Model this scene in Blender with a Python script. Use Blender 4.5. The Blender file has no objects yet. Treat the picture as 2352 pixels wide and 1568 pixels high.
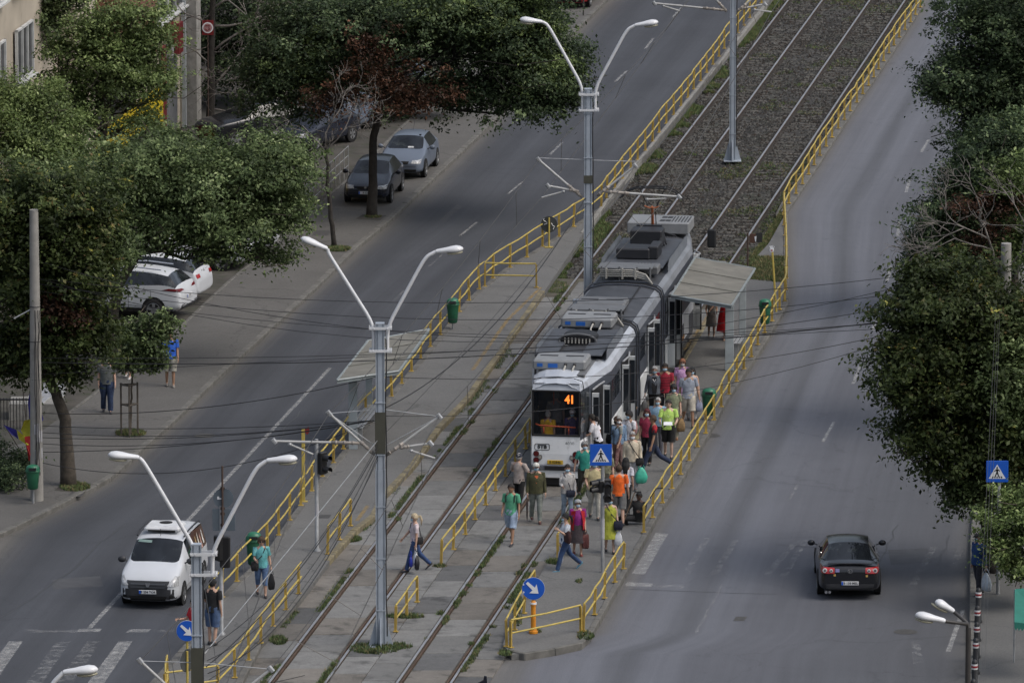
import bpy, bmesh, math, random
import numpy as np
from mathutils import Vector, Matrix, Quaternion
from mathutils.bvhtree import BVHTree
from mathutils.geometry import tessellate_polygon
random.seed(7); rng = np.random.default_rng(11)
R = math.radians; PI = math.pi
sc = bpy.context.scene
COL = sc.collection
# ------------------------------------------------------------------ layout: image pixels (x,y) cast through the fitted camera -> metres
FP = 19000.0; TH = R(10.68); HC = 48.6
CT, ST = math.cos(TH), math.sin(TH)
def _ray(x, y):
    u = (x - 1176) / FP; v = (784 - y) / FP
    return Vector((u, CT + v * ST, -ST + v * CT))
def G(x, y, z=0.0):
    d = _ray(x, y); t = (z - HC) / d.z
    return Vector((d.x * t, d.y * t, z))
def P(x, y, Y):
    d = _ray(x, y); t = Y / d.y
    return Vector((d.x * t, Y, HC + d.z * t))
def pl(pts, y):
    """x of a polyline given as (x,y) points, at row y (linear, extended at both ends)"""
    p = sorted(pts, key=lambda q: q[1])
    if y <= p[0][1]: a, b = p[0], p[1]
    elif y >= p[-1][1]: a, b = p[-2], p[-1]
    else:
        for a, b in zip(p, p[1:]):
            if a[1] <= y <= b[1]: break
    return a[0] + (b[0] - a[0]) * (y - a[1]) / (b[1] - a[1])
AZ = math.atan(2764 * CT / FP)                    # heading of the tracks
TD = Vector((math.sin(AZ), math.cos(AZ), 0)); TN = Vector((TD.y, -TD.x, 0))
# ------------------------------------------------------------------ materials
MATS = {}
def lin(c):
    return tuple(((v / 255) / 12.92 if v / 255 <= .04045 else ((v / 255 + .055) / 1.055) ** 2.4) for v in c)
def M(name, col=(.5, .5, .5), rough=.6, metal=0., var=.12, scale=4., bump=0., spec=.5, emit=None, alpha=1., coat=0., trans=0., dirt_or_sheen=None):
    if name in MATS: return MATS[name]
    m = bpy.data.materials.new(name); m.use_nodes = True; nt = m.node_tree; N = nt.nodes; L = nt.links
    b = N['Principled BSDF']; b.inputs['Roughness'].default_value = rough; b.inputs['Metallic'].default_value = metal
    b.inputs['Specular IOR Level'].default_value = spec
    tc = N.new('ShaderNodeTexCoord')
    nz = N.new('ShaderNodeTexNoise'); nz.inputs['Scale'].default_value = scale; nz.inputs['Detail'].default_value = 6
    L.new(tc.outputs['Object'], nz.inputs['Vector'])
    cr = N.new('ShaderNodeValToRGB'); e = cr.color_ramp.elements
    lo = tuple(max(0, c * (1 - var)) for c in col) + (1,); hi = tuple(min(1, c * (1 + var)) for c in col) + (1,)
    e[0].position = .32; e[0].color = lo; e[1].position = .68; e[1].color = hi
    L.new(nz.outputs['Fac'], cr.inputs['Fac'])
    out = cr.outputs['Color']
    if dirt_or_sheen:
        n2 = N.new('ShaderNodeTexNoise'); n2.inputs['Scale'].default_value = dirt_or_sheen[1]; n2.inputs['Detail'].default_value = 9; n2.inputs['Roughness'].default_value = .7
        L.new(tc.outputs['Object'], n2.inputs['Vector'])
        r2 = N.new('ShaderNodeValToRGB'); r2.color_ramp.elements[0].position = dirt_or_sheen[2]; r2.color_ramp.elements[1].position = min(1, dirt_or_sheen[2] + .18)
        L.new(n2.outputs['Fac'], r2.inputs['Fac'])
        mx = N.new('ShaderNodeMix'); mx.data_type = 'RGBA'; mx.inputs[7].default_value = dirt_or_sheen[0] + (1,)
        L.new(r2.outputs['Color'], mx.inputs[0]); L.new(out, mx.inputs[6]); out = mx.outputs[2]
    L.new(out, b.inputs['Base Color'])
    if bump:
        bp = N.new('ShaderNodeBump'); bp.inputs['Strength'].default_value = bump; bp.inputs['Distance'].default_value = .02
        n3 = N.new('ShaderNodeTexNoise'); n3.inputs['Scale'].default_value = scale * 4; n3.inputs['Detail'].default_value = 4
        L.new(tc.outputs['Object'], n3.inputs['Vector']); L.new(n3.outputs['Fac'], bp.inputs['Height']); L.new(bp.outputs['Normal'], b.inputs['Normal'])
    if emit: b.inputs['Emission Color'].default_value = emit[0] + (1,); b.inputs['Emission Strength'].default_value = emit[1]
    if alpha < 1: b.inputs['Alpha'].default_value = alpha
    if coat: b.inputs['Coat Weight'].default_value = coat; b.inputs['Coat Roughness'].default_value = .06
    MATS[name] = m; return m
def C8(name, rgb, **k):
    """material from an 8-bit colour as it should read under the overcast sky"""
    return M(name, tuple(min(.9, c * 1.0) for c in lin(rgb)), **k)
# ------------------------------------------------------------------ mesh builder
class MB:
    def __init__(s): s.v = []; s.f = []; s.m = []; s.cur = 0
    def add(s, vs, fs, mi=None):
        o = len(s.v); s.v += [tuple(p) for p in vs]
        s.f += [tuple(i + o for i in f) for f in fs]; s.m += [s.cur if mi is None else mi] * len(fs); return s
    def box(s, c, d, rz=0., mi=None, rot=None):
        hx, hy, hz = d[0] / 2, d[1] / 2, d[2] / 2; c = Vector(c)
        Q = rot if rot is not None else Matrix.Rotation(rz, 3, 'Z')
        vs = [c + Q @ Vector((x * hx, y * hy, z * hz)) for z in (-1, 1) for x, y in ((-1, -1), (1, -1), (1, 1), (-1, 1))]
        return s.add(vs, [(3, 2, 1, 0), (4, 5, 6, 7), (0, 1, 5, 4), (1, 2, 6, 5), (2, 3, 7, 6), (3, 0, 4, 7)], mi)
    def bbox(s, c, d, bv=.02, rz=0., mi=None, rot=None):
        """box with chamfered vertical edges and top/bottom rims"""
        hx, hy, hz = d[0] / 2, d[1] / 2, d[2] / 2; c = Vector(c); Q = rot if rot is not None else Matrix.Rotation(rz, 3, 'Z')
        b = min(bv, hx * .9, hy * .9, hz * .9)
        def ring(k, z): 
            x, y = hx - k, hy - k; q = b if k == 0 else b * .4
            return [(x, -y + q, z), (x, y - q, z), (x - q, y, z), (-x + q, y, z), (-x, y - q, z), (-x, -y + q, z), (-x + q, -y, z), (x - q, -y, z)]
        rs = [ring(b, -hz), ring(0, -hz + b), ring(0, hz - b), ring(b, hz)]
        vs = [c + Q @ Vector(p) for r in rs for p in r]
        fs = [tuple(reversed(range(8))), tuple(range(24, 32))]
        for k in range(3):
            for i in range(8): j = (i + 1) % 8; fs.append((k * 8 + i, k * 8 + j, k * 8 + 8 + j, k * 8 + 8 + i))
        return s.add(vs, fs, mi)
    def loft(s, rings, cap=(1, 1), mi=None, close=True):
        n = len(rings[0]); vs = [p for r in rings for p in r]; fs = []
        for k in range(len(rings) - 1):
            for i in range(n if close else n - 1):
                j = (i + 1) % n; fs.append((k * n + i, k * n + j, (k + 1) * n + j, (k + 1) * n + i))
        if cap[0]: fs.append(tuple(reversed(range(n))))
        if cap[1]: fs.append(tuple(range((len(rings) - 1) * n, len(rings) * n)))
        return s.add(vs, fs, mi)
    def tube(s, pts, r, n=8, cap=(1, 1), mi=None, flat=1.):
        pts = [Vector(p) for p in pts]; rr = r if isinstance(r, (list, tuple)) else [r] * len(pts)
        rings = []; up = None
        for i, p in enumerate(pts):
            a = pts[max(0, i - 1)]; b = pts[min(len(pts) - 1, i + 1)]; t = (b - a)
            if t.length < 1e-9: t = Vector((0, 0, 1))
            t.normalize()
            if up is None: up = Vector((1, 0, 0)) if abs(t.x) < .8 else Vector((0, 1, 0))
            x = (up - t * up.dot(t)).normalized(); up = x; y = t.cross(x)
            rings.append([p + x * math.cos(2 * PI * k / n) * rr[i] + y * math.sin(2 * PI * k / n) * rr[i] * flat for k in range(n)])
        return s.loft(rings, cap, mi)
    def ell(s, c, r, n=12, k=8, mi=None, rot=None, cut=None):
        c = Vector(c); vs = []; fs = []; Q = rot or Matrix.Identity(3)
        a0 = -PI / 2 if cut is None else cut
        for i in range(k + 1):
            a = a0 + (PI / 2 - a0) * i / k
            for j in range(n):
                t = 2 * PI * j / n; vs.append(c + Q @ Vector((math.cos(a) * math.cos(t) * r[0], math.cos(a) * math.sin(t) * r[1], math.sin(a) * r[2])))
        for i in range(k):
            for j in range(n): q = (j + 1) % n; fs.append((i * n + j, i * n + q, (i + 1) * n + q, (i + 1) * n + j))
        return s.add(vs, fs, mi)
    def poly(s, pts, z0=None, z1=None, mi=None):
        """flat polygon (xy, one z) or prism from z0 to z1"""
        p = [Vector((q[0], q[1], 0)) for q in pts]
        area = sum(a.x * b.y - b.x * a.y for a, b in zip(p, p[1:] + p[:1]))
        if area < 0: p.reverse()
        tri = tessellate_polygon([p]); n = len(p)
        fix = []
        for t in tri:
            a, b, c = (p[i] for i in t)
            fix.append(t if (b - a).cross(c - a).z > 0 else tuple(reversed(t)))
        s.add([(q.x, q.y, z1) for q in p], fix, mi)
        if z0 is not None:
            s.add([(q.x, q.y, z0) for q in p] + [(q.x, q.y, z1) for q in p], [(i, (i + 1) % n, n + (i + 1) % n, n + i) for i in range(n)], mi)
        return s
    def quadp(s, a, b, c, d, mi=None): return s.add([a, b, c, d], [(0, 1, 2, 3)], mi)
    def build(s, name, mats, parent=None, smooth=False, angle=None, uv=None):
        me = bpy.data.meshes.new(name); me.from_pydata(s.v, [], s.f)
        if not isinstance(mats, (list, tuple)): mats = [mats]
        for m in mats: me.materials.append(m)
        if len(mats) > 1: me.polygons.foreach_set('material_index', s.m)
        if smooth: me.polygons.foreach_set('use_smooth', [True] * len(me.polygons))
        me.update()
        if smooth and angle:
            me.set_sharp_from_angle(angle=R(angle))
        o = bpy.data.objects.new(name, me); COL.objects.link(o)
        if parent: o.parent = parent
        return o
def tag(o, label=None, cat=None, group=None, kind=None):
    if label: o['label'] = label
    if cat: o['category'] = cat
    if group: o['group'] = group
    if kind: o['kind'] = kind
    return o
def thing(name, label, cat, loc=(0, 0, 0), rz=0., group=None):
    o = bpy.data.objects.new(name, None); COL.objects.link(o); o.location = loc; o.rotation_euler = (0, 0, rz); o.empty_display_size = .2
    return tag(o, label, cat, group)
def struct(o): o['kind'] = 'structure'; return o
def text(s, size, mat, parent, mtx, name='lettering', depth=.004, bold=0., sx=1.):
    cu = bpy.data.curves.new(name, 'FONT'); cu.body = s; cu.size = size; cu.align_x = 'CENTER'; cu.align_y = 'CENTER'; cu.extrude = depth; cu.offset = bold; cu.resolution_u = 3
    ob = bpy.data.objects.new(name, cu); COL.objects.link(ob)
    dg = bpy.context.evaluated_depsgraph_get(); me = bpy.data.meshes.new_from_object(ob.evaluated_get(dg))
    bpy.data.objects.remove(ob); bpy.data.curves.remove(cu)
    me.transform(Matrix.Diagonal((sx, 1, 1, 1))); me.materials.clear(); me.materials.append(mat)
    o = bpy.data.objects.new(name, me); COL.objects.link(o)
    if parent: o.parent = parent
    o.matrix_local = mtx; return o
def front_mtx(x, y, z, yaw=0.):
    """text/sign plane facing -Y (towards the viewer of the front)"""
    return Matrix.Translation((x, y, z)) @ Matrix.Rotation(yaw, 4, 'Z') @ Matrix.Rotation(PI / 2, 4, 'X')
def resample(pts, step, closed=False):
    pts = [Vector(p) for p in pts]; out = [pts[0].copy()]; acc = 0.
    for a, b in zip(pts, pts[1:]):
        l = (b - a).length; d = step - acc
        while d < l: out.append(a + (b - a) * (d / l)); d += step
        acc = (acc + l) % step
    return out
def plength(pts): return sum((Vector(b) - Vector(a)).length for a, b in zip(pts, pts[1:]))
# palette
WHITE = M('white_lamp_paint', (.66, .67, .69), rough=.35, var=.04)
POLEG = M('grey_blue_pole_paint', (.33, .37, .42), rough=.5, var=.1, scale=3, dirt_or_sheen=((.2, .2, .19), 2.5, .6))
GALV = M('galvanised_tube', (.36, .37, .38), rough=.45, metal=.3, var=.2)
BLACKM = M('black_metal', (.014, .015, .017), rough=.5)
RUBBER = M('cable_rubber', (.02, .02, .022), rough=.7)
YEL = M('yellow_rail_paint', (.47, .36, .085), rough=.45, var=.18, scale=3, dirt_or_sheen=((.22, .13, .05), 5., .6))
YELP = M('yellow_post_paint', (.4, .275, .06), rough=.5, var=.25, scale=3, dirt_or_sheen=((.13, .075, .04), 4., .57))
CONC = M('concrete', (.22, .215, .2), rough=.9, var=.2, scale=6, bump=.4)
KERB = M('kerb_stone', (.12, .116, .106), rough=.9, var=.25, scale=3, bump=.5, dirt_or_sheen=((.07, .068, .06), 2., .6))
GREENB = M('green_bin_plastic', (.015, .1, .05), rough=.45, var=.15, scale=6)
BLUES = M('sign_blue', (.012, .1, .52), rough=.35, var=.05)
SIGNW = M('sign_white', (.75, .76, .78), rough=.35, var=.04)
SIGNB = M('sign_black', (.01, .01, .012), rough=.5)
# ================================================================== GROUND
KL = [(-900, 1420), (-420, 1300), (-160, 1250), (5, 1223), (60, 1197), (113, 1171), (195, 1128), (256, 1095), (346, 1013), (399, 966), (502, 864), (602, 772), (725, 660), (822, 565), (897, 504), (999, 406), (1124, 287), (1279, 113), (1393, 0), (1800, -440)]
KLr = [q for q in KL if q[1] <= 1223] + [(-160, 1420), (-500, 1750)]
EL = [(200, 1740), (343, 1568), (430, 1471), (480, 1400), (538, 1336), (602, 1280), (666, 1187), (692, 1153), (746, 1084), (781, 1041), (904, 892), (956, 833), (1002, 778), (1025, 747), (1068, 693), (1094, 668), (1160, 616), (1238, 568), (1307, 524), (1378, 476), (1414, 430), (1430, 398), (1485, 341), (1644, 142), (1743, 14), (2060, -400)]
IL = [(455, 1740), (500, 1680), (602, 1474), (702, 1361), (758, 1285), (817, 1218), (863, 1182), (886, 1135), (955, 1064), (1012, 982), (1081, 910), (1178, 772), (1253, 665), (1342, 534), (1388, 473), (1410, 444), (1521, 307), (1678, 114), (1763, 8), (2080, -400)]
ER = [(1353.6, 1461), (1438, 1313), (1479, 1240), (1522, 1161), (1563, 1106), (1645, 963), (1673, 912), (1755, 790), (1811, 693), (1812, 657), (1809, 484), (1865, 401), (1967, 243), (2049, 123), (2128, 0), (2390, -400)]
KR = [(2224, 1750), (2226, 1568), (2228, 1244), (2245, 1050), (2290, 800), (2340, 600), (2420, 300), (2560, 0), (2790, -400)]
RA = lambda y: 1812 - .761 * y
RB = lambda y: 1890 - .7285 * y
RC = lambda y: 1999 - .6926 * y
RD = lambda y: 2080 - .6652 * y
def nodes_asphalt(name, bands, base, patch=.1, warm=(.12, .108, .09)):
    m = bpy.data.materials.new(name); m.use_nodes = True; nt = m.node_tree; N = nt.nodes; L = nt.links
    b = N['Principled BSDF']; b.inputs['Roughness'].default_value = .82; b.inputs['Specular IOR Level'].default_value = .35
    uv = N.new('ShaderNodeUVMap'); uv.uv_map = 'across'
    sep = N.new('ShaderNodeSeparateXYZ'); L.new(uv.outputs['UV'], sep.inputs[0])
    # wobble the lane wear so the bands do not run ruler-straight
    wz = N.new('ShaderNodeTexNoise'); wz.inputs['Scale'].default_value = .05; wz.inputs['Detail'].default_value = 3
    geo = N.new('ShaderNodeNewGeometry'); L.new(geo.outputs['Position'], wz.inputs['Vector'])
    wm = N.new('ShaderNodeMath'); wm.operation = 'MULTIPLY_ADD'; wm.inputs[1].default_value = .04; wm.inputs[2].default_value = -.02; L.new(wz.outputs['Fac'], wm.inputs[0])
    ad = N.new('ShaderNodeMath'); ad.operation = 'ADD'; L.new(sep.outputs['X'], ad.inputs[0]); L.new(wm.outputs[0], ad.inputs[1])
    cr = N.new('ShaderNodeValToRGB'); cr.color_ramp.interpolation = 'EASE'; el = cr.color_ramp.elements
    el[0].position = bands[0][0]; el[0].color = bands[0][1] + (1,); el[1].position = bands[-1][0]; el[1].color = bands[-1][1] + (1,)
    for p, c in bands[1:-1]: q = el.new(p); q.color = c + (1,)
    L.new(ad.outputs[0], cr.inputs['Fac']); out = cr.outputs['Color']
    def mul(fac_sock, lo, hi, p0=.3, p1=.7):
        nonlocal out
        r = N.new('ShaderNodeMapRange'); r.inputs['From Min'].default_value = p0; r.inputs['From Max'].default_value = p1; r.inputs['To Min'].default_value = lo; r.inputs['To Max'].default_value = hi
        L.new(fac_sock, r.inputs['Value'])
        mx = N.new('ShaderNodeVectorMath'); mx.operation = 'SCALE'; L.new(out, mx.inputs[0]); L.new(r.outputs['Result'], mx.inputs['Scale']); out = mx.outputs['Vector']
    def noise(scale, detail=6, rough=.6, vec=None):
        n = N.new('ShaderNodeTexNoise'); n.inputs['Scale'].default_value = scale; n.inputs['Detail'].default_value = detail; n.inputs['Roughness'].default_value = rough
        L.new(vec or geo.outputs['Position'], n.inputs['Vector']); return n.outputs['Fac']
    mul(noise(.22), 1 - patch, 1 + patch); mul(noise(1.6), .97, 1.03); mul(noise(26., 3, .8), .76, 1.24); 
    # long rolling streaks (fine across, stretched along the road)
    cb = N.new('ShaderNodeCombineXYZ'); s1 = N.new('ShaderNodeMath'); s1.operation = 'MULTIPLY'; s1.inputs[1].default_value = 60; L.new(ad.outputs[0], s1.inputs[0])
    s2 = N.new('ShaderNodeMath'); s2.operation = 'MULTIPLY'; s2.inputs[1].default_value = .12; L.new(sep.outputs['Y'], s2.inputs[0])
    L.new(s1.outputs[0], cb.inputs[0]); L.new(s2.outputs[0], cb.inputs[1]); mul(noise(.55, 5, .6, cb.outputs[0]), .9, 1.1)
    # stains
    st = noise(.9, 9, .75); r = N.new('ShaderNodeMapRange'); r.inputs['From Min'].default_value = .3; r.inputs['From Max'].default_value = .38; r.inputs['To Min'].default_value = .72; r.inputs['To Max'].default_value = 1
    L.new(st, r.inputs['Value']); mx = N.new('ShaderNodeVectorMath'); mx.operation = 'SCALE'; L.new(out, mx.inputs[0]); L.new(r.outputs['Result'], mx.inputs['Scale']); out = mx.outputs['Vector']
    # cracks: edges of warped cells, only where a mask lets them show
    wv = N.new('ShaderNodeTexNoise'); wv.inputs['Scale'].default_value = .8; wv.inputs['Detail'].default_value = 4; L.new(geo.outputs['Position'], wv.inputs['Vector'])
    av = N.new('ShaderNodeVectorMath'); av.operation = 'MULTIPLY_ADD'; av.inputs[1].default_value = (1.6, 1.6, 0); L.new(wv.outputs['Color'], av.inputs[0]); L.new(geo.outputs['Position'], av.inputs[2])
    vo = N.new('ShaderNodeTexVoronoi'); vo.feature = 'DISTANCE_TO_EDGE'; vo.inputs['Scale'].default_value = .17; L.new(av.outputs[0], vo.inputs['Vector'])
    cm = N.new('ShaderNodeMapRange'); cm.inputs['From Min'].default_value = .0; cm.inputs['From Max'].default_value = .005; cm.inputs['To Min'].default_value = .84; cm.inputs['To Max'].default_value = 1
    L.new(vo.outputs['Distance'], cm.inputs['Value']); mx = N.new('ShaderNodeVectorMath'); mx.operation = 'SCALE'; L.new(out, mx.inputs[0]); L.new(cm.outputs['Result'], mx.inputs['Scale']); out = mx.outputs['Vector']
    L.new(out, b.inputs['Base Color'])
    bp = N.new('ShaderNodeBump'); bp.inputs['Strength'].default_value = .5; bp.inputs['Distance'].default_value = .01; L.new(noise(40., 3), bp.inputs['Height']); L.new(bp.outputs['Normal'], b.inputs['Normal'])
    return m
def strip(name, eL, eR, z, mat, rows=None, n=10, over=(0, 0), ylim=(-400, 1740), zfun=None):
    """a sheet between two edges given in image pixels, with its own across/along coordinates"""
    rows = rows or np.linspace(ylim[1], ylim[0], 90)
    mb = MB(); uvs = []; prev = None; along = 0
    for y in rows:
        a = G(eL(y), y, z); b = G(eR(y), y, z); a = a + Vector((over[0], 0, 0)); b = b + Vector((over[1], 0, 0)); mid = (a + b) / 2
        if prev is not None: along += (mid - prev).length
        prev = mid
        for k in range(n + 1):
            mb.v.append(tuple(a + (b - a) * k / n)); uvs.append((k / n, along))
    w = n + 1
    for i in range(len(rows) - 1):
        for k in range(n): mb.f.append((i * w + k, i * w + k + 1, (i + 1) * w + k + 1, (i + 1) * w + k)); mb.m.append(0)
    o = mb.build(name, mat); me = o.data; ul = me.uv_layers.new(name='across')
    li = np.zeros(len(me.loops), dtype=np.int32); me.loops.foreach_get('vertex_index', li)
    ul.data.foreach_set('uv', np.array(uvs, dtype=np.float32)[li].ravel()); return struct(o)
e = lambda L: (lambda y: pl(L, y))
bg = (.075, .078, .088)
A_L = nodes_asphalt('asphalt_left', [(0, (0.132, 0.122, 0.107)), (.06, (0.109, 0.103, 0.0947)), (.13, (0.0688, 0.0692, 0.0728)), (.17, (0.0551, 0.0578, 0.0652)), (.24, (0.0496, 0.0529, 0.0608)), (.36, (0.0619, 0.0659, 0.076)), (.47, (0.0526, 0.0559, 0.0645)), (.56, (0.0619, 0.0659, 0.076)), (.68, (0.0517, 0.055, 0.0635)), (.8, (0.0658, 0.0698, 0.0801)), (.92, (0.0546, 0.0579, 0.0665)), (1, (0.0763, 0.0768, 0.0794))], bg)
A_R = nodes_asphalt('asphalt_right', [(0, (0.137, 0.13, 0.12)), (.05, (0.119, 0.116, 0.114)), (.11, (0.121, 0.125, 0.141)), (.2, (0.128, 0.134, 0.153)), (.27, (0.0917, 0.0958, 0.108)), (.33, (0.123, 0.129, 0.148)), (.43, (0.102, 0.106, 0.121)), (.55, (0.0975, 0.101, 0.115)), (.7, (0.0882, 0.0917, 0.103)), (.88, (0.0802, 0.0825, 0.0908)), (1, (0.0979, 0.0955, 0.0916))], bg, patch=.05)
gm = MB().poly([(-2500, -400), (2500, -400), (2500, 3500), (-2500, 3500)], None, -.35)
struct(gm.build('ground', M('bare_ground', (.1, .09, .075), rough=.95, var=.3, scale=.05)))
strip('road', e(KLr), e(EL), 0, A_L, over=(-.3, .4), ylim=(-420, 1740))
strip('road', e(ER[1:] + [(1300, 1560), (1165, 1740)][:0] + [(1353.6, 1461), (1180, 1500), (1100, 1640), (1020, 1760)]), e(KR), 0, A_R, over=(-.4, .4), n=14)
# pavements -------------------------------------------------------------
PAVE = M('pavement_asphalt', (.118, .113, .104), rough=.9, var=.14, scale=.6, bump=.3, dirt_or_sheen=((.085, .082, .075), .9, .6))
def crackmat(name, col, patchcol):
    m = M(name, col, rough=.9, var=.1, scale=.5, bump=.3, dirt_or_sheen=(patchcol, 1.3, .58)); nt = m.node_tree; N = nt.nodes; L = nt.links; b = N['Principled BSDF']
    src = b.inputs['Base Color'].links[0].from_socket
    geo = N.new('ShaderNodeNewGeometry'); wv = N.new('ShaderNodeTexNoise'); wv.inputs['Scale'].default_value = 1.1; wv.inputs['Detail'].default_value = 5; L.new(geo.outputs['Position'], wv.inputs['Vector'])
    av = N.new('ShaderNodeVectorMath'); av.operation = 'MULTIPLY_ADD'; av.inputs[1].default_value = (1.2, 1.2, 0); L.new(wv.outputs['Color'], av.inputs[0]); L.new(geo.outputs['Position'], av.inputs[2])
    vo = N.new('ShaderNodeTexVoronoi'); vo.feature = 'DISTANCE_TO_EDGE'; vo.inputs['Scale'].default_value = .22; L.new(av.outputs[0], vo.inputs['Vector'])
    cm = N.new('ShaderNodeMapRange'); cm.inputs['From Max'].default_value = .008; cm.inputs['To Min'].default_value = .66; L.new(vo.outputs['Distance'], cm.inputs['Value'])
    fine = N.new('ShaderNodeTexNoise'); fine.inputs['Scale'].default_value = 22; fine.inputs['Detail'].default_value = 3; L.new(geo.outputs['Position'], fine.inputs['Vector'])
    fr = N.new('ShaderNodeMapRange'); fr.inputs['From Min'].default_value = .3; fr.inputs['From Max'].default_value = .7; fr.inputs['To Min'].default_value = .82; fr.inputs['To Max'].default_value = 1.18; L.new(fine.outputs['Fac'], fr.inputs['Value'])
    mm = N.new('ShaderNodeMath'); mm.operation = 'MULTIPLY'; L.new(cm.outputs[0], mm.inputs[0]); L.new(fr.outputs[0], mm.inputs[1])
    mx = N.new('ShaderNodeVectorMath'); mx.operation = 'SCALE'; L.new(src, mx.inputs[0]); L.new(mm.outputs[0], mx.inputs['Scale']); L.new(mx.outputs[0], b.inputs['Base Color']); return m
PLAT = crackmat('platform_asphalt', (.128, .127, .123), (.09, .088, .084))
PAVEL = crackmat('pavement_left', (.1, .096, .09), (.074, .071, .066))
DIRT = M('yard_dirt', (.06, .055, .048), rough=.95, var=.35, scale=.9, bump=.5, dirt_or_sheen=((.035, .042, .022), 1.5, .5))
PL_ = [(-900, 1180), (-200, 1090), (60, 1015), (150, 950), (394, 765), (514, 652), (625, 560), (674, 517), (807, 401), (940, 270), (1100, 110), (1240, -60), (1560, -400)]
def polyg(name, V, z0, z1, mat): return struct(MB().poly([G(x, y, z1) for x, y in V], z0, z1).build(name, mat))
kk = [q for q in KL]
polyg('pavement', kk + list(reversed(sorted(PL_, key=lambda q: -q[1]))) , -.3, .12, PAVEL)
polyg('parking_ground', sorted(PL_, key=lambda q: -q[1]) + [(900, -400), (-900, -400)], -.3, .1, DIRT)
def kerb(name, V, z, w, h, mat, side=1, seg=1.):
    """a row of kerb stones with joints, following a line given in image pixels"""
    pts = resample([G(x, y, z) for x, y in V], seg); mb = MB()
    for a, b in zip(pts, pts[1:]):
        d = (b - a); l = d.length; d.normalize(); nrm = Vector((d.y, -d.x, 0)) * side
        j = random.uniform(-.012, .012)
        c = (a + b) / 2 + nrm * w / 2
        mb.bbox((c.x, c.y, z - h / 2 + j), (l - .015, w, h), .02, rz=math.atan2(d.y, d.x))
    return struct(mb.build(name, mat))
kerb('kerb', [q for q in KL if q[1] > -300], .135, .2, .4, KERB, side=-1)
kerb('kerb', list(reversed([q for q in KR])), .14, .18, .4, KERB, side=-1)
kerb('pavement_edging', [q for q in PL_ if -200 < q[1] < 960], .15, .1, .3, KERB)
struct(MB().poly([G(x, y, .125) for x, y in KR] + [G(3600, -400, .125), G(3600, 1750, .125)], -.3, .125).build('pavement', crackmat('pavement_right', (.105, .104, .1), (.08, .08, .076))))
# central platforms ------------------------------------------------------
ys = lambda V, a, b: [q for q in V if a <= q[1] <= b]
ELs = sorted(EL, key=lambda q: -q[1]); ILs = sorted(IL, key=lambda q: -q[1])
polyg('platform', [q for q in ELs] + list(reversed(ILs)), -.3, .17, PLAT)
kerb('platform_kerb', [q for q in ELs if q[1] > -350], .185, .2, .4, KERB)
YK = M('kerb_worn_yellow', (.2, .17, .1), rough=.9, var=.3, scale=3, bump=.5, dirt_or_sheen=((.1, .09, .07), 2.2, .45))
kerb('platform_kerb', [q for q in ILs if 640 < q[1] < 1300], .19, .18, .5, YK, side=-1)
kerb('platform_kerb', [q for q in ILs if 1290 < q[1]], .19, .2, .5, KERB, side=-1)
kerb('track_edge_kerb', [q for q in ILs if -380 < q[1] < 655], .2, .14, .6, CONC, side=-1)
IR = [(1155, 1480), (1172, 1425), (1225, 1345), (1262, 1285), (1300, 1240), (1345, 1175), (1400, 1085), (1460, 1000), (1545, 860), (1640, 700), (1700, 628)]
polyg('platform', IR + [(1735, 592), (1765, 560), (1808, 484)] + [q for q in reversed(ER) if 484 < q[1]] + [(1335, 1478), (1200, 1500), (1175, 1502)], -.3, .16, PLAT)
kerb('platform_kerb', [(1160, 1492), (1180, 1504), (1230, 1497), (1330, 1480), (1353.6, 1463)] + [q for q in ER if q[1] <= 1450 and q[1] > 470], .19, .16, .45, KERB, side=-1)
kerb('platform_kerb', [(1155, 1480), (1172, 1425), (1225, 1345)], .17, .12, .4, KERB, side=1)
kerb('platform_kerb', [q for q in IR if q[1] < 1090], .19, .14, .5, YK, side=1)
kerb('track_edge_kerb', [q for q in ER if q[1] <= 484 and q[1] > -380], .12, .25, .45, KERB, side=-1)
# ballast, grass strip ---------------------------------------------------
def ballast_mat():
    m = bpy.data.materials.new('ballast_stones'); m.use_nodes = True; nt = m.node_tree; N = nt.nodes; L = nt.links; b = N['Principled BSDF']; b.inputs['Roughness'].default_value = .95
    geo = N.new('ShaderNodeNewGeometry'); vo = N.new('ShaderNodeTexVoronoi'); vo.inputs['Scale'].default_value = 9; L.new(geo.outputs['Position'], vo.inputs['Vector'])
    cr = N.new('ShaderNodeValToRGB'); el = cr.color_ramp.elements; el[0].color = (.014, .013, .012, 1); el[1].color = (.085, .082, .075, 1); q = el.new(.5); q.color = (.032, .03, .027, 1)
    sep = N.new('ShaderNodeSeparateColor'); L.new(vo.outputs['Color'], sep.inputs[0]); L.new(sep.outputs[0], cr.inputs['Fac'])
    nz = N.new('ShaderNodeTexNoise'); nz.inputs['Scale'].default_value = .5; nz.inputs['Detail'].default_value = 8; L.new(geo.outputs['Position'], nz.inputs['Vector'])
    mr = N.new('ShaderNodeMapRange'); mr.inputs['From Min'].default_value = .5; mr.inputs['From Max'].default_value = .7; mr.inputs['To Max'].default_value = .7; L.new(nz.outputs['Fac'], mr.inputs['Value'])
    mx = N.new('ShaderNodeMix'); mx.data_type = 'RGBA'; mx.inputs[7].default_value = (.03, .036, .018, 1); L.new(mr.outputs[0], mx.inputs[0]); L.new(cr.outputs[0], mx.inputs[6]); L.new(mx.outputs[2], b.inputs['Base Color'])
    bp = N.new('ShaderNodeBump'); bp.inputs['Strength'].default_value = 1; bp.inputs['Distance'].default_value = .05; L.new(vo.outputs['Distance'], bp.inputs['Height']); bp.invert = True; L.new(bp.outputs['Normal'], b.inputs['Normal']); return m
BAL = ballast_mat()
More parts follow.
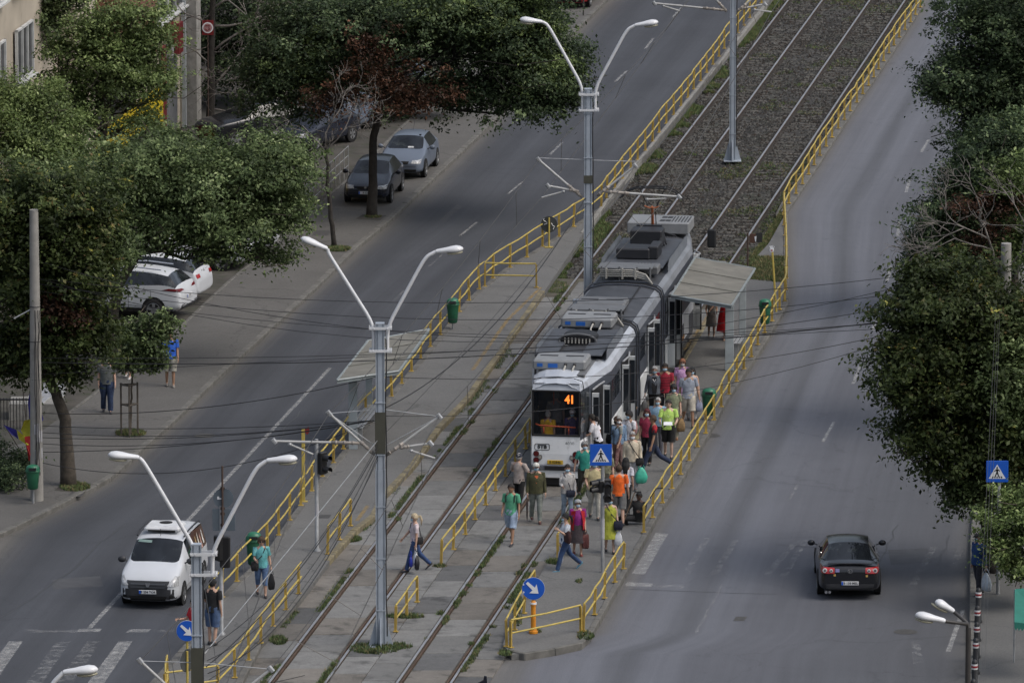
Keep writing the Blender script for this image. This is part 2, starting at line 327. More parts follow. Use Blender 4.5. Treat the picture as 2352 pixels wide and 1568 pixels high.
def ballast_sheet():
    rows = np.linspace(690, -400, 150); mb = MB(); n = 40
    for y in rows:
        a = G(pl(IL, y) - 2, y, 0); b = G(pl(ER, y) + 4, y, 0)
        for k in range(n + 1):
            p = a + (b - a) * k / n; mb.v.append((p.x, p.y, -.115 + .05 * (random.random() - .5) + .03 * math.sin(p.x * 1.3) * math.sin(p.y * .7)))
    for i in range(len(rows) - 1):
        for k in range(n): w = n + 1; mb.f.append((i * w + k, i * w + k + 1, (i + 1) * w + k + 1, (i + 1) * w + k)); mb.m.append(0)
    o = mb.build('ballast', BAL, smooth=True); struct(o)
ballast_sheet()
def scatter(name, pts, size, mats, kindlab, zs=None, tall=1., n=5, kind='stuff'):
    """many small irregular stones / blades as one object"""
    V = []; F = []; MI = []
    for p in pts:
        s = size * random.uniform(.5, 1.4); a = random.uniform(0, 6.28); o = len(V)
        for k in range(4):
            t = a + k * PI / 2 + random.uniform(-.4, .4); V.append((p.x + math.cos(t) * s, p.y + math.sin(t) * s * .8, p.z + s * .1))
        V.append((p.x + random.uniform(-.3, .3) * s, p.y, p.z + s * tall)); mi = random.randrange(len(mats))
        for k in range(4): F.append((o + k, o + (k + 1) % 4, o + 4)); MI.append(mi)
    me = bpy.data.meshes.new(name); me.from_pydata(V, [], F)
    for m in mats: me.materials.append(m)
    me.polygons.foreach_set('material_index', MI); me.update(); ob = bpy.data.objects.new(name, me); COL.objects.link(ob); ob['kind'] = kind; return ob
pts = []
for i in range(26000):
    y = 690 - 760 * random.random() ** .8
    x = pl(IL, y) + (pl(ER, y) - pl(IL, y)) * random.random(); p = G(x, y, -.09)
    if y > 640 and x < RA(y) + 60: continue
    pts.append(p)
scatter('ballast_stones', pts, .045, [M('stone_dark', (.018, .017, .016), rough=.95), M('stone_mid', (.042, .04, .036), rough=.95), M('stone_light', (.11, .107, .098), rough=.95), M('stone_rust', (.035, .026, .02), rough=.95)], '')
# grass -----------------------------------------------------------------
GR = [M('grass_bright', (.085, .13, .035), rough=.8, var=.3), M('grass_deep', (.045, .07, .022), rough=.8, var=.3), M('grass_dry', (.2, .165, .08), rough=.9, var=.25)]
def grass(name, spots, h=.09, mats=GR, w=(.5, .35, .15), blades=4):
    V = []; F = []; MI = []
    for p in spots:
        hh = h * random.uniform(.4, 1.5); mi = random.choices(range(len(mats)), w)[0]
        for k in range(blades):
            a = random.uniform(0, 6.28); l = hh * random.uniform(.6, 1.2); dx, dy = math.cos(a), math.sin(a); o = len(V)
            bx, by = p.x + random.uniform(-.04, .04), p.y + random.uniform(-.04, .04); wd = .011
            V += [(bx - dy * wd, by + dx * wd, p.z), (bx + dy * wd, by - dx * wd, p.z), (bx + dx * l * .6, by + dy * l * .6, p.z + l)]; F.append((o, o + 1, o + 2)); MI.append(mi)
    me = bpy.data.meshes.new(name); me.from_pydata(V, [], F)
    for m in mats: me.materials.append(m)
    me.polygons.foreach_set('material_index', MI); me.update(); ob = bpy.data.objects.new(name, me); COL.objects.link(ob); ob['kind'] = 'stuff'; return ob
from mathutils import noise as mnoise
def gn(p, s, o=0): return mnoise.noise(Vector((p.x * s + o, p.y * s, 3.7)))
sp = []
for i in range(60000):                              # verge between the left kerb and the first rail
    y = 700 - 1000 * random.random(); t = random.random(); x = pl(IL, y) + 4 + (RA(y) - pl(IL, y) - 12) * t; p = G(x, y, -.1)
    if gn(p, .35) + .35 * gn(p, 1.5) > -.12 + .35 * t: sp.append(p)
grass('verge_grass', sp, .1, w=(.6, .25, .15))
sp = []
for i in range(70000):                              # thin growth in the ballast and by the right kerb
    y = 680 - 900 * random.random(); x = RA(y) + (pl(ER, y) - RA(y)) * random.random(); p = G(x, y, -.11)
    lim = .3 if x < RD(y) else .02
    if gn(p, .45, 9) + .4 * gn(p, 2.) > lim: sp.append(p)
grass('ballast_weeds', sp, .07, w=(.35, .45, .2))
sp = []
for i in range(16000):                             # the dry grass wedge at the right platform end
    y = random.uniform(478, 690); xa = RD(y) + 38; xb = pl(ER, y) - 6; x = random.uniform(xa, xb)
    if y > 650 - (1810 - x) * .1: continue
    p = G(x, y, .0 if y < 590 else .16); sp.append(p)
grass('dry_grass', sp, .07, w=(.3, .3, .4))
# rails and slabs --------------------------------------------------------
RAILS = M('rail_head_steel', (.42, .42, .44), rough=.34, metal=.6, var=.15, scale=2)
RUST = M('rail_rust', (.075, .045, .03), rough=.85, var=.3, scale=4)
SLEEP = M('sleeper_concrete', (.085, .078, .068), rough=.95, var=.25, scale=3, bump=.3)
def track(label, f1, f2, sp0):
    t = thing('tram_track', label, 'tram track', G(f1(1000), 1000, 0), 0, 'tram tracks along the middle of the boulevard'); o = Vector(t.location)
    for f in (f1, f2):
        a = G(f(1760), 1760, 0) - o; b = G(f(-400), -400, 0) - o; d = (b - a); l = d.length; d.normalize(); nn = Vector((d.y, -d.x, 0))
        mb = MB(); prof = [(-.07, -.13), (.07, -.13), (.07, -.11), (.012, -.09), (.012, 0), (.035, .01), (.035, .035), (.027, .045), (-.027, .045), (-.035, .035), (-.035, .01), (-.012, 0), (-.012, -.09), (-.07, -.11)]
        rg = [[q + nn * x + Vector((0, 0, z + .0)) for x, z in prof] for q in (a, b)]
        mb.loft(rg, mi=0)
        for i in range(len(mb.f)):
            zs = [mb.v[k][2] for k in mb.f[i]]
            mb.m[i] = 1 if min(zs) > .02 else 0
        mb.build('rail', [RUST, RAILS], t)
        a3 = G(f(690), 690, 0) - o; MB().loft([[q + nn * x + Vector((0, 0, z)) for x, z in ((-.26, -.13), (-.05, -.05), (.05, -.05), (.26, -.13))] for q in (a3, b)]).build('oily_grime', M('rail_grime', (.022, .017, .013), rough=.9, var=.4, scale=3, bump=.6), t)
        if sp0:
            mb = MB(); mg = nn * (.1 if f is f1 else -.1); a2 = G(f(1760), 1760, 0) - o + mg; b2 = G(f(690), 690, 0) - o + mg
            mb.loft([[q + nn * x + Vector((0, 0, z)) for x, z in ((-.022, -.1), (.022, -.1), (.022, .034), (-.022, .034))] for q in (a2, b2)])
            mb.build('guard_rail', RUST, t)
    rows = []; mid0 = (G(f1(700), 700, 0) + G(f2(700), 700, 0)) / 2
    mbs = MB(); cnt = 0
    for k in range(170):
        c = mid0 + TD * (.62 * k) - o
        mb = MB() if cnt < 100 else mbs
        jz = random.uniform(-.022, .008)
        mb.bbox((c.x, c.y, -.15 + jz), (2.45, .23, .12), .02, rz=-AZ + random.uniform(-.01, .01))
        if cnt < 100: mb.build('sleeper', SLEEP, t)
        cnt += 1
    s = mbs.build('sleepers', SLEEP, t); s['kind'] = 'stuff'
track('left hand tram track with shiny rails, empty, beside the long platform', RA, RB, True)
track('right hand tram track carrying the tram at the stop', RC, RD, True)
def slab_mat():
    m = bpy.data.materials.new('concrete_slabs'); m.use_nodes = True; nt = m.node_tree; N = nt.nodes; L = nt.links; b = N['Principled BSDF']; b.inputs['Roughness'].default_value = .88
    at = N.new('ShaderNodeAttribute'); at.attribute_name = 'tint'
    geo = N.new('ShaderNodeNewGeometry')
    def nz(s, d=7, r=.65):
        n = N.new('ShaderNodeTexNoise'); n.inputs['Scale'].default_value = s; n.inputs['Detail'].default_value = d; n.inputs['Roughness'].default_value = r; L.new(geo.outputs['Position'], n.inputs['Vector']); return n.outputs['Fac']
    out = at.outputs['Color']
    for s, lo, hi, p0, p1 in ((.5, .82, 1.15, .3, .7), (3., .84, 1.12, .3, .7), (25., .8, 1.2, .3, .7), (1.2, .5, 1., .34, .46)):
        r = N.new('ShaderNodeMapRange'); r.inputs['From Min'].default_value = p0; r.inputs['From Max'].default_value = p1; r.inputs['To Min'].default_value = lo; r.inputs['To Max'].default_value = hi; L.new(nz(s), r.inputs['Value'])
        x = N.new('ShaderNodeVectorMath'); x.operation = 'SCALE'; L.new(out, x.inputs[0]); L.new(r.outputs[0], x.inputs['Scale']); out = x.outputs[0]
    L.new(out, b.inputs['Base Color']); bp = N.new('ShaderNodeBump'); bp.inputs['Strength'].default_value = .4; bp.inputs['Distance'].default_value = .01; L.new(nz(30.), bp.inputs['Height']); L.new(bp.outputs[0], b.inputs['Normal']); return m
SLAB = slab_mat()
def slabs():
    mb = MB(); tints = []
    base = G(RA(1780), 1780, 0)
    def lane(fa, fb, oa, ob, ph, y1, bevel=.012):
        ya = 1770.
        org = G((fa(ya) + fb(ya)) / 2, ya, 0); s = ph
        while True:
            L_ = 2.05
            quad = []
            for ss in (s + .02, s + L_ - .02):
                q = org + TD * ss
                y = None
                # walk along the lane at this distance
                lo, hi = -400., 1900.
                for _ in range(40):
                    md = (lo + hi) / 2
                    c = G((fa(md) + fb(md)) / 2, md, 0)
                    if (c - org).dot(TD) > ss: lo = md
                    else: hi = md
                y = (lo + hi) / 2
                quad.append((G(fa(y), y, 0) + TN * oa, G(fb(y), y, 0) + TN * ob, y))
            if quad[1][2] < y1: break
            zt = .032 + random.uniform(-.008, .008); g = random.uniform(.8, 1.1)
            if random.random() < .13: col = (.1 * g, .1 * g, .1 * g)
            elif random.random() < .3: col = (.16 * g, .147 * g, .13 * g)
            else: col = (.172 * g, .171 * g, .165 * g)
            a, b = quad[0][0], quad[0][1]; c, d = quad[1][1], quad[1][0]
            n0 = len(mb.f); ctr = (a + b + c + d) / 4
            top = [Vector((p.x, p.y, zt)) for p in (a, b, c, d)]
            inn = [Vector((p.x + (ctr.x - p.x) * .012, p.y + (ctr.y - p.y) * .012, zt)) for p in (a, b, c, d)]
            low = [Vector((p.x, p.y, -.1)) for p in (a, b, c, d)]; midr = [Vector((p.x, p.y, zt - .02)) for p in (a, b, c, d)]
            mb.add(inn, [(0, 1, 2, 3)]); mb.add(midr + inn, [(i, (i + 1) % 4, 4 + (i + 1) % 4, 4 + i) for i in range(4)]); mb.add(low + midr, [(i, (i + 1) % 4, 4 + (i + 1) % 4, 4 + i) for i in range(4)])
            for _ in range(9): tints.append(col)
            s += L_
    il = lambda y: pl(IL, y)
    lane(lambda y: max(il(y) + 6, RA(y) - 90 if y < 1340 else RA(y) - 115), RA, .02, -.06, .3, 665)
    lane(RA, RB, .17, -.17, 1.1, 640)
    lane(RB, lambda y: (RB(y) + RC(y)) / 2, .07, -.01, .5, 655)
    lane(lambda y: (RB(y) + RC(y)) / 2, RC, .01, -.07, 1.7, 650)
    lane(RC, RD, .17, -.17, .9, 600)
    lane(RD, lambda y: RD(y) + .0, .07, .98, 0.2, 690)
    o = mb.build('track_slabs', SLAB); me = o.data; ca = me.color_attributes.new('tint', 'FLOAT_COLOR', 'CORNER')
    arr = np.ones((len(me.loops), 4), dtype=np.float32); st = np.zeros(len(me.polygons), dtype=np.int32); me.polygons.foreach_get('loop_start', st); tt = np.zeros(len(me.polygons), dtype=np.int32); me.polygons.foreach_get('loop_total', tt)
    for k in range(len(me.polygons)): arr[st[k]:st[k] + tt[k], :3] = tints[k]
    ca.data.foreach_set('color', arr.ravel()); struct(o)
slabs()
TRD = M('track_joint_dirt', (.085, .075, .058), rough=.95, var=.35, scale=1.5, bump=.5, dirt_or_sheen=((.05, .06, .03), 2.5, .52))
struct(MB().poly([G(il_, y, -.02) for il_, y in ((pl(IL, 1750) - 2, 1750), (pl(IL, 640) + 2, 640))] + [G(1705, 640, -.02), G(1240, 1330, -.02), G(1090, 1660, -.02), G(1060, 1750, -.02)], None, -.02).build('track_bed', TRD))
# grass along the rails in the slabs and at kerb feet
sp = []
for f, side in ((RA, -1), (RA, 1), (RB, -1), (RC, -1), (RC, 1), (RD, -1), (RD, 1)):
    for i in range(6500):
        y = random.uniform(660, 1740); p = G(f(y), y, .02) + TN * side * random.uniform(.05, .2)
        if gn(p, .22, 3 + side + f(0) * .01) + .5 * gn(p, 1.7, side) > .27: sp.append(p)
for i in range(7000):
    y = random.uniform(700, 1600); p = G(pl(IL, y), y, .0) + Vector((random.uniform(.02, .3), 0, 0))
    if gn(p, .3, 5) > .12: sp.append(p)
for (cx, cy, rx, ry, n) in ((860, 1489, 60, 13, 480), (905, 1484, 42, 7, 260), (850, 1495, 30, 5, 160), (930, 1415, 45, 5, 260), (1010, 1300, 14, 3, 60), (805, 1238, 24, 7, 300), (660, 1365, 25, 8, 200), (640, 1470, 20, 10, 260), (760, 1265, 10, 8, 120), (1330, 1335, 6, 4, 30), (1190, 1400, 10, 40, 200), (1345, 1460, 18, 10, 160), (1160, 1500, 15, 6, 120), (1230, 1450, 12, 4, 80), (1270, 1290, 16, 6, 120)):
    for i in range(n):
        a = random.uniform(0, 6.28); r = random.random() ** .5; p = G(cx + math.cos(a) * r * rx, cy + math.sin(a) * r * ry, .03 if cx < 1150 else .16); sp.append(p)
grass('joint_grass', sp, .08, w=(.3, .55, .15))
sp = []
for (cx, cy, rx, ry, n) in ((300, 995, 34, 8, 900), (172, 1118, 34, 10, 1100), (775, 572, 30, 6, 700), (857, 498, 18, 3, 150), (1290, 560, 20, 20, 10)):
    for i in range(n):
        a = random.uniform(0, 6.28); r = random.random() ** .5; sp.append(G(cx + math.cos(a) * r * rx, cy + math.sin(a) * r * ry, .12))
grass('tree_pit_grass', sp, .07, w=(.35, .35, .3))
for i, (cx, cy, rx, ry) in enumerate(((300, 995, 38, 9), (168, 1119, 44, 12), (775, 572, 34, 7), (852, 499, 36, 7))):
    n = 4; a = [G(cx - rx, cy + ry * .6, .124), G(cx + rx * .6, cy + ry, .124), G(cx + rx, cy - ry * .6, .124), G(cx - rx * .5, cy - ry, .124)]
    struct(MB().poly(a, None, .124).build('tree_pit', DIRT))
# road markings ----------------------------------------------------------
def paint_mat():
    m = M('worn_road_paint', (.5, .5, .49), rough=.8, var=.15, scale=5); N = m.node_tree.nodes; L = m.node_tree.links; b = N['Principled BSDF']
    geo = N.new('ShaderNodeNewGeometry'); n = N.new('ShaderNodeTexNoise'); n.inputs['Scale'].default_value = 3.5; n.inputs['Detail'].default_value = 10; n.inputs['Roughness'].default_value = .8
    L.new(geo.outputs['Position'], n.inputs['Vector']); r = N.new('ShaderNodeMapRange'); r.inputs['From Min'].default_value = .36; r.inputs['From Max'].default_value = .64; r.inputs['To Min'].default_value = .03; r.inputs['To Max'].default_value = .6
    L.new(n.outputs['Fac'], r.inputs['Value']); L.new(r.outputs[0], b.inputs['Alpha']); return m
PAINT = paint_mat()
PFAINT = PAINT.copy(); PFAINT.name = 'faint_road_paint'
for n_ in PFAINT.node_tree.nodes:
    if n_.type == 'MAP_RANGE': n_.inputs['From Min'].default_value = .47; n_.inputs['From Max'].default_value = .72; n_.inputs['To Max'].default_value = .5; n_.inputs['To Min'].default_value = 0
def mark(Vs, mat=PAINT, z=.006): return struct(MB().poly([G(x, y, z) for x, y in Vs], None, z).build('road_marking', mat))
def dash(x0, y0, x1, y1, w=5.5, mat=PAINT):
    mark([(x0 - w, y0), (x0 + w, y0), (x1 + w * .85, y1), (x1 - w * .85, y1)], mat)
dash(205, 1442, 480, 1142, 6); dash(480, 1142, 758, 845, 5.2)
for a in ((1057, 541, 1095, 510), (1167, 445, 1201, 417), (1263, 355, 1292, 327), (1413, 188, 1439, 163), (1482, 112, 1501, 88), (1546, 40, 1565, 18)): dash(*a, w=3.2)
for a in ((905, 690, 940, 655), (985, 612, 1020, 580)): dash(*a, w=3, mat=PFAINT)
for a in ((2116, 349, 2133, 321), (2081, 442, 2090, 410), (2062, 542, 2067, 508), (2038, 646, 2046, 611), (2005, 758, 2016, 720), (1959, 881, 1975, 839), (1890, 1014, 1915, 969)): dash(*a, w=3.8)
for a in ((1812, 1148, 1837, 1105), (1600, 1450, 1660, 1340)): dash(*a, w=4, mat=PFAINT)
mark([(175, 1450), (229, 1450), (234, 1443), (182, 1443)]); mark([(290, 1451), (340, 1451), (348, 1444), (299, 1444)])
mark([(55, 1451), (180, 1451), (180, 1445), (60, 1445)], PFAINT); mark([(350, 1451), (400, 1451), (405, 1445), (352, 1445)], PFAINT)
for x0, mt in ((-20, PAINT), (90, PFAINT), (160, PFAINT), (232, PAINT)):
    mark([(x0 - 55, 1600), (x0 - 15, 1600), (x0 + 72, 1472), (x0 + 40, 1472)], mt)
mark([(1506, 1223), (1535, 1225), (1481, 1318), (1452, 1317)]); mark([(1435, 1345), (1496, 1347), (1500, 1339), (1440, 1336)]); mark([(1500, 1348), (1570, 1350), (1572, 1343), (1502, 1341)], PFAINT)
for x0, y0, x1, y1 in ((1575, 1318, 1625, 1235), (1640, 1318, 1690, 1238), (1760, 1320, 1830, 1242), (1800, 1322, 1850, 1240), (2095, 1345, 2145, 1255), (2190, 1300, 2205, 1262)): dash(x0, y0, x1, y1, w=9, mat=PFAINT)
dash(2178, 1495, 2212, 1400, w=6, mat=PAINT); mark([(2092, 1470), (2110, 1468), (2122, 1518), (2098, 1524)], PFAINT)
YPNT = PAINT.copy(); YPNT.name = 'worn_yellow_line'; 
for n_ in YPNT.node_tree.nodes:
    if n_.type == 'VALTORGB': n_.color_ramp.elements[0].color = (.36, .23, .06, 1); n_.color_ramp.elements[1].color = (.45, .3, .1, 1)
def yline(V, w=.12, z=.176):
    pts = [G(x, y, z) for x, y in V]
    for a, b in zip(pts, pts[1:]):
        d = (b - a).normalized(); n = Vector((d.y, -d.x, 0)) * w / 2
        struct(MB().poly([a - n, a + n, b + n, b - n], None, z).build('platform_line', YPNT))
yline([(820, 1195), (845, 1160)]); yline([(1085, 850), (1105, 822)]); yline([(1105, 820), (1165, 735), (1242, 660)])
yline([(1572, 803), (1645, 700)], z=.166); yline([(1400, 1150), (1460, 1010)], z=.166)
# concrete apron / manholes
MAN = M('manhole_iron', (.06, .058, .055), rough=.7, var=.25, scale=8)
for x, y, w, h, z in ((740, 535, 24, 6, .125), (1368, 785, 22, 4, .176), (745, 1185, 17, 4, .176), (175, 1135, 20, 5, .125), (1700, 1420, 16, 5, .004)):
    struct(MB().poly([G(x - w, y + h, z), G(x + w * .6, y + h, z), G(x + w, y - h, z), G(x - w * .6, y - h, z)], None, z).build('manhole_cover', MAN if w < 30 else CONC))

PATCH = M('asphalt_patch', (.068, .07, .076), rough=.9, var=.12, scale=2, bump=.3)
for V in ([(2040, 1262), (2130, 1258), (2140, 1290), (2046, 1296)], [(120, 1330), (230, 1322), (238, 1346), (122, 1352)], [(1010, 505), (1050, 470), (1062, 474), (1020, 510)]): struct(MB().poly([G(x, y, .003) for x, y in V], None, .003).build('road_patch', PATCH))
SEAM = M('tar_seam', (.05, .052, .056), rough=.7)
for V in ([(1780, 1250), (1960, 1262), (2228, 1290)], [(1440, 1352), (1700, 1362), (1880, 1364)], [(2010, 1310), (2070, 1190)], [(2150, 1300), (2190, 1215)], [(560, 1120), (640, 1010), (700, 930)], [(0, 1420), (140, 1330), (300, 1190)], [(1180, 1010), (1190, 1030)], [(1930, 560), (1928, 562)]):
    p = [G(x, y, .004) for x, y in V]; q = []
    for a, b in zip(p, p[1:]): n_ = max(2, int((b - a).length / .8)); q += [a + (b - a) * k / n_ + Vector((random.gauss(0, .05), 0, 0)) for k in range(n_)]
    mb = MB()
    for a, b in zip(q, q[1:]): d = (b - a).normalized(); n_ = Vector((d.y, -d.x, 0)) * .02; mb.add([a - n_, a + n_, b + n_, b - n_], [(0, 1, 2, 3)])
    struct(mb.build('road_seam', SEAM))
for x, y in ((1240 + 390, 1000), (2080, 1450), (470, 1000), (1330, 240)):
    c = G(x, y, .004); struct(MB().poly([(c.x + .32 * math.cos(k * PI / 9), c.y + .32 * math.sin(k * PI / 9)) for k in range(18)], None, .0045).build('manhole_cover', MAN))
OILM = M('slab_oil_stain', (.06, .058, .055), rough=.7, var=.3, scale=2)
# ================================================================== FENCES
def fence(V, z0, h, label, post_step=2.05, close_posts=True, rails=(1., .5), V_is_top=True, group='yellow tubular railings', zrail=None):
    zt = z0 + h; W = [G(x, y, zt if V_is_top else z0) for x, y in V]
    t = thing('railing', label, 'railing', (W[0].x, W[0].y, z0), 0, group); o = Vector((W[0].x, W[0].y, z0))
    pts = [Vector((p.x, p.y, 0)) - Vector((o.x, o.y, 0)) for p in W]
    for k, fr in enumerate(rails):
        mb = MB()
        q = [p + Vector((0, 0, h * fr)) for p in pts]
        # the rails come in panels: a hairline gap and a tiny sag at every joint
        rs = resample(q, post_step); rs.append(q[-1]) if (rs[-1] - q[-1]).length > .3 else None
        corners = []
        for a, b in zip(rs, rs[1:]):
            d = (b - a).normalized(); j = Vector((0, 0, random.uniform(-.014, .014))); md_ = (a + b) / 2 + Vector((random.gauss(0, .012), random.gauss(0, .012), random.gauss(-.006, .012)))
            mb.tube([a + d * .012 + j, md_ + j, b - d * .012 + j], .025, 8)
        mb.build('rail', YEL, t, smooth=True, angle=50)
    rs = resample(pts, post_step)
    if (rs[-1] - pts[-1]).length > .5: rs.append(pts[-1])
    for i, p in enumerate(rs):
        d = (rs[min(i + 1, len(rs) - 1)] - rs[max(i - 1, 0)]).normalized(); a = math.atan2(d.y, d.x)
        mb = MB(); mb.box((p.x, p.y, h / 2 - .01), (.05, .07, h - .02), rot=Matrix.Rotation(a + random.uniform(-.12, .12), 3, 'Z') @ Matrix.Rotation(random.gauss(0, .025), 3, 'X') @ Matrix.Rotation(random.gauss(0, .02), 3, 'Y')); mb.box((p.x, p.y, .008), (.14, .14, .016), rz=a)
        mb.build('post', YELP, t)
    return t
F1 = [(481, 1343), (502, 1315), (532, 1282), (568, 1246), (602, 1215), (635, 1172), (692, 1097), (720, 1061), (743, 1030), (772, 995), (797, 960), (825, 926), (858, 892), (905, 846), (941, 800), (976, 755), (1002, 724), (1025, 698), (1048, 670), (1071, 642), (1092, 616), (1123, 591), (1160, 568), (1199, 545), (1238, 519), (1273, 499), (1309, 474), (1340, 456), (1378, 430), (1394, 404)]
F1b = [(1394, 404), (1411, 384), (1429, 361), (1449, 338), (1466, 316), (1483, 296), (1501, 274), (1516, 253), (1533, 233), (1550, 213), (1566, 195), (1582, 175), (1596, 155), (1611, 137), (1626, 117), (1642, 98), (1655, 80), (1669, 58), (1698, 28), (1720, 0), (1775, -70)]
fence(F1, .18, .78, 'long yellow railing between the left road and the platform, bending at the shelter')
fence(F1b, .18, .78, 'yellow railing running straight along the left road beside the grass verge')
fence([(384, 1505), (369, 1543), (405, 1548), (461, 1547), (484, 1543), (527, 1502), (563, 1459), (606, 1400), (635, 1361), (664, 1324), (692, 1290)], .18, .78, 'yellow railing with a rounded corner, track side of the platform, bottom left')
fence([(1114, 604), (1232, 606)], .18, .78, 'short yellow railing across the far end of the left platform', post_step=3.)
fence([(753, 1208), (780, 1176), (807, 1142)], .18, .78, 'short yellow railing beside the broken kerb, near the tall mast', post_step=1.9)
fence([(1014, 1238), (1040, 1206), (1066, 1172), (1091, 1135), (1117, 1100), (1141, 1065), (1165, 1032), (1188, 1000), (1205, 978), (1217, 961)], .04, .72, 'yellow railing between the two tracks, running up to the tram')
fence([(958, 1322), (932, 1358), (906, 1393)], .04, .72, 'very short yellow railing between the tracks, right of the tall mast', post_step=1.85)
fence([(1228, 1309), (1202, 1350), (1181, 1386), (1155, 1419), (1173, 1423)], .17, .74, 'yellow railing on the track side of the island tip, by the blue arrow sign')
fence([(1173, 1423), (1292, 1400), (1338, 1388)], .17, .74, 'yellow railing closing the front tip of the right island', post_step=2.6)
fence([(1341, 1386), (1365, 1351), (1389, 1312), (1412, 1276), (1433, 1245)], .19, .74, 'yellow railing on the road side of the island tip, ending at the crossing gap')
fence([(1479, 1161), (1500, 1127), (1522, 1093), (1544, 1061), (1565, 1028), (1585, 995), (1605, 963), (1626, 929), (1645, 899), (1663, 867), (1690, 824), (1714, 783), (1733, 752), (1750, 719), (1784, 668), (1803, 638)], .19, .76, 'yellow railing along the right road behind the waiting crowd')
fence([(1803, 638), (1805, 611), (1807, 586), (1806, 561), (1806, 536), (1805, 511), (1802, 465), (1801, 440)], .19, .76, 'yellow railing seen end on beside the dry grass wedge')
fence([(1801, 440), (1812, 418), (1826, 399), (1842, 376), (1858, 351), (1885, 307), (1914, 265), (1948, 216), (1985, 166), (1998, 147), (2021, 109), (2059, 52), (2085, 17), (2098, 0), (2150, -80)], .15, .76, 'yellow railing between the ballasted tracks and the right road')
fence([(1326, 1160), (1299, 1197), (1281, 1225)], .1, .74, 'short yellow railing half hidden behind the woman in the red cardigan', post_step=1.5)
# ================================================================== MASTS
def solve_z(base, vy):
    p = G(*base); lo, hi = 0., 30.
    for _ in range(50):
        z = (lo + hi) / 2; r = Vector((p.x, p.y, z - HC)); u = r.y * CT - r.z * ST; v = r.y * ST + r.z * CT
        if 784 - FP * v / u > vy: lo = z
        else: hi = z
    return z
def LP(o, x, y, Y): return P(x, y, Y) - o
def lamp_head(t, root, tip, name='lamp_head'):
    """cobra head from its root to its tip: a tapering shell, deeper in the middle, with a flat glass underneath"""
    d = tip - root; L_ = d.length; d.normalize(); side = d.cross(Vector((0, 0, 1))).normalized(); up = side.cross(d).normalized()
    prof = [(0, .055, .05, .05), (.06, .07, .065, .06), (.35, .1, .08, .07), (.55, .145, .1, .1), (.75, .165, .11, .11), (.9, .13, .085, .08), (.97, .07, .05, .045), (1, .02, .02, .02)]
    rings = []
    for f, w_, u_, dn in prof:
        c = root + d * L_ * f
        rings.append([c + side * w_ * math.cos(a) + up * (u_ if math.sin(a) > 0 else dn * .75) * math.sin(a) for a in [2 * PI * k / 14 for k in range(14)]])
    o = MB().loft(rings).build(name, WHITE, t, smooth=True, angle=60)
    r2 = [[root + d * L_ * f - up * (.075 + dz) + side * w_ * math.cos(a) + d * .0 for a in (0,)] for f, w_, dz in ()]
    mb = MB(); c = root + d * L_ * .68 - up * .075
    ring = lambda k, q: [c + d * math.cos(a) * .22 * k + side * math.sin(a) * .12 * k - up * q for a in [2 * PI * j / 16 for j in range(16)]]
    mb.loft([ring(1, 0), ring(.9, .03), ring(.5, .05)]); mb.build('glass_bowl', M('lamp_glass', (.35, .33, .24), rough=.25), o, smooth=True)
    return o
def hpole(t, z0, z1, w=.26, d=.22, mat=POLEG):
    """steel mast: two channels back to back with batten plates"""
    mb = MB()
    for zz0, zz1, k in ((z0, z0 + (z1 - z0) * .55, 1.), (z0 + (z1 - z0) * .55, z1, .9)):
        ww, dd = w * k, d * k; zc = (zz0 + zz1) / 2; hh = zz1 - zz0
        mb.box((-ww / 2 + .012, 0, zc), (.024, dd, hh)); mb.box((ww / 2 - .012, 0, zc), (.024, dd, hh)); mb.box((0, -dd / 2 + .04, zc), (ww - .05, .02, hh))
        mb.box((0, -dd / 2 + .006, zc), (ww * .5, .012, hh))
    n = int((z1 - z0) / 1.4)
    for i in range(n): mb.box((0, -d * .5, z0 + 1 + i * 1.4), (w + .012, .022, .03))
    mb.box((0, 0, z1 + .01), (w * .92, d * .92, .03))
    return mb.build('pole', mat, t)
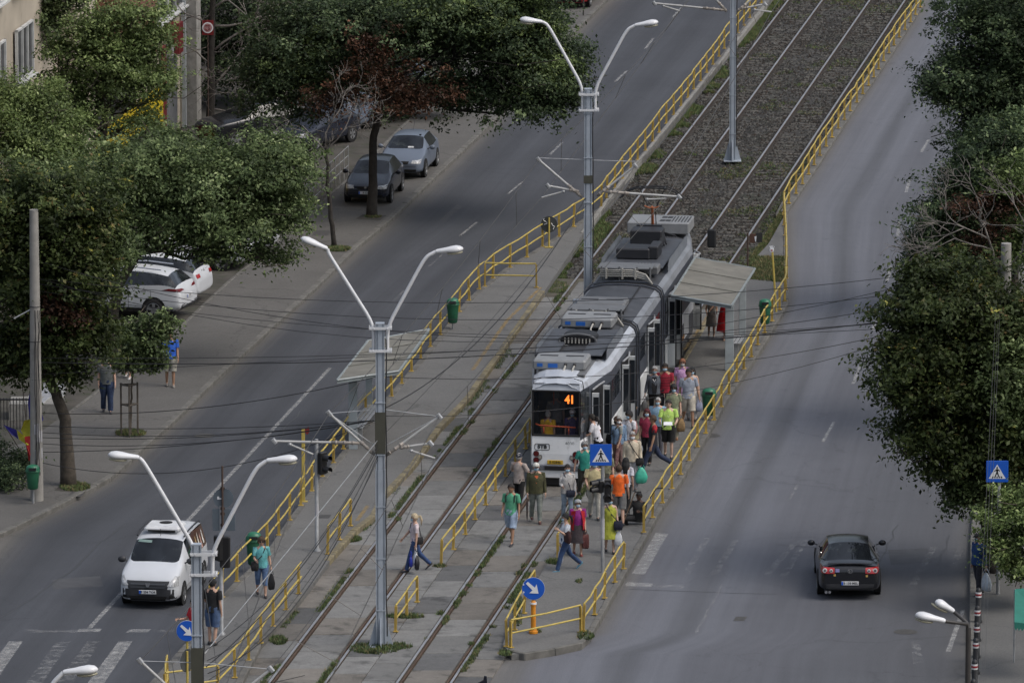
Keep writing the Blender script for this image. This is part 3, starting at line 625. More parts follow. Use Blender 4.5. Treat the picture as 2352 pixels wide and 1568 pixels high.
def mast(base, topy, label, arms, brackets, cant, gauge_w=.26, foot=True, dark=None, group='masts of the tram line with double lamp arms', box=False):
    b = G(*base); z1 = solve_z(base, topy); t = thing('catenary_mast', label, 'mast', b, 0, group); Y = b.y; o = b.copy()
    hpole(t, .0, z1, gauge_w)
    for i, (vert, bend, elbow, root, tip) in enumerate(arms):
        pts = [LP(o, *vert, Y), LP(o, *bend, Y), LP(o, *elbow, Y), LP(o, *root, Y)]
        # round the two bends
        def rnd(p, k=.35):
            out = [p[0]]
            for a, q, c in zip(p, p[1:], p[2:]):
                d1 = (a - q); d2 = (c - q); l1 = min(k, d1.length * .4); l2 = min(k, d2.length * .4); s = q + d1.normalized() * l1; e_ = q + d2.normalized() * l2
                for f in (0, .25, .5, .75, 1): out.append(s * (1 - f) ** 2 + q * 2 * f * (1 - f) + e_ * f * f)
            out.append(p[-1]); return out
        MB().tube(rnd(pts), .048, 10).build('lamp_arm', WHITE, t, smooth=True, angle=60)
        lamp_head(t, LP(o, *root, Y), LP(o, *tip, Y))
    xs = [LP(o, *a[0], Y).x for a in arms]
    for vy in brackets:
        z = LP(o, base[0], vy, Y).z; mb = MB()
        mb.box(((min(xs) + max(xs)) / 2, -.15, z), (max(xs) - min(xs) + .24, .02, .07)); mb.box(((min(xs) + max(xs)) / 2, .15, z), (max(xs) - min(xs) + .24, .02, .07))
        for x in xs + [min(xs) - .09, max(xs) + .09]: mb.tube([(x, -.18, z), (x, .18, z)], .015, 6)
        mb.build('clamp', WHITE, t)
    for k, q in enumerate(cant):
        kind = q[0]; p = [LP(o, *v, Y) for v in q[1:]]
        if kind == 'tie': MB().tube([p[0] + Vector((0, .0, 0)), p[1]], .012, 6).build('tie_wire', GALV, t)
        elif kind == 'ins':
            a, c = p; m1 = a + (c - a) * .33; mb = MB(); mb.tube([a, m1], .045, 8); [mb.tube([a + (m1 - a) * f, a + (m1 - a) * (f + .08)], .06, 8) for f in (.2, .5, .8)]
            mb.build('insulator', M('insulator_grey', (.3, .27, .24), rough=.4), t, smooth=True); MB().tube([m1, c], .035, 8).build('cantilever_tube', M('cantilever_zinc', (.42, .42, .41), rough=.5), t, smooth=True, angle=60)
            MB().tube([c + Vector((-.05, 0, .06)), c + Vector((.05, 0, -.06))], .06, 6).build('clamp', GALV, t)
        else: MB().tube([p[0], p[1]], .028, 8).build('steady_arm', M('cantilever_zinc'), t, smooth=True, angle=60); MB().ell(p[0], (.06, .05, .05), 8, 5).build('clamp', GALV, t)
    if foot:
        mb = MB()
        for a in range(4):
            ca, sa = math.cos(a * PI / 2), math.sin(a * PI / 2); w = gauge_w / 2
            q = [(w * .9, .02, .8), (w * .9, -.02, .8), (w + .2, -.02, .02), (w + .2, .02, .02), (w * .9, .02, .02), (w * .9, -.02, .02)]
            mb.add([(x * ca - y * sa, x * sa + y * ca, z) for x, y, z in q], [(0, 1, 2, 3), (0, 3, 4), (1, 5, 2), (0, 4, 5, 1)])
        mb.box((0, 0, .03), (.62, .6, .03)); mb.build('base_flange', POLEG, t)
    if dark:
        z0, z9 = solve_z(base, dark[0]), solve_z(base, dark[1]); MB().box((0, -.0, (z0 + z9) / 2), (gauge_w + .016, .24, abs(z9 - z0))).build('painted_band', M('olive_band', (.06, .06, .045), rough=.6), t)
    # cable down the side of the mast
    z = z1 - .4; pts = []
    while z > .1: pts.append((gauge_w * .5 + .02 + random.uniform(-.012, .02), -.1, z)); z -= .5
    MB().tube(pts, .018, 5).build('downlead_cable', RUBBER, t)
    if box: mb = MB(); mb.bbox((-.3, -.05, z1 - 6.95), (.34, .25, .68), .03); mb.tube([(-.2, 0, z1 - 7.3), (-.18, 0, z1 - 7.8), (-.1, 0, .1)], .02, 6); mb.build('switch_box', POLEG, t)
    return t
mast((875, 1484), 743, 'tall grey blue mast with two white lamps, standing in the grass between the tracks',
     [((858, 808), (858, 745), (755, 583), (752, 572), (691, 547)), ((890, 808), (890, 750), (977, 590), (1001, 578), (1064, 571))],
     (752, 804), [('ins', (861, 1044), (756, 949)), ('tie', (866, 1026), (756, 949)), ('ins', (886, 1046), (1009, 956)), ('tie', (880, 1026), (1009, 956)), ('ins', (826, 1017), (630, 1013)), ('steady', (666, 1020), (719, 1043)), ('ins', (917, 1028), (989, 1018)), ('steady', (945, 1035), (999, 1052)), ('tie', (756, 949), (866, 940)), ('tie', (1009, 956), (882, 940))], dark=(1040, 945))
mast((1350, 841), 205, 'tall mast with two white lamps rising behind the tram roof, grey switch box on it',
     [((1338, 254), (1338, 200), (1258, 57), (1246, 51), (1194, 45)), ((1367, 254), (1367, 203), (1440, 68), (1458, 59), (1512, 51))],
     (216, 252), [('ins', (1337, 453), (1237, 367)), ('ins', (1371, 450), (1459, 381)), ('tie', (1238, 363), (1342, 367)), ('tie', (1357, 368), (1459, 371)), ('ins', (1330, 440), (1259, 427)), ('steady', (1294, 440), (1244, 454)), ('ins', (1389, 440), (1560, 452)), ('steady', (1486, 458), (1531, 456))], dark=(420, 402), box=True)
mast((457, 2094), 1250, 'cut off mast with two white lamps at the bottom left, before the van',
     [((449, 1323), (449, 1262), (331, 1062), (320, 1051), (248, 1044)), ((488, 1323), (488, 1265), (588, 1074), (612, 1058), (683, 1053))],
     (1270, 1317), [('ins', (455, 1640), (322, 1517)), ('tie', (460, 1521), (322, 1517)), ('ins', (478, 1650), (622, 1536)), ('tie', (470, 1522), (622, 1536)), ('ins', (400, 1615), (180, 1612))], foot=False, dark=(1485, 1900))
mast((1682, 370), -262, 'slim grey mast standing in the ballast between the tracks, top outside the frame',
     [], (), [('ins', (1669, 27), (1610, -40)), ('ins', (1669, 24), (1503, 8)), ('steady', (1524, 14), (1562, 26)), ('ins', (1692, 28), (1760, -30)), ('ins', (1700, 21), (1757, 10)), ('steady', (1733, 23), (1772, 28))], gauge_w=.22)
mast((-5, 2720), 1781, 'mast outside the frame whose white lamp enters at the bottom left edge',
     [((18, 1860), (18, 1795), (118, 1570), (145, 1544), (225, 1536))], (1800,), [], foot=False)
# dark twin lamp at the bottom right
b = G(2216, 2234); t = thing('street_lamp', 'dark lamp post with two white heads at the bottom right', 'street lamp', b); Y = b.y
zt = solve_z((2216, 2234), 1440)
DK = M('dark_pole_paint', (.045, .042, .04), rough=.5)
MB().tube([(0, 0, 0), (0, 0, zt)], [.075, .06], 12).build('pole', DK, t, smooth=True, angle=60)
for root, tip in (((2171, 1426), (2102, 1411)), ((2191, 1404), (2148, 1380))):
    dy = -.2 if root[0] < 2180 else .5
    MB().tube([Vector((0, 0, zt - .1)), Vector((-.02, dy * .1, zt + .08)), P(root[0], root[1], Y + dy) - b], .042, 8).build('arm', DK, t, smooth=True, angle=60)
    lamp_head(t, P(root[0], root[1], Y + dy) - b, P(tip[0], tip[1], Y + dy) - b)
# concrete utility poles
def conc_pole(base, topy, r0, r1, label):
    b = G(*base, .1); t = thing('utility_pole', label, 'utility pole', b, 0, 'round concrete utility poles'); z = solve_z(base, topy) - .1
    mb = MB(); n = 9; mb.tube([(.0 + .0 * k, 0, z * k / n) for k in range(n + 1)], [r0 + (r1 - r0) * k / n for k in range(n + 1)], 16); mb.build('pole', M('spun_concrete', (.27, .26, .24), rough=.85, var=.15, scale=3, bump=.2, dirt_or_sheen=((.15, .14, .13), 1.5, .6)), t, smooth=True, angle=50)
    for zz in (z * .67, z * .55, z * .42): MB().tube([(math.cos(a) * (r1 + .03), math.sin(a) * (r1 + .03), zz) for a in [k * PI / 6 for k in range(13)]], .012, 5).build('band', BLACKM, t)
    for k in range(4):
        p = []; zz = z * .66; 
        while zz > .4: p.append((r0 * .6 * math.sin(k) , -r0 - .01 + random.uniform(-.01, .01), zz)); p[-1] = (p[-1][0] + random.uniform(-.03, .03), p[-1][1], zz); zz -= .6
        MB().tube(p, .011, 5).build('cable', RUBBER, t)
    MB().tube([(-.1, 0, z * .66), (-.6, -.1, z * .63)], .02, 6).build('stay_bracket', GALV, t)
    # paste-up paper remains
    mb = MB()
    for k in range(5):
        a0 = random.uniform(-2.4, -.9); zz = random.uniform(1.0, 2.2)
        rr = r0 * .97 + .004; mb.add([(math.cos(a) * rr, math.sin(a) * rr, zz + dz) for a, dz in ((a0, 0), (a0 + .8, .03), (a0 + .8, .33), (a0, .3))], [(0, 1, 2, 3)])
    mb.build('poster_scraps', M('old_paper', (.42, .42, .44), rough=.9), t); return t
conc_pole((85, 1150), 475, .19, .125, 'round concrete pole on the left pavement with a green bin strapped to it')
conc_pole((2303, 1290), 552, .19, .14, 'round concrete pole rising out of the tree crowns on the right')
# ================================================================== WIRES
def wire(name, a, b, sag, label, cat='cable', r=.014, group='cables slung across the boulevard', mat=RUBBER, n=18):
    c = (a + b) / 2; pts = [a + (b - a) * (k / n) - Vector((0, 0, sag * 4 * (k / n) * (1 - k / n))) - c for k in range(n + 1)]
    o = MB().tube(pts, r * .72, 5).build(name, mat, None, smooth=True); o.location = c; return tag(o, label, cat, group)
YL1 = G(875, 1484).y; YL2 = G(1350, 841).y; YL3 = G(457, 2094).y; YL0 = G(1682, 370).y; YLP = G(85, 1150).y; YRP = G(2303, 1290).y
Cw = M('contact_wire_metal', (.09, .085, .08), rough=.5, metal=.5)
def contact(pts, mess, label):
    t = thing('contact_line', label, 'overhead line', pts[0], 0, 'contact lines over the two tracks'); o = Vector(pts[0])
    mb = MB()
    for a, b in zip(pts, pts[1:]): mb.tube([a - o, b - o], .011, 5)
    mb.build('contact_wire', Cw, t); mb = MB()
    for a, b, c, d in zip(mess, mess[1:], pts, pts[1:]):
        n = 16; s = .35; q = [a + (b - a) * (k / n) - Vector((0, 0, s * 4 * (k / n) * (1 - k / n))) for k in range(n + 1)]; mb.tube([p - o for p in q], .011, 5)
        for k in (2, 5, 8, 11, 14): MB().tube([q[k] - o, c + (d - c) * (k / n) - o], .008, 4).build('dropper', Cw, t)
    mb.build('messenger_wire', Cw, t)
contact([P(500, 1620, YL3) - Vector((.6, 12, 0)), P(719, 1043, YL1), P(1244, 454, YL2), P(1562, 26, YL0), P(1900, -400, YL0 + 38)], [P(322, 1517, YL3), P(756, 949, YL1), P(1237, 367, YL2), P(1610, -40, YL0), P(1880, -480, YL0 + 38)], 'thin overhead line with droppers above the left hand track')
contact([P(740, 1600, YL3), P(999, 1052, YL1), P(1531, 456, YL2), P(1772, 28, YL0), P(2060, -400, YL0 + 38)], [P(622, 1536, YL3), P(1009, 956, YL1), P(1459, 381, YL2), P(1760, -30, YL0), P(2080, -470, YL0 + 38)], 'thin overhead line with droppers above the tram track')
span = [((90, 640), (2300, 604), .9, .013, 'upper thin cable crossing above the shelter roof'), ((88, 652), (2302, 640), 1.1, .013, 'second thin cable from the top, over the shelter'),
        ((88, 600), (2300, 650), 1.9, .013, 'sagging cable ending in the right hand crowns'), ((88, 640), (2300, 590), 2.1, .012, 'deep sagging cable over the tram roof'),
        ((88, 668), (2302, 712), 1.0, .011, 'faint cable crossing the left road below the lamps'), ((86, 832), (2300, 705), .55, .02, 'thick black cable crossing behind the middle mast'),
        ((86, 822), (2300, 715), .4, .013, 'thin cable just above the thick one'), ((85, 860), (2302, 740), .0, .011, 'faint cable low across the right road')]
for (a, b, s, r, lab) in span:
    wire('cable', P(a[0], a[1], YLP), P(b[0], b[1], YRP), s, lab, r=r)
wire('cable', P(85, 948, YLP), P(868, 864, YL1), .35, 'cable from the left concrete pole to the middle mast, upper', r=.016)
wire('cable', P(868, 864, YL1), P(2302, 700, YRP), .75, 'cable from the middle mast passing the tram front to the right', r=.014)
wire('cable', P(878, 955, YL1), P(2302, 690, YRP), .9, 'cable passing the windscreen of the tram', r=.012)
for k, (ya, s, lab) in enumerate(((985, .05, 'top'), (1000, .15, 'second'), (1012, .12, 'third'), (1026, .2, 'fourth'), (1046, .1, 'fifth'))):
    wire('cable', P(85, ya - 8, YLP), P(858, 965, YL1), s + .1, lab + ' cable of the bundle from the left pole to the middle mast', r=.014, group='bundle of cables to the middle mast')
wire('cable', P(85, 1060, YLP), P(862, 965, YL1), .8, 'lowest slack cable from the left pole, crossing the pavement', r=.014, group='bundle of cables to the middle mast')
wire('cable', P(884, 937, YL1), P(1345, 455, YL2), .9, 'thick black cable sagging from the middle mast to the mast behind the tram', r=.022)
wire('cable', P(884, 995, YL1), P(1348, 470, YL2), .2, 'thin stay between the two tall masts', r=.01)
for k in range(6):
    wire('cable', P(868, 1010 + 9 * k, YL1), P(470 + 2 * k, (1500, 1492, 1530, 1516, 1545, 1560)[k], YL3), (.0, .7, .55, .9, 1.1, .8)[k], ('pale stay', 'black cable, left', 'black cable, middle', 'black cable, right', 'lowest black cable', 'thin black cable')[k] + ' running down from the middle mast to the corner mast', r=(.018, .014, .02, .014, .02, .012)[k], group='cables between the middle and corner masts', mat=GALV if k == 0 else RUBBER)
for k in range(3):
    wire('cable', P(500 + 4 * k, 1640, YL3 - 20), P(2262 + 12 * k, 560 - 20 * k, YRP + 2), .0, 'x', r=.008) if False else None
for k, (x0, x1) in enumerate(((2240, 2300), (2252, 2304), (2230, 2296))):
    wire('cable', P(x0 - 6, 1900, YRP - 45), P(x1 - 4, 640 - 12 * k, YRP), .3, ('left', 'middle', 'right')[k] + ' thin cable dropping steeply beside the right hand trees', r=.007, group='steep cables beside the right hand trees', mat=Cw)
wire('cable', P(345, 1600, YL3 + 3), P(700, 1550, YL3 + 4), .1, 'loose cable at the bottom edge below the railing', r=.012)
# ================================================================== SIGNS
def disc(t, c, r, mat, yaw=0., thick=.012, name='plate', back=None):
    mb = MB(); n = 32; Q = Matrix.Rotation(yaw, 3, 'Z')
    rg = [[Vector(c) + Q @ Vector((math.cos(2 * PI * k / n) * r, y, math.sin(2 * PI * k / n) * r)) for k in range(n)] for y in (-thick / 2, thick / 2)]
    mb.loft(rg); return mb.build(name, mat, t)
def face(t, c, V, mat, yaw=0., off=.01, name='symbol'):
    """a flat shape in the plane of the sign: V in metres (x right, z up)"""
    p = [Vector((x, z, 0)) for x, z in V]
    mb = MB().poly([(a.x, a.y) for a in p], None, 0); Q = Matrix.Rotation(yaw, 3, 'Z')
    mb.v = [tuple(Vector(c) + Q @ Vector((x, -off, z))) for x, z, _ in mb.v]
    return mb.build(name, mat, t)
def arrow_sign(base, cy, r, z0, label, post, group=None, sticker=False):
    b = G(base[0], base[1], z0); t = thing('keep_right_sign', label, 'road sign', b, 0, 'blue round arrow signs'); zc = P(base[0], cy, b.y).z - z0
    disc(t, (0, -.05, zc), r, BLUES); disc(t, (0, -.043, zc), r + .008, M('sign_rim', (.5, .5, .52), rough=.4), thick=.01, name='rim')
    s = r
    A = [(-.72, .5), (-.55, .68), (.12, .13), (.3, .32) , (.48, -.42), (-.28, -.28) , (-.06, -.1)]
    A = [(-.66, .46), (-.5, .64), (.14, .1), (.28, .42), (.46, -.44), (-.36, -.4), (-.08, -.14)]
    face(t, (0, -.058, zc), [(x * s, z * s) for x, z in A], SIGNW, name='arrow')
    if post == 'bollard':
        MB().tube([(0, 0, 0), (0, 0, zc)], .03, 10).build('post', YEL, t, smooth=True, angle=60)
        mb = MB(); mb.tube([(0, 0, .0), (0, 0, .06), (0, 0, .07), (0, 0, .12), (0, 0, .13), (0, 0, .75), (0, 0, .77), (0, 0, .82), (0, 0, .9)], [.12, .12, .1, .09, .07, .065, .085, .085, .04], 14)
        mb.build('sleeve', M('orange_sleeve', (.62, .24, .02), rough=.4), t, smooth=True, angle=40); MB().tube([(0, 0, .79), (0, 0, .84)], .088, 14).build('reflective_band', SIGNW, t)
    else: MB().tube([(0, 0, -.0), (0, 0, zc + r)], .032, 10).build('post', YEL, t, smooth=True, angle=60)
    if sticker:
        for q in ((-.92, .38), (-.9, -.32)): face(t, (0, -.058, zc), [((q[0] + a) * r, (q[1] + b_) * r) for a, b_ in ((0, -.09), (.1, -.06), (.13, .02), (.06, .02), (.09, .1), (0, .08))], SIGNW, name='sticker')
    return t
arrow_sign((1225, 1453), 1350, .3, .17, 'blue round arrow sign on an orange sleeve at the tip of the right island', 'bollard', sticker=True)
arrow_sign((431, 1640), 1447, .265, .1, 'blue round arrow sign at the bottom left, its left post behind the wires', 'plain')
def back_sign(base, cy, r, z0, label, scrawl=False, squash=1., full=True):
    b = G(base[0], base[1], z0); t = thing('road_sign', label, 'road sign', b, 0, None); zc = P(base[0], cy, b.y).z - z0
    disc(t, (0, .05, zc), r, M('sign_back', (.05, .055, .055), rough=.5, var=.3), yaw=0 if squash == 1 else 1.0)
    MB().tube([(0, 0, 0), (0, 0, zc + r * .85)], .03, 10).build('post', YEL, t, smooth=True, angle=60); MB().box((0, 0, .01), (.3, .2, .02)).build('foot', YEL, t)
    if scrawl:
        for sx, z_ in ((-.13, .1), (.13, -.06)):
            p = [Vector((sx + random.uniform(-.07, .07), .04, zc + z_ + .035 * k)) for k in range(-3, 4)]; MB().tube(p, .009, 4).build('graffiti', SIGNW, t)
    return t
back_sign((1261, 568), 516, .28, .18, 'dark back of a round sign with white scrawls, yellow post at the left platform end', True)
back_sign((431, 1660), 1517, .3, .1, 'turned grey back of a round sign on the yellow post at the bottom left', squash=.6)
def crossing_sign(base, cx, cy, half, z0, label, poley=None):
    b = G(base[0], base[1], z0); t = thing('crossing_sign', label, 'road sign', b, 0, 'blue pedestrian crossing signs'); c = P(cx, cy, b.y) - b; c.y = -.07; s = half
    mb = MB(); mb.bbox((c.x, c.y, c.z), (2 * s, .02, 2 * s), .012); mb.build('plate', BLUES, t)
    face(t, c, [(-.78 * s, -.66 * s), (.78 * s, -.66 * s), (0, .66 * s)], SIGNW, off=.013, name='triangle')
    man = MB(); Y_ = -.016
    def bar(a, e_, w, w2=None):
        w2 = w2 or w; a = Vector((a[0], 0, a[1])); e_ = Vector((e_[0], 0, e_[1])); d = (e_ - a).normalized(); n = Vector((-d.z, 0, d.x))
        man.add([Vector((c.x, c.y + Y_, c.z)) + q * s for q in (a - n * w, a + n * w, e_ + n * w2, e_ - n * w2)], [(0, 1, 2, 3)])
    bar((0, .24), (.0, -.14), .09, .07); bar((-.02, -.1), (-.2, -.5), .06, .045); bar((.03, -.1), (.17, -.5), .06, .045); bar((-.05, .2), (-.24, .02), .045); bar((.05, .2), (.24, .04), .045)
    man.add([Vector((c.x + math.cos(a) * .075 * s, c.y + Y_, c.z + (.35 + math.sin(a) * .085) * s)) for a in [k * PI / 5 for k in range(10)]], [tuple(range(10))])
    for k in (-2, -1, 0, 1, 2): bar((k * .24 - .02 * k, -.6), (k * .19 - .02 * k, -.44), .055)
    man.build('walking_figure', SIGNB, t)
    MB().tube([(0, 0, 0), (0, 0, c.z + s * (.6 if poley is None else poley))], .05, 12).build('pole', GALV, t, smooth=True, angle=60)
    for dz in (.1, -.1): MB().tube([(0, 0, c.z + dz), (c.x, -.06, c.z + dz)], .02, 6).build('bracket', GALV, t)
    return t, b
s1, b1 = crossing_sign((1384, 1314), 1380, 1043, .3, .16, 'blue crossing sign in front of the crowd beside the tram')
s2, b2 = crossing_sign((2292, 1364), 2290, 1081, .3, .125, 'blue crossing sign half in the leaves at the right edge')
# scraps of paper round the pole
MB().tube([(0, 0, .95), (0, 0, 1.5)], .054, 12).build('sticker_wrap', M('old_paper'), s1)
TLB = M('signal_black', (.012, .012, .013), rough=.45)
def traffic_light(base, topy, heads, label, poleh=None, z0=.16, pole=True):
    b = G(base[0], base[1], z0); t = thing('traffic_light', label, 'traffic light', b, 0, 'black traffic lights'); zt = P(base[0], topy, b.y).z - z0
    if pole:
        MB().tube([(0, 0, 0), (0, 0, .04), (0, 0, .1), (0, 0, zt)], [.1, .1, .055, .05], 12).build('pole', GALV, t, smooth=True, angle=60)
        MB().tube([(0, 0, 1.0), (0, 0, 1.35)], .055, 12).build('sticker_wrap', M('old_paper'), t)
    for (x, y0, y1, yaw) in heads:
        za = P(base[0], y0, b.y).z - z0; zb = P(base[0], y1, b.y).z - z0; cx = (x - base[0]) / (FP / (b.y * CT)); zc = (za + zb) / 2; hh = za - zb
        Q = Matrix.Rotation(yaw, 3, 'Z'); mb = MB(); mb.bbox((cx, -.05, zc), (.27, .16, hh), .03, rz=yaw); n = max(2, round(hh / .27))
        h = mb.build('signal_head', TLB, t)
        for k in range(n):
            z = zb + hh * (k + .5) / n; f = Q @ Vector((0, -1, 0)); c = Vector((cx, -.05, z)) + f * .08; sd = Q @ Vector((1, 0, 0))
            disc(h, c + f * .004, .09, M('signal_lens_off', (.03, .025, .02), rough=.2), yaw=yaw, name='lens')
            mb = MB(); m_ = 12; r1 = [c + sd * math.cos(a) * .1 + Vector((0, 0, math.sin(a) * .1)) for a in [PI * (-.15 + 1.3 * j / m_) for j in range(m_ + 1)]]; r2 = [p + f * (.2) - Vector((0, 0, .03)) for p in r1]
            mb.loft([r1, r2], (0, 0), close=False); mb.build('visor', TLB, h)
    return t
traffic_light((728, 1265), 1008, [(742, 1036, 1088, .9)], 'black traffic light on a grey pole on the left platform', z0=.17)
traffic_light((1384, 1312), 1090, [(1392, 1098, 1152, .15), (1378, 1100, 1130, -1.2)], 'black signal box on the crossing sign pole in front of the crowd', pole=False)
tl = traffic_light((509, 1457), 1160, [(503, 1228, 1286, 2.2), (519, 1230, 1302, PI - .1)], 'black traffic light seen from behind, beside the corner mast', z0=.17)
b = G(513, 1459, .17); t = thing('sign_post', 'rusty post with the backs of a round and a square sign behind the corner mast', 'road sign', b); zz = lambda y: P(513, y, b.y).z - .17
MB().tube([(0, .03, zz(1300)), (0, .03, zz(1070))], .028, 8).build('post', M('rusty_tube', (.075, .05, .04), rough=.8, var=.3), t, smooth=True, angle=60)
SB = M('sign_back_blue_grey', (.1, .125, .15), rough=.45, var=.12)
disc(t, (.02, .08, zz(1145)), .27, SB); MB().bbox((.03, .08, zz(1194)), (.6, .015, .6), .01).build('square_plate', SB, t)
for y in (1122, 1168, 1180, 1206): MB().box((0, .05, zz(y)), (.12, .03, .07)).build('clamp', M('rusty_tube'), t)
face(t, (.02 - .11, .07, zz(1144)), [(-.05, -.04), (.06, -.04), (.06, 0), (0, 0), (0, .04), (-.05, .04)], SIGNW, name='sticker')
# small yellow posts
b = G(697, 1152, .17); t = thing('marker_post', 'tall flat yellow post with a red rag, rising from the left railing', 'post', b); z = P(697, 985, b.y).z - .17
MB().bbox((0, 0, z / 2), (.1, .05, z), .01).build('post', YEL, t); MB().box((0, 0, .012), (.24, .16, .024)).build('foot', YEL, t); MB().add([(.05, -.03, z), (.16, -.05, z + .08), (.19, -.04, z - .06), (.12, -.03, z - .16), (.06, -.04, z - .1)], [(0, 1, 2, 3, 4)]).build('rag', M('red_rag', (.2, .02, .02)), t)
b = G(1783, 716, .16); t = thing('marker_post', 'yellow post topped by a small white hand sign, beside the dry grass', 'post', b); z = P(1772, 578, b.y).z - .16
MB().tube([(0, 0, 0), (-.14, 0, z)], .035, 10).build('post', YEL, t, smooth=True, angle=60)
hb = MB(); hb.ell((-.16, -.02, z + .06), (.07, .015, .09), 10, 8)
for k, a in enumerate((-.5, -.2, .05, .3, .75)): hb.tube([(-.16 + math.sin(a) * .05, -.02, z + .1), (-.16 + math.sin(a) * .14, -.02, z + .1 + math.cos(a) * .1)], .012, 6)
hb.build('hand_plate', SIGNW, t); face(t, (-.16, -.03, z + .05), [(-.03, -.02), (.03, -.02), (.03, .02), (-.03, .02)], M('red_mark', (.3, .03, .03)), name='symbol')
b = G(1717, 640, 0); t = thing('signal_post', 'thin brown post with small rusty plates beyond the shelter', 'post', b); z = P(1717, 535, b.y).z
MB().tube([(0, 0, 0), (0, 0, z)], .03, 8).build('post', M('rusty_tube'), t); MB().box((.16, 0, z - .18), (.2, .03, .3)).build('plate', M('rust_plate', (.1, .05, .035), rough=.8, var=.3), t); MB().box((.38, .05, z - .16), (.2, .03, .32)).build('plate', M('dark_plate', (.03, .03, .03)), t)
MB().add([(.22, -.03, z - .12), (.29, -.03, z - .1), (.27, -.03, z - .3), (.24, -.03, z - .26)], [(0, 1, 2, 3)]).build('sticker', SIGNW, t)
# no parking style red sign by the shop
b = G(486, 310, .12); t = thing('round_sign', 'small red square sign with a white ring on the far left trunk', 'sign', b + Vector((0, -.35, 0))); z = P(478, 68, b.y).z
MB().bbox((-.1, -.02, z), (.42, .02, .55), .01).build('plate', M('sign_red', (.17, .012, .015), rough=.4), t); disc(t, (-.1, -.04, z), .2, SIGNW, name='ring'); disc(t, (-.1, -.05, z), .155, M('sign_grey_centre', (.35, .2, .2)), name='centre')
mb = MB(); mb.tube([(-.18, -.062, z + .08), (-.02, -.062, z + .08), (-.06, -.062, z + .0), (-.02, -.062, z - .05), (-.12, -.062, z - .1), (-.19, -.062, z - .03)], .014, 5); mb.build('symbol', M('sign_red'), t); MB().tube([(-.1, .0, -.2), (-.1, .0, z)], .02, 8).build('post', M('rusty_tube'), t)
# ================================================================== SHELTERS
ROOFM = M('shelter_roof_sheet', (.165, .158, .135), rough=.8, var=.2, scale=1.2, dirt_or_sheen=((.1, .095, .083), 1.3, .55)); ROOFE = M('shelter_edge_paint', (.22, .25, .255), rough=.45)
def shelter(corners, zs, posts, label, bench):
    c0 = G(posts[0][0], posts[0][1], .17); t = thing('tram_shelter', label, 'shelter', c0, 0, 'tram stop shelters'); o = c0
    W = [P(x, y, Y) for (x, y), Y in zip(corners, zs)]; W = [w_ - o for w_ in W]
    nrm = (W[1] - W[0]).cross(W[3] - W[0]).normalized(); nrm = nrm if nrm.z > 0 else -nrm
    mb = MB(); n = 24
    for k in range(n + 1):        # ribbed sheet
        a = W[0] + (W[3] - W[0]) * k / n; b = W[1] + (W[2] - W[1]) * k / n; h = nrm * (.012 if k % 6 == 0 else random.uniform(-.004, .004))
        for q in range(7): mb.v.append(tuple(a + (b - a) * q / 6 + h + nrm * random.uniform(-.006, .006)))
    for k in range(n):
        for q in range(6): mb.f.append((k * 7 + q, k * 7 + q + 1, k * 7 + 8 + q, k * 7 + 7 + q)); mb.m.append(0)
    mb.build('roof', ROOFM, t, smooth=False)
    mb = MB(); dn = -nrm * .1; mb.add([w_ + dn for w_ in W] + [w_ - nrm * .02 for w_ in W], [(0, 1, 2, 3), (3, 2, 1, 0)] + [(i, (i + 1) % 4, 4 + (i + 1) % 4, 4 + i) for i in range(4)])
    mb.build('roof_underside', ROOFE, t)
    for i in range(4): MB().tube([W[i], W[(i + 1) % 4]], .035, 6).build('edge_trim', ROOFE, t)
    for k in (1, 2): # seams
        a = W[0] + (W[3] - W[0]) * k / 3 + nrm * .02; b = W[1] + (W[2] - W[1]) * k / 3 + nrm * .02; MB().tube([a, b], .012, 5).build('seam', M('roof_seam', (.12, .12, .1)), t)
    for (x, y, w_) in posts:
        p = G(x, y, .17) - o; zt = None
        hh = 0
        # height of the roof plane above the post
        den = nrm.z; hh = W[0].z - (nrm.x * (p.x - W[0].x) + nrm.y * (p.y - W[0].y)) / den - .06
        MB().bbox((p.x, p.y, hh / 2), (w_, .1, hh), .01).build('post', M('shelter_post_paint', (.34, .38, .4), rough=.55, var=.15, scale=3, dirt_or_sheen=((.2, .2, .19), 4, .6)), t)
    return t, o
s, o = shelter([(1596, 592), (1734, 617), (1680, 702), (1542, 678)], [G(1596, 790).y, G(1734, 800).y, G(1680, 900).y, G(1545, 890).y], [(1675, 850, .27), (1705, 789, .22)], 'tram shelter with a pale sheet roof beside the middle of the tram', None)
s_, o_ = shelter([(845, 783), (986, 756), (916, 852), (774, 873)], [G(845, 975).y, G(986, 950).y, G(916, 1055).y, G(774, 1070).y], [(811, 1031, .26), (848, 958, .2)], 'tram shelter with a pale sheet roof on the left platform beside the middle mast', None)
def bench(c, d, label, Lb=1.9):
    b = G(*c, .17); t = thing('bench', label, 'bench', b, math.atan2(d[1], d[0]), 'grey metal benches in the shelters')
    mb = MB(); [mb.bbox((0, y, .45), (Lb, .1, .025), .01) for y in (-.17, -.05, .07, .19)]; mb.build('seat', GALV, t); MB().bbox((0, .26, .72), (Lb, .02, .3), .01).build('backrest', GALV, t)
    for x in (-Lb * .4, Lb * .4): MB().box((x, .02, .22), (.05, .36, .44)).build('leg', GALV, t)
bench((838, 990), (TD.x, TD.y), 'grey metal bench under the left platform shelter', 3.6)
bench((1690, 812), (TD.x, TD.y), 'white grey bench end behind the right shelter post', 1.4)
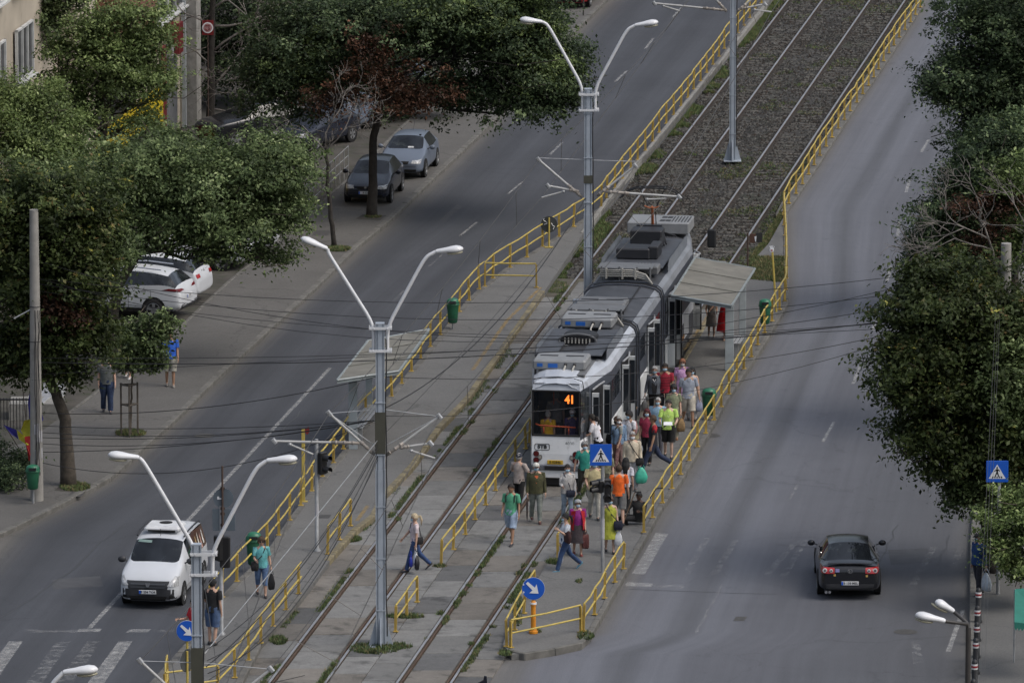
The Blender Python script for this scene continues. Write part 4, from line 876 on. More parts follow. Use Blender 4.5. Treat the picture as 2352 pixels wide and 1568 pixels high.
# ================================================================== BINS, BOLLARDS, AWNING
def bin_(V, z0, hang, label, r=.2, h=.62, yaw=0):
    b = G(V[0], V[1], z0); t = thing('litter_bin', label, 'litter bin', b, yaw, 'green plastic litter bins'); z = hang
    def rr(k, zz): return [(math.cos(a) * r * k, math.sin(a) * r * .82 * k, zz) for a in [2 * PI * j / 20 for j in range(20)]]
    MB().loft([rr(.6, z), rr(.74, z + .03), rr(.86, z + h * .5), rr(.97, z + h * .86)], (1, 0)).build('body', GREENB, t, smooth=True, angle=60)
    MB().loft([rr(1.06, z + h * .82), rr(1.06, z + h * .88), rr(1., z + h * .9)], (0, 0)).build('rim', GREENB, t, smooth=True, angle=50)
    MB().loft([rr(1., z + h * .88), rr(.98, z + h * 1.), rr(.8, z + h * 1.1), rr(.35, z + h * 1.15)], (0, 1)).build('lid', M('green_bin_lid', (.02, .14, .075), rough=.4, var=.15), t, smooth=True, angle=60)
    MB().box((0, -r * .8, z + h * .98), (r * 1.05, .06, .075)).build('opening', BLACKM, t)
    if z > .15: MB().tube([(0, r * .8, 0), (0, r * .8, z + h)], .03, 8).build('stand', GALV, t)
    return t
bin_((76, 1158), .12, .45, 'green litter bin strapped to the left concrete pole', h=.62)
bin_((1040, 757), .17, .22, 'green litter bin on the far part of the left platform', h=.7)
bin_((1628, 962), .18, .12, 'green litter bin by the railing behind the walking men', h=.72, r=.22)
bin_((1757, 752), .18, .12, 'green litter bin by the railing beyond the shelter', h=.7)
bin_((583, 1300), .17, .05, 'green litter bin behind the woman in the teal blouse', h=.8, r=.22)
BW = M('bollard_white', (.6, .6, .6), rough=.5); BR = M('bollard_red', (.25, .02, .025), rough=.5)
bcol = None
for i, (x, y) in enumerate(((2247, 1345), (2244.6, 1387), (2243, 1425.5), (2241, 1462.6), (2238, 1512.6), (2235, 1558), (2232, 1606))):
    g = G(x, y + 84, .125)
    lab = ['farthest black bollard, right beside the white shopping bag', 'second black bollard from the far end of the row', 'third black bollard from the far end of the row', 'middle black bollard of the row, level with the twin lamp pole', 'third black bollard from the bottom edge', 'second black bollard from the bottom edge', 'nearest black bollard, cut by the bottom edge'][i]
    t = thing('bollard', lab, 'bollard', g, 0, 'black bollards along the right kerb'); 
    MB().tube([(0, 0, 0), (0, 0, .05), (0, 0, .08), (0, 0, .86), (0, 0, .93), (0, 0, .96)], [.11, .11, .085, .075, .06, .02], 14).build('post', BLACKM, t, smooth=True, angle=50)
    MB().tube([(0, 0, .7), (0, 0, .84)], .083, 14).build('white_band', BW, t, smooth=True, angle=50); MB().tube([(0, 0, .745), (0, 0, .795)], .087, 14).build('red_band', BR, t, smooth=True, angle=50)
b = G(2345, 1540, .12); t = thing('market_awning', 'green fabric awning cut by the right edge', 'awning', b)
w0 = [P(2331, 1352, b.y + 1) - b, P(2420, 1345, b.y + 1) - b, P(2430, 1440, b.y - 1.2) - b, P(2330, 1428, b.y - 1.2) - b]
mb = MB(); mb.add(w0, [(0, 1, 2, 3)]); n = 14; a, c = w0[3], w0[2]
for k in range(n): p, q = a + (c - a) * k / n, a + (c - a) * (k + 1) / n; mb.add([p, q, q - Vector((0, 0, .14)), (p + q) / 2 - Vector((0, 0, .22)), p - Vector((0, 0, .14))], [(0, 1, 2, 3, 4)])
mb.build('canopy', M('awning_green', (.02, .16, .12), rough=.7), t); [MB().tube([w0[k], Vector((w0[k].x, w0[k].y, 0))], .025, 6).build('pole', GALV, t) for k in (0, 1, 2)]
b = G(1106, 1690, 0); t = thing('bent_bracket', 'black bent metal bracket poking up at the bottom edge', 'bracket', b)
q = [P(1075, 1600, b.y) - b, P(1098, 1567, b.y) - b, P(1110, 1561, b.y) - b, P(1112, 1551, b.y) - b, P(1118, 1552, b.y) - b, P(1119, 1568, b.y) - b, P(1116, 1600, b.y) - b]
mb = MB(); mb.add([p + Vector((0, -.03, 0)) for p in q] + [p + Vector((0, .03, 0)) for p in q], [tuple(range(7)), tuple(range(13, 6, -1))] + [(i, i + 7, (i + 1) % 7 + 7, (i + 1) % 7) for i in range(7)]); mb.build('bracket', M('navy_gloss', (.012, .014, .025), rough=.25), t); MB().tube([(0, 0, 0), (0, 0, P(1100, 1590, b.y).z)], .05, 8).build('post', BLACKM, t)
# sapling guard
b = G(297, 1000, .12); t = thing('tree_guard', 'wooden guard of three stakes round the small sapling', 'tree guard', b); WD = M('weathered_wood', (.1, .085, .07), rough=.9, var=.3)
for dx, dy in ((-.24, 0), (.25, .1), (.02, -.25)): MB().bbox((dx, dy, .8), (.055, .055, 1.6), .008).build('stake', WD, t)
for z in (.95, 1.55):
    for a, c in (((-.24, 0), (.25, .1)), ((.25, .1), (.02, -.25)), ((.02, -.25), (-.24, 0))): MB().tube([(*a, z), (*c, z)], .025, 4).build('crossbar', WD, t)
# ================================================================== TRAM
T0 = G(1277, 1121, 0)
tram = thing('tram', 'white and soot grey articulated tram at the stop, line 41, doors open', 'tram', T0, -AZ)
def tdirt(name, c, d, sc_=1.5, th=.55): return M(name, c, rough=.45, var=.1, scale=1.2, dirt_or_sheen=(d, sc_, th))
TW = tdirt('tram_white', (.74, .76, .78), (.4, .41, .41), 1.8, .56); TS = M('tram_silver', (.42, .45, .5), rough=.35, var=.12, scale=1.5, dirt_or_sheen=((.25, .26, .28), 2.2, .58)); TD_ = M('tram_soot_roof', (.045, .048, .055), rough=.55, var=.3, scale=1.3, dirt_or_sheen=((.1, .107, .12), 1.2, .54))
TB = M('tram_blue_grey_band', (.05, .058, .075), rough=.4, var=.2); TK = M('tram_black', (.012, .012, .014), rough=.5); TG = M('tram_side_glass', (.02, .024, .03), rough=.08, spec=.6, var=.4, scale=1.5); TSK = M('tram_skirt_grime', (.11, .115, .125), rough=.6, var=.3, scale=1.)
TSD = M('tram_sooty_silver', (.2, .215, .24), rough=.4, var=.2, scale=1.2, dirt_or_sheen=((.1, .105, .115), 1.5, .55)); TBOX = M('tram_roof_box_grey', (.13, .135, .142), rough=.55, var=.12, dirt_or_sheen=((.12, .12, .13), 2, .6)); TBOXL = M('tram_roof_box_light', (.22, .228, .235), rough=.5, var=.1, dirt_or_sheen=((.2, .2, .2), 2, .6)); TCAB = M('tram_pale_cable', (.36, .35, .32), rough=.6); STK = M('blue_label', (.02, .12, .45), rough=.4); ORS = M('graffiti_orange', (.3, .14, .03), rough=.5)
LEN = 26.6
def hw(y):
    y2 = min(y, LEN - y)
    return float(np.interp(y2, [0, .9, 3.4], [.70, .86, 1.2]))
def rz_(y):     # roof height drop at the noses
    y2 = min(y, LEN - y); return float(np.interp(y2, [0, .35, 1.2], [.17, .06, 0]))
def prof(y):    # right half of the cross-section from the skirt to the roof ridge
    w = hw(y); d = rz_(y)
    return [(w - .04, .3), (w, .55), (w, 1.3), (w - .01, 1.42), (w - .02, 2.6), (w - .03, 2.86), (w - .09, 3.05 - d * .6), (w - .22, 3.15 - d), (w * .5, 3.24 - d), (0, 3.27 - d)]
def shell(y0, y1, roofmats):
    ys_ = sorted(set([y0, y1] + [y for y in (.35, .9, 1.2, 2., 2.7, 3.4, LEN - 3.4, LEN - 2.7, LEN - 2, LEN - 1.2, LEN - .9, LEN - .35) if y0 < y < y1] + list(np.linspace(y0, y1, 5))))
    mats = [TW, TB, TS if y0 < 5 else TSD, TD_, TSK]; mb = MB()
    for side in (1, -1):
        for a, b in zip(ys_, ys_[1:]):
            pa, pb = prof(a), prof(b)
            for k in range(len(pa) - 1):
                q = [(side * pa[k][0], a, pa[k][1]), (side * pb[k][0], b, pb[k][1]), (side * pb[k + 1][0], b, pb[k + 1][1]), (side * pa[k + 1][0], a, pa[k + 1][1])]
                mi = 4 if k == 0 and a > 5 else 0 if k < 3 else 1 if k < 5 else 2 if k < 7 else roofmats((a + b) / 2)
                mb.add(q if side > 0 else q[::-1], [(0, 1, 2, 3)], mi)
    # floor and ends
    f = [(hw(y) - .05, y, .45) for y in ys_]; mb.add(f + [(-x, y, z) for x, y, z in reversed(f)], [tuple(range(2 * len(f)))], 4)
    for yy, inner in ((y0, y0 > 1), (y1, y1 < LEN - 1)):
        if inner:
            p = prof(yy); mb.add([(x, yy, z) for x, z in p] + [(-x, yy, z) for x, z in reversed(p)], [tuple(range(2 * len(p)))], 3)
    o = mb.build('body_section', mats, tram, smooth=True, angle=28); return o
SEC = [(0, 9.0), (9.55, 15.05), (15.6, LEN)]
secs = [shell(0, 9.0, lambda y: 2 if y < 3.2 else 3), shell(9.55, 15.05, lambda y: 3), shell(15.6, LEN, lambda y: 3)]
for a, b in ((9.0, 9.55), (15.05, 15.6)):
    mb = MB(); n = 7; rings = []
    for k in range(n * 2 + 1):
        y = a + (b - a) * k / (2 * n); s = .0 if k % 2 == 0 else -.07; p = prof(y); rings.append([(x + s if x > .3 else x, y, z + (s if z > 3 else 0)) for x, z in p] + [(-x - s if x > .3 else -x, y, z + (s if z > 3 else 0)) for x, z in reversed(p)])
    mb.loft(rings, (1, 1)); mb.build('bellows', TK, tram)
    for yy in (a - .0, b + .0):
        p = prof(yy); q = [(x + .03, yy, z + (.03 if z > 2.8 else 0)) for x, z in p]; MB().tube(q + [(-x, y_, z) for x, y_, z in reversed(q)], .022, 6).build('joint_hoop', TB, tram)
# --- near end: front panel with a real window opening
def panel(name, pts, mat, parent=tram, th=.03):
    return MB().add([(x, y, z) for x, y, z in pts], [tuple(range(len(pts)))]).build(name, mat, parent)
w0 = .70; wc = .86; yc = .9
fb = MB()
fb.add([(-w0, 0, .34), (w0, 0, .34), (w0, -.03, 1.02), (-w0, -.03, 1.02)], [(0, 1, 2, 3)], 0); fb.add([(-w0, -.03, 1.02), (w0, -.03, 1.02), (w0, 0, 1.55), (-w0, 0, 1.55)], [(0, 1, 2, 3)], 0)
fb.build('front_panel', [TW, TS], tram); fb = MB()
fb.add([(-w0, 0, 2.88), (w0, 0, 2.88), (w0 - .02, .06, 3.06), (-w0 + .02, .06, 3.06)], [(0, 1, 2, 3)], 1)
fb.add([(-w0 + .02, .06, 3.06), (w0 - .02, .06, 3.06), (w0 - .25, .35, 3.2), (-w0 + .25, .35, 3.2)], [(0, 1, 2, 3)], 1)
fb.build('visor_panel', [TW, TS], tram)
FR = MB(); t_ = .045
for p in (((0, -.012, 1.565), (2 * w0, .03, .06)), ((0, -.012, 2.865), (2 * w0, .03, .06)), ((-w0 + .02, -.012, 2.215), (.05, .03, 1.36)), ((w0 - .02, -.012, 2.215), (.05, .03, 1.36))): FR.bbox(*p, .012)
FR.build('window_seal', TK, tram)
GL = bpy.data.materials.new('tram_windscreen_glass'); GL.use_nodes = True; b_ = GL.node_tree.nodes['Principled BSDF']; b_.inputs['Base Color'].default_value = (.03, .035, .045, 1); b_.inputs['Roughness'].default_value = .03; b_.inputs['Alpha'].default_value = .38
nzz = GL.node_tree.nodes.new('ShaderNodeTexNoise'); nzz.inputs['Scale'].default_value = 2; rr_ = GL.node_tree.nodes.new('ShaderNodeMapRange'); rr_.inputs['To Min'].default_value = .16; rr_.inputs['To Max'].default_value = .34; GL.node_tree.links.new(nzz.outputs['Fac'], rr_.inputs['Value']); GL.node_tree.links.new(rr_.outputs[0], b_.inputs['Alpha'])
panel('windscreen', [(-w0 + .04, -.004, 1.59), (w0 - .04, -.004, 1.59), (w0 - .04, -.004, 2.84), (-w0 + .04, -.004, 2.84)], GL)
# corner panes set in the tapering flanks are dark glass on both sides
for sd in (1, -1):
    a = Vector((sd * w0, 0, 0)); c = Vector((sd * wc, yc, 0)); nn = Vector((sd * .985, -.17, 0)) * .006
    panel('corner_window', [tuple(a + (c - a) * f + nn + Vector((0, 0, z))) for f, z in ((.06, 1.6), (.94, 1.6), (.94, 2.84), (.06, 2.84))], M('tram_corner_glass', (.03, .035, .04), rough=.06, var=.5, scale=3), tram)
# interior seen through the windscreen
INT = M('tram_interior_grey', (.1, .095, .095), rough=.8); ORG = M('grab_rail_orange', (.6, .1, .03), rough=.4)
mb = MB(); mb.box((0, 2.2, .72), (1.5, 3.6, .04)); mb.box((0, 4.2, 1.8), (2.2, .05, 2.2)); mb.build('interior', INT, tram)
for x in (-.5, .45): mb = MB(); mb.bbox((x, 2.3, 1.05), (.42, .42, .08), .03); mb.bbox((x, 2.5, 1.35), (.42, .06, .55), .03); mb.build('seat', M('tram_seat_brown', (.14, .05, .03), rough=.6), tram)
mb = MB(); mb.tube([(-.62, .16, 1.86), (-.52, .14, 1.82), (.56, .14, 1.78)], .022, 8); mb.tube([(-.38, .15, 1.8), (-.38, .15, 1.55)], .02, 8); mb.tube([(.35, .15, 1.79), (.35, .15, 1.55)], .02, 8); mb.build('grab_rail', ORG, tram, smooth=True)
for x, y in ((-.3, 1.7), (.5, 1.5)): MB().tube([(x, y, .7), (x, y, 3.1)], .018, 8).build('grab_pole', ORG, tram, smooth=True)
text('41', .33, M('led_orange', (.9, .2, .02), emit=((1, .2, .03), 1.6)), tram, front_mtx(.4, -.012, 2.62), 'route_number', .002, .012, .85)
# logos, number, plate, lights, bumper
INK = M('logo_ink', (.03, .032, .035), rough=.5, var=.3)
def logo(x, y, z, yaw, k=1.):
    mtx = Matrix.Translation((x, y, z)) @ Matrix.Rotation(yaw, 4, 'Z'); o = text('STB', .145 * k, INK, tram, mtx @ Matrix.Rotation(PI / 2, 4, 'X'), 'logo', .002, .008, 1.15)
    mb = MB(); q = []
    for cx, cz, a0 in ((.17, .045, 0), (-.17, .045, PI / 2), (-.17, -.045, PI), (.17, -.045, 1.5 * PI)):
        for j in range(5): a = a0 + j * PI / 8; q.append(Vector(((cx + math.cos(a) * .045) * k, 0, (cz + math.sin(a) * .045) * k)))
    q.append(q[0]); Q = mtx; mb.tube([Q @ p for p in q], .009 * k, 4); mb.build('logo_frame', INK, tram)
logo(-.4, -.028, 1.22, 0.); sdv = math.atan2(yc, wc - w0)
logo(.79, .44, 1.22, sdv, .95)
text('4030', .13, M('pale_number', (.1, .11, .11), rough=.5), tram, front_mtx(.4, -.012, 1.33), 'fleet_number', .002, .0, 1.05)
pm = MB(); pm.bbox((-.02, -.045, .78), (.46, .02, .12), .008); pm.build('number_plate', M('plate_yellow', (.55, .36, .03), rough=.4), tram); text('B 02846', .1, SIGNB, tram, front_mtx(-.02, -.058, .78), 'plate_lettering', .001, .002, 1.)
LR = M('tail_lamp_red', (.09, .008, .01), rough=.2); LRIM = M('lamp_rim_dark', (.05, .05, .052), rough=.3); LWH = M('lamp_clear', (.3, .28, .25), rough=.2)
for sd in (-1, 1):
    t = MB(); t.add([(sd * .66, -.02, 1.12), (sd * .55, -.025, 1.12), (sd * .4, -.03, .96), (sd * .4, -.03, .88), (sd * .55, -.025, .72), (sd * .66, -.02, .72)], [(0, 1, 2, 3, 4, 5) if sd < 0 else (5, 4, 3, 2, 1, 0)]); lc = t.build('lamp_cluster', M('cluster_grey', (.24, .25, .26), rough=.3), tram)
    for x, z, r, m_ in ((.575, 1.02, .075, LR), (.575, .83, .075, LR), (.465, .92, .05, LWH)): disc(lc, (sd * x, -.035, z), r + .012, LRIM, name='lamp_rim', thick=.02); disc(lc, (sd * x, -.05, z), r, m_, name='lamp', thick=.02)
mb = MB(); mb.bbox((0, -.04, .62), (1.42, .08, .17), .03); mb.build('bumper', M('bumper_grey', (.12, .13, .15), rough=.5, var=.2), tram); MB().bbox((-.02, -.085, .62), (.6, .03, .12), .01).build('coupler_cover', TK, tram)
mb = MB(); mb.bbox((0, -.01, .43), (1.42, .05, .24), .02); mb.build('lower_skirt', TW, tram); MB().box((0, .35, .2), (1.3, .5, .25)).build('underframe', TK, tram)
for k in range(3): MB().tube([(-w0 + .02, .055, 3.07), (0, .05, 3.09), (w0 - .02, .055, 3.07)], .012, 5).build('gutter', TK, tram) if k == 0 else None
sp_ = [(.6 - .02, .06, 3.06)]
MB().tube([(-.70, .36, 3.13), (-.45, .35, 3.19), (0, .34, 3.22), (.45, .35, 3.19), (.72, .36, 3.1), (.755, .37, 2.9), (.765, .375, 1.2)], .014, 5).build('seam', TK, tram)
# side windows, doors, lower panels on both flanks
def side_pt(y, z, sd, off=.006): return (sd * (hw(y) - (.02 if z > 1.4 else 0) + off), y, z)
def side_quad(name, y0, y1, z0, z1, sd, mat, off=.006, parent=tram):
    q = [side_pt(y0, z0, sd, off), side_pt(y1, z0, sd, off), side_pt(y1, z1, sd, off), side_pt(y0, z1, sd, off)]
    return MB().add(q if sd > 0 else q[::-1], [(0, 1, 2, 3)]).build(name, mat, parent)
doors = [(1.15, 2.35), (5.6, 7.0), (11.6, 13.0), (16.7, 18.1), (23.2, 24.5)]
for sd in (1, -1):
    for a, b in SEC:
        y = a + (.15 if a else 1.0)
        dd = [d for d in doors if a <= d[0] < b] if sd > 0 else []
        edges = [y] + [v for d in dd for v in d] + [b - (.15 if b < LEN - 1 else 1.)]
        for i in range(0, len(edges) - 1, 2):
            s0, s1 = edges[i] + .06, edges[i + 1] - .06
            if s1 - s0 < .3: continue
            n = max(1, round((s1 - s0) / 1.25))
            for k in range(n):
                u0 = s0 + (s1 - s0) * k / n + .03; u1 = s0 + (s1 - s0) * (k + 1) / n - .03
                w_ = side_quad('window', u0, u1, 1.5, 2.56, sd, TG); side_quad('window_bar', u0, u1, 2.2, 2.235, sd, TK, .009, w_)
                if (k + i) % 2 == 0: side_quad('lower_panel', u0, u1, .62, 1.36, sd, M('tram_white_clean', (.6, .62, .62), rough=.4, var=.06), .008)
                else: side_quad('lower_panel', u0, u1, .5, 1.1, sd, TSK, .008)
    if sd > 0:
        for j, (a, b) in enumerate(doors):
            rec = side_quad('doorway', a, b, .42, 2.68, sd, TK, .008)
            for yy, dirn in ((a, 1), (b, -1)):
                x0 = hw(yy); ln = .25
                mb = MB(); mb.bbox((x0 + ln / 2, yy, 1.52), (ln, .045, 2.2), .01); lf = mb.build('door_leaf', M('tram_white_clean'), tram)
                MB().box((x0 + ln / 2, yy, 1.85), (ln - .09, .056, 1.3)).build('pane', TG, lf); MB().box((x0 + ln - .01, yy, 1.52), (.035, .07, 2.22)).build('edge_seal', TK, lf)
                MB().box((x0 + .17, yy - .03 * dirn, .8), (.1, .06, .6)).build('lower_infill', M('tram_white_clean'), lf)
            MB().tube([(hw(a) + .03, a - .05, 2.72), (hw(a) + .12, (a + b) / 2, 2.74), (hw(b) + .03, b + .05, 2.72)], .03, 6).build('door_track', GALV, tram)
            side_quad('step', a, b, .36, .44, sd, ORS if j % 2 else TSK, .02)
    # graffiti strip low on the flank
    for y0, y1 in ((3.5, 5.2), (7.6, 8.7), (13.3, 14.6), (18.5, 20.5)):
        pts = [side_pt(y0 + (y1 - y0) * k / 10, .52 + .25 * abs(math.sin(k * 1.7)), sd, .02) for k in range(11)]; MB().tube(pts, .035, 4).build('graffiti', ORS, tram)
# bogies
for yb in (3.6, 12.2, 22.4, 9.2, 15.4):
    mb = MB(); 
    for sx in (-.72, .72):
        for dy in (-.95, .95): mb.tube([(sx - .06, yb + dy, .37), (sx + .06, yb + dy, .37)], .33, 18)
    mb.box((0, yb, .4), (1.3, 2.4, .2)); mb.build('bogie', TK, tram)
# roof equipment ---------------------------------------------------------
def ac(y, zb=3.2, w=1.55, l=1.25, h=.3, mat=TBOXL, label=True, slots=True):
    mb = MB(); mb.bbox((-.1, y, zb + .12 + h / 2), (w, l, h), .05); o = mb.build('air_conditioner', mat, tram)
    for x in (-.48, .28): MB().box((x, y + .1, zb + .122 + h), (.52, .16, .012)).build('vent', M('vent_dark', (.03, .03, .033)), o)
    for x in (-.8, .6): MB().box((x, y - l / 2 + .08, zb + .04), (.06, .06, .2)).build('foot', TK, o)
    if label:
        MB().box((-.66, y - l / 2 - .004, zb + .27), (.16, .012, .1)).build('sticker', STK, o); MB().box((-.28, y - l / 2 - .004, zb + .26), (.28, .012, .12)).build('sticker', STK, o)
        for x in (.1, .36): MB().ell((x, y - l / 2 - .02, zb + .3), (.05, .05, .05), 8, 5).build('plug', TK, o); MB().tube([(x, y - l / 2 - .04, zb + .28), (x - .06, y - l / 2 - .2, zb + .12), (x + .08, y - l / 2 - .4, zb + .04), (x + .35, y - l / 2 - .42, zb + .04), (x + .45 - x * .4, y - l / 2 - .15, zb + .04)], .028, 7).build('cable', TCAB, o, smooth=True)
    return o
ac(1.95, 3.1); ac(8.0, 3.22); ac(10.9, 3.22, 1.5, 1.2, .22, TBOX, False)
def rack(y, z=3.3):
    mb = MB(); mb.box((-.05, y, z + .36), (1.7, .9, .03)); o = mb.build('cable_tray_cover', TBOX, tram)
    for x in (-.75, -.2, .35, .75): MB().tube([(x, y - .45, z), (x, y - .45, z + .42)], .03, 6).build('rack_post', TBOX, o)
    for k in range(4): MB().tube([(-.8, y - .5, z + .12 + .06 * k), (.2, y - .5, z + .14 + .06 * k), (.62, y - .52, z + .05 + .05 * k), (.85, y - .75, z - .04)], .03, 6).build('cable', TCAB, o, smooth=True)
    for x in (-.6, -.1, .3): MB().box((x, y - .5, z + .21), (.05, .1, .32)).build('cable_clip', TCAB, o)
rack(9.3, 3.26); rack(16.2, 3.3)
# resistor bank with side shrouds (front section) and dark deck
def deck(y0, y1, hole=True):
    mb = MB(); zz = 3.36
    if hole:
        mb.box((-.72, (y0 + y1) / 2, zz), (.62, y1 - y0, .03)); mb.box((.62, (y0 + y1) / 2, zz), (.62, y1 - y0, .03)); mb.box((-.05, y0 + .2, zz), (.72, .4, .03))
    else: mb.box((-.05, (y0 + y1) / 2, zz), (1.9, y1 - y0, .03))
    o = mb.build('roof_deck', M('deck_ribbed', (.06, .065, .075), rough=.5, var=.2), tram)
    for sx in (-1.06, 1.03):
        mb = MB(); mb.add([(sx, y0 + .2, 3.2), (sx, y1 - .1, 3.2), (sx, y1 - .1, 3.42), (sx, y1 - .5, 3.56), (sx, y0 + .5, 3.56), (sx, y0 + .2, 3.42)], [(0, 1, 2, 3, 4, 5)]); mb.add([(sx + .02, y0 + .2, 3.2), (sx + .02, y1 - .1, 3.2), (sx + .02, y1 - .1, 3.42), (sx + .02, y1 - .5, 3.56), (sx + .02, y0 + .5, 3.56), (sx + .02, y0 + .2, 3.42)], [(5, 4, 3, 2, 1, 0)])
        mb.build('roof_fairing', M('fairing_blue_grey', (.16, .18, .21), rough=.45, var=.15), tram)
deck(3.0, 7.1)
mb = MB(); mb.loft([[(x * .52 - .05, y, 3.42 + z * .18) for x, z in [(math.cos(a), math.sin(a)) for a in [2 * PI * k / 16 for k in range(16)]]] for y in (5.0, 5.9)]); rb = mb.build('resistor_bank', TK, tram, smooth=True, angle=50)
MB().tube([(math.cos(a) * .56 - .05, 4.98, 3.42 + math.sin(a) * .2) for a in [2 * PI * k / 20 for k in range(21)]], .03, 6).build('rim', TBOX, rb)
for k in range(8): MB().box((-.42 + .105 * k, 4.97, 3.42), (.035, .03, .16)).build('element', TCAB, rb)
deck(17.6, 22.8, False)
EQ = M('equipment_black', (.02, .021, .025), rough=.5); mb = MB(); mb.bbox((-.1, 21.8, 3.62), (1.0, .8, .5), .04); mb.box((-.1, 22.3, 3.8), (.8, .2, .2)); mb.build('equipment_box', EQ, tram); mb = MB(); mb.bbox((-.2, 19.4, 3.55), (1.05, .9, .34), .04); mb.bbox((.42, 19.6, 3.58), (.3, 1.1, .4), .03); mb.build('equipment_box', M('equipment_black', (.02, .021, .025), rough=.5), tram)
for k in range(5): MB().tube([(.35 + .05 * k, 20.6 + .2 * k, 3.45), (.38, 21.9, 3.75), (.3 + .1 * k, 22.6, 3.5)], .03, 6).build('cable', TK, tram)
mb = MB(); mb.bbox((-.55, 24.7, 3.5), (.95, 1.5, .36), .03); mb.bbox((.42, 24.7, 3.5), (1.05, 1.5, .36), .03); bx_ = mb.build('air_conditioner', TBOXL, tram)
for k in range(6): MB().box((.38 + .1 * k, 24.7, 3.684), (.04, 1.0, .01)).build('vent', M('vent_dark'), bx_)
for y_ in (24.4, 25.0): [MB().box((x_, y_, 3.684), (.16, .32, .01)).build('vent', M('vent_dark'), bx_) for x_ in (.06, .24)]
mb = MB(); mb.bbox((0, 17.0, 3.45), (1.75, .7, .25), .03); ax_ = mb.build('air_conditioner', TBOX, tram); [MB().box((.2 + .1 * k, 17.0, 3.578), (.04, .5, .01)).build('vent', M('vent_dark'), ax_) for k in range(5)]
MB().bbox((.62, 2.1, 3.2), (.24, 2.6, .05), .02).build('cable_duct', TBOX, tram)
for x in (.55,): MB().tube([(x, 9.7, 3.27), (x, 15, 3.27)], .02, 5).build('cable_duct', TK, tram); MB().tube([(.5, 3.4, 3.27), (.5, 8.9, 3.27)], .02, 5).build('cable_duct', TK, tram)
# pantograph: single orange arm, knee, black collector bows
zt = P(1513, 425, T0.y + 22.6 * TD.y).z
pg = MB(); pg.tube([(-.1, 22., 3.5), (-.05, 21.5, 3.7)], .05, 8); pg.tube([(-.05, 22.8, 3.5), (.0, 22.2, zt - .62)], [.055, .035], 8); po = pg.build('pantograph_arm', M('pantograph_orange', (.42, .13, .05), rough=.5), tram)
MB().tube([(.08, 22.7, 3.5), (.1, 22.2, zt - .7)], .014, 6).build('control_rod', BLACKM, po)
mb = MB()
for dy in (-.16, .16):
    mb.tube([(-1.0, 22.2 + dy, zt - .35), (-.75, 22.2 + dy, zt - .12), (-.5, 22.2 + dy, zt - .02), (0, 22.2 + dy, zt), (.5, 22.2 + dy, zt - .02), (.75, 22.2 + dy, zt - .12), (1.0, 22.2 + dy, zt - .35)], .022, 6)
for x in (-.4, .4): mb.tube([(x, 22.04, zt - .02), (x, 22.36, zt - .02)], .02, 6); mb.tube([(x, 22.2, zt - .04), (x * .35, 22.2, zt - .6)], .018, 6)
mb.build('collector_bow', BLACKM, tram); MB().tube([(-.25, 22.2, zt - .6), (-.1, 22.2, zt - .66), (.1, 22.2, zt - .66), (.25, 22.2, zt - .6)], .025, 6).build('cross_tube', M('pantograph_orange'), po)
# mirror near the far end
MB().tube([(1.15, 25.4, 2.7), (1.5, 25.5, 3.1)], .015, 6).build('mirror_arm', BLACKM, tram); MB().bbox((1.5, 25.5, 2.95), (.28, .1, .6), .05).build('mirror', BLACKM, tram)
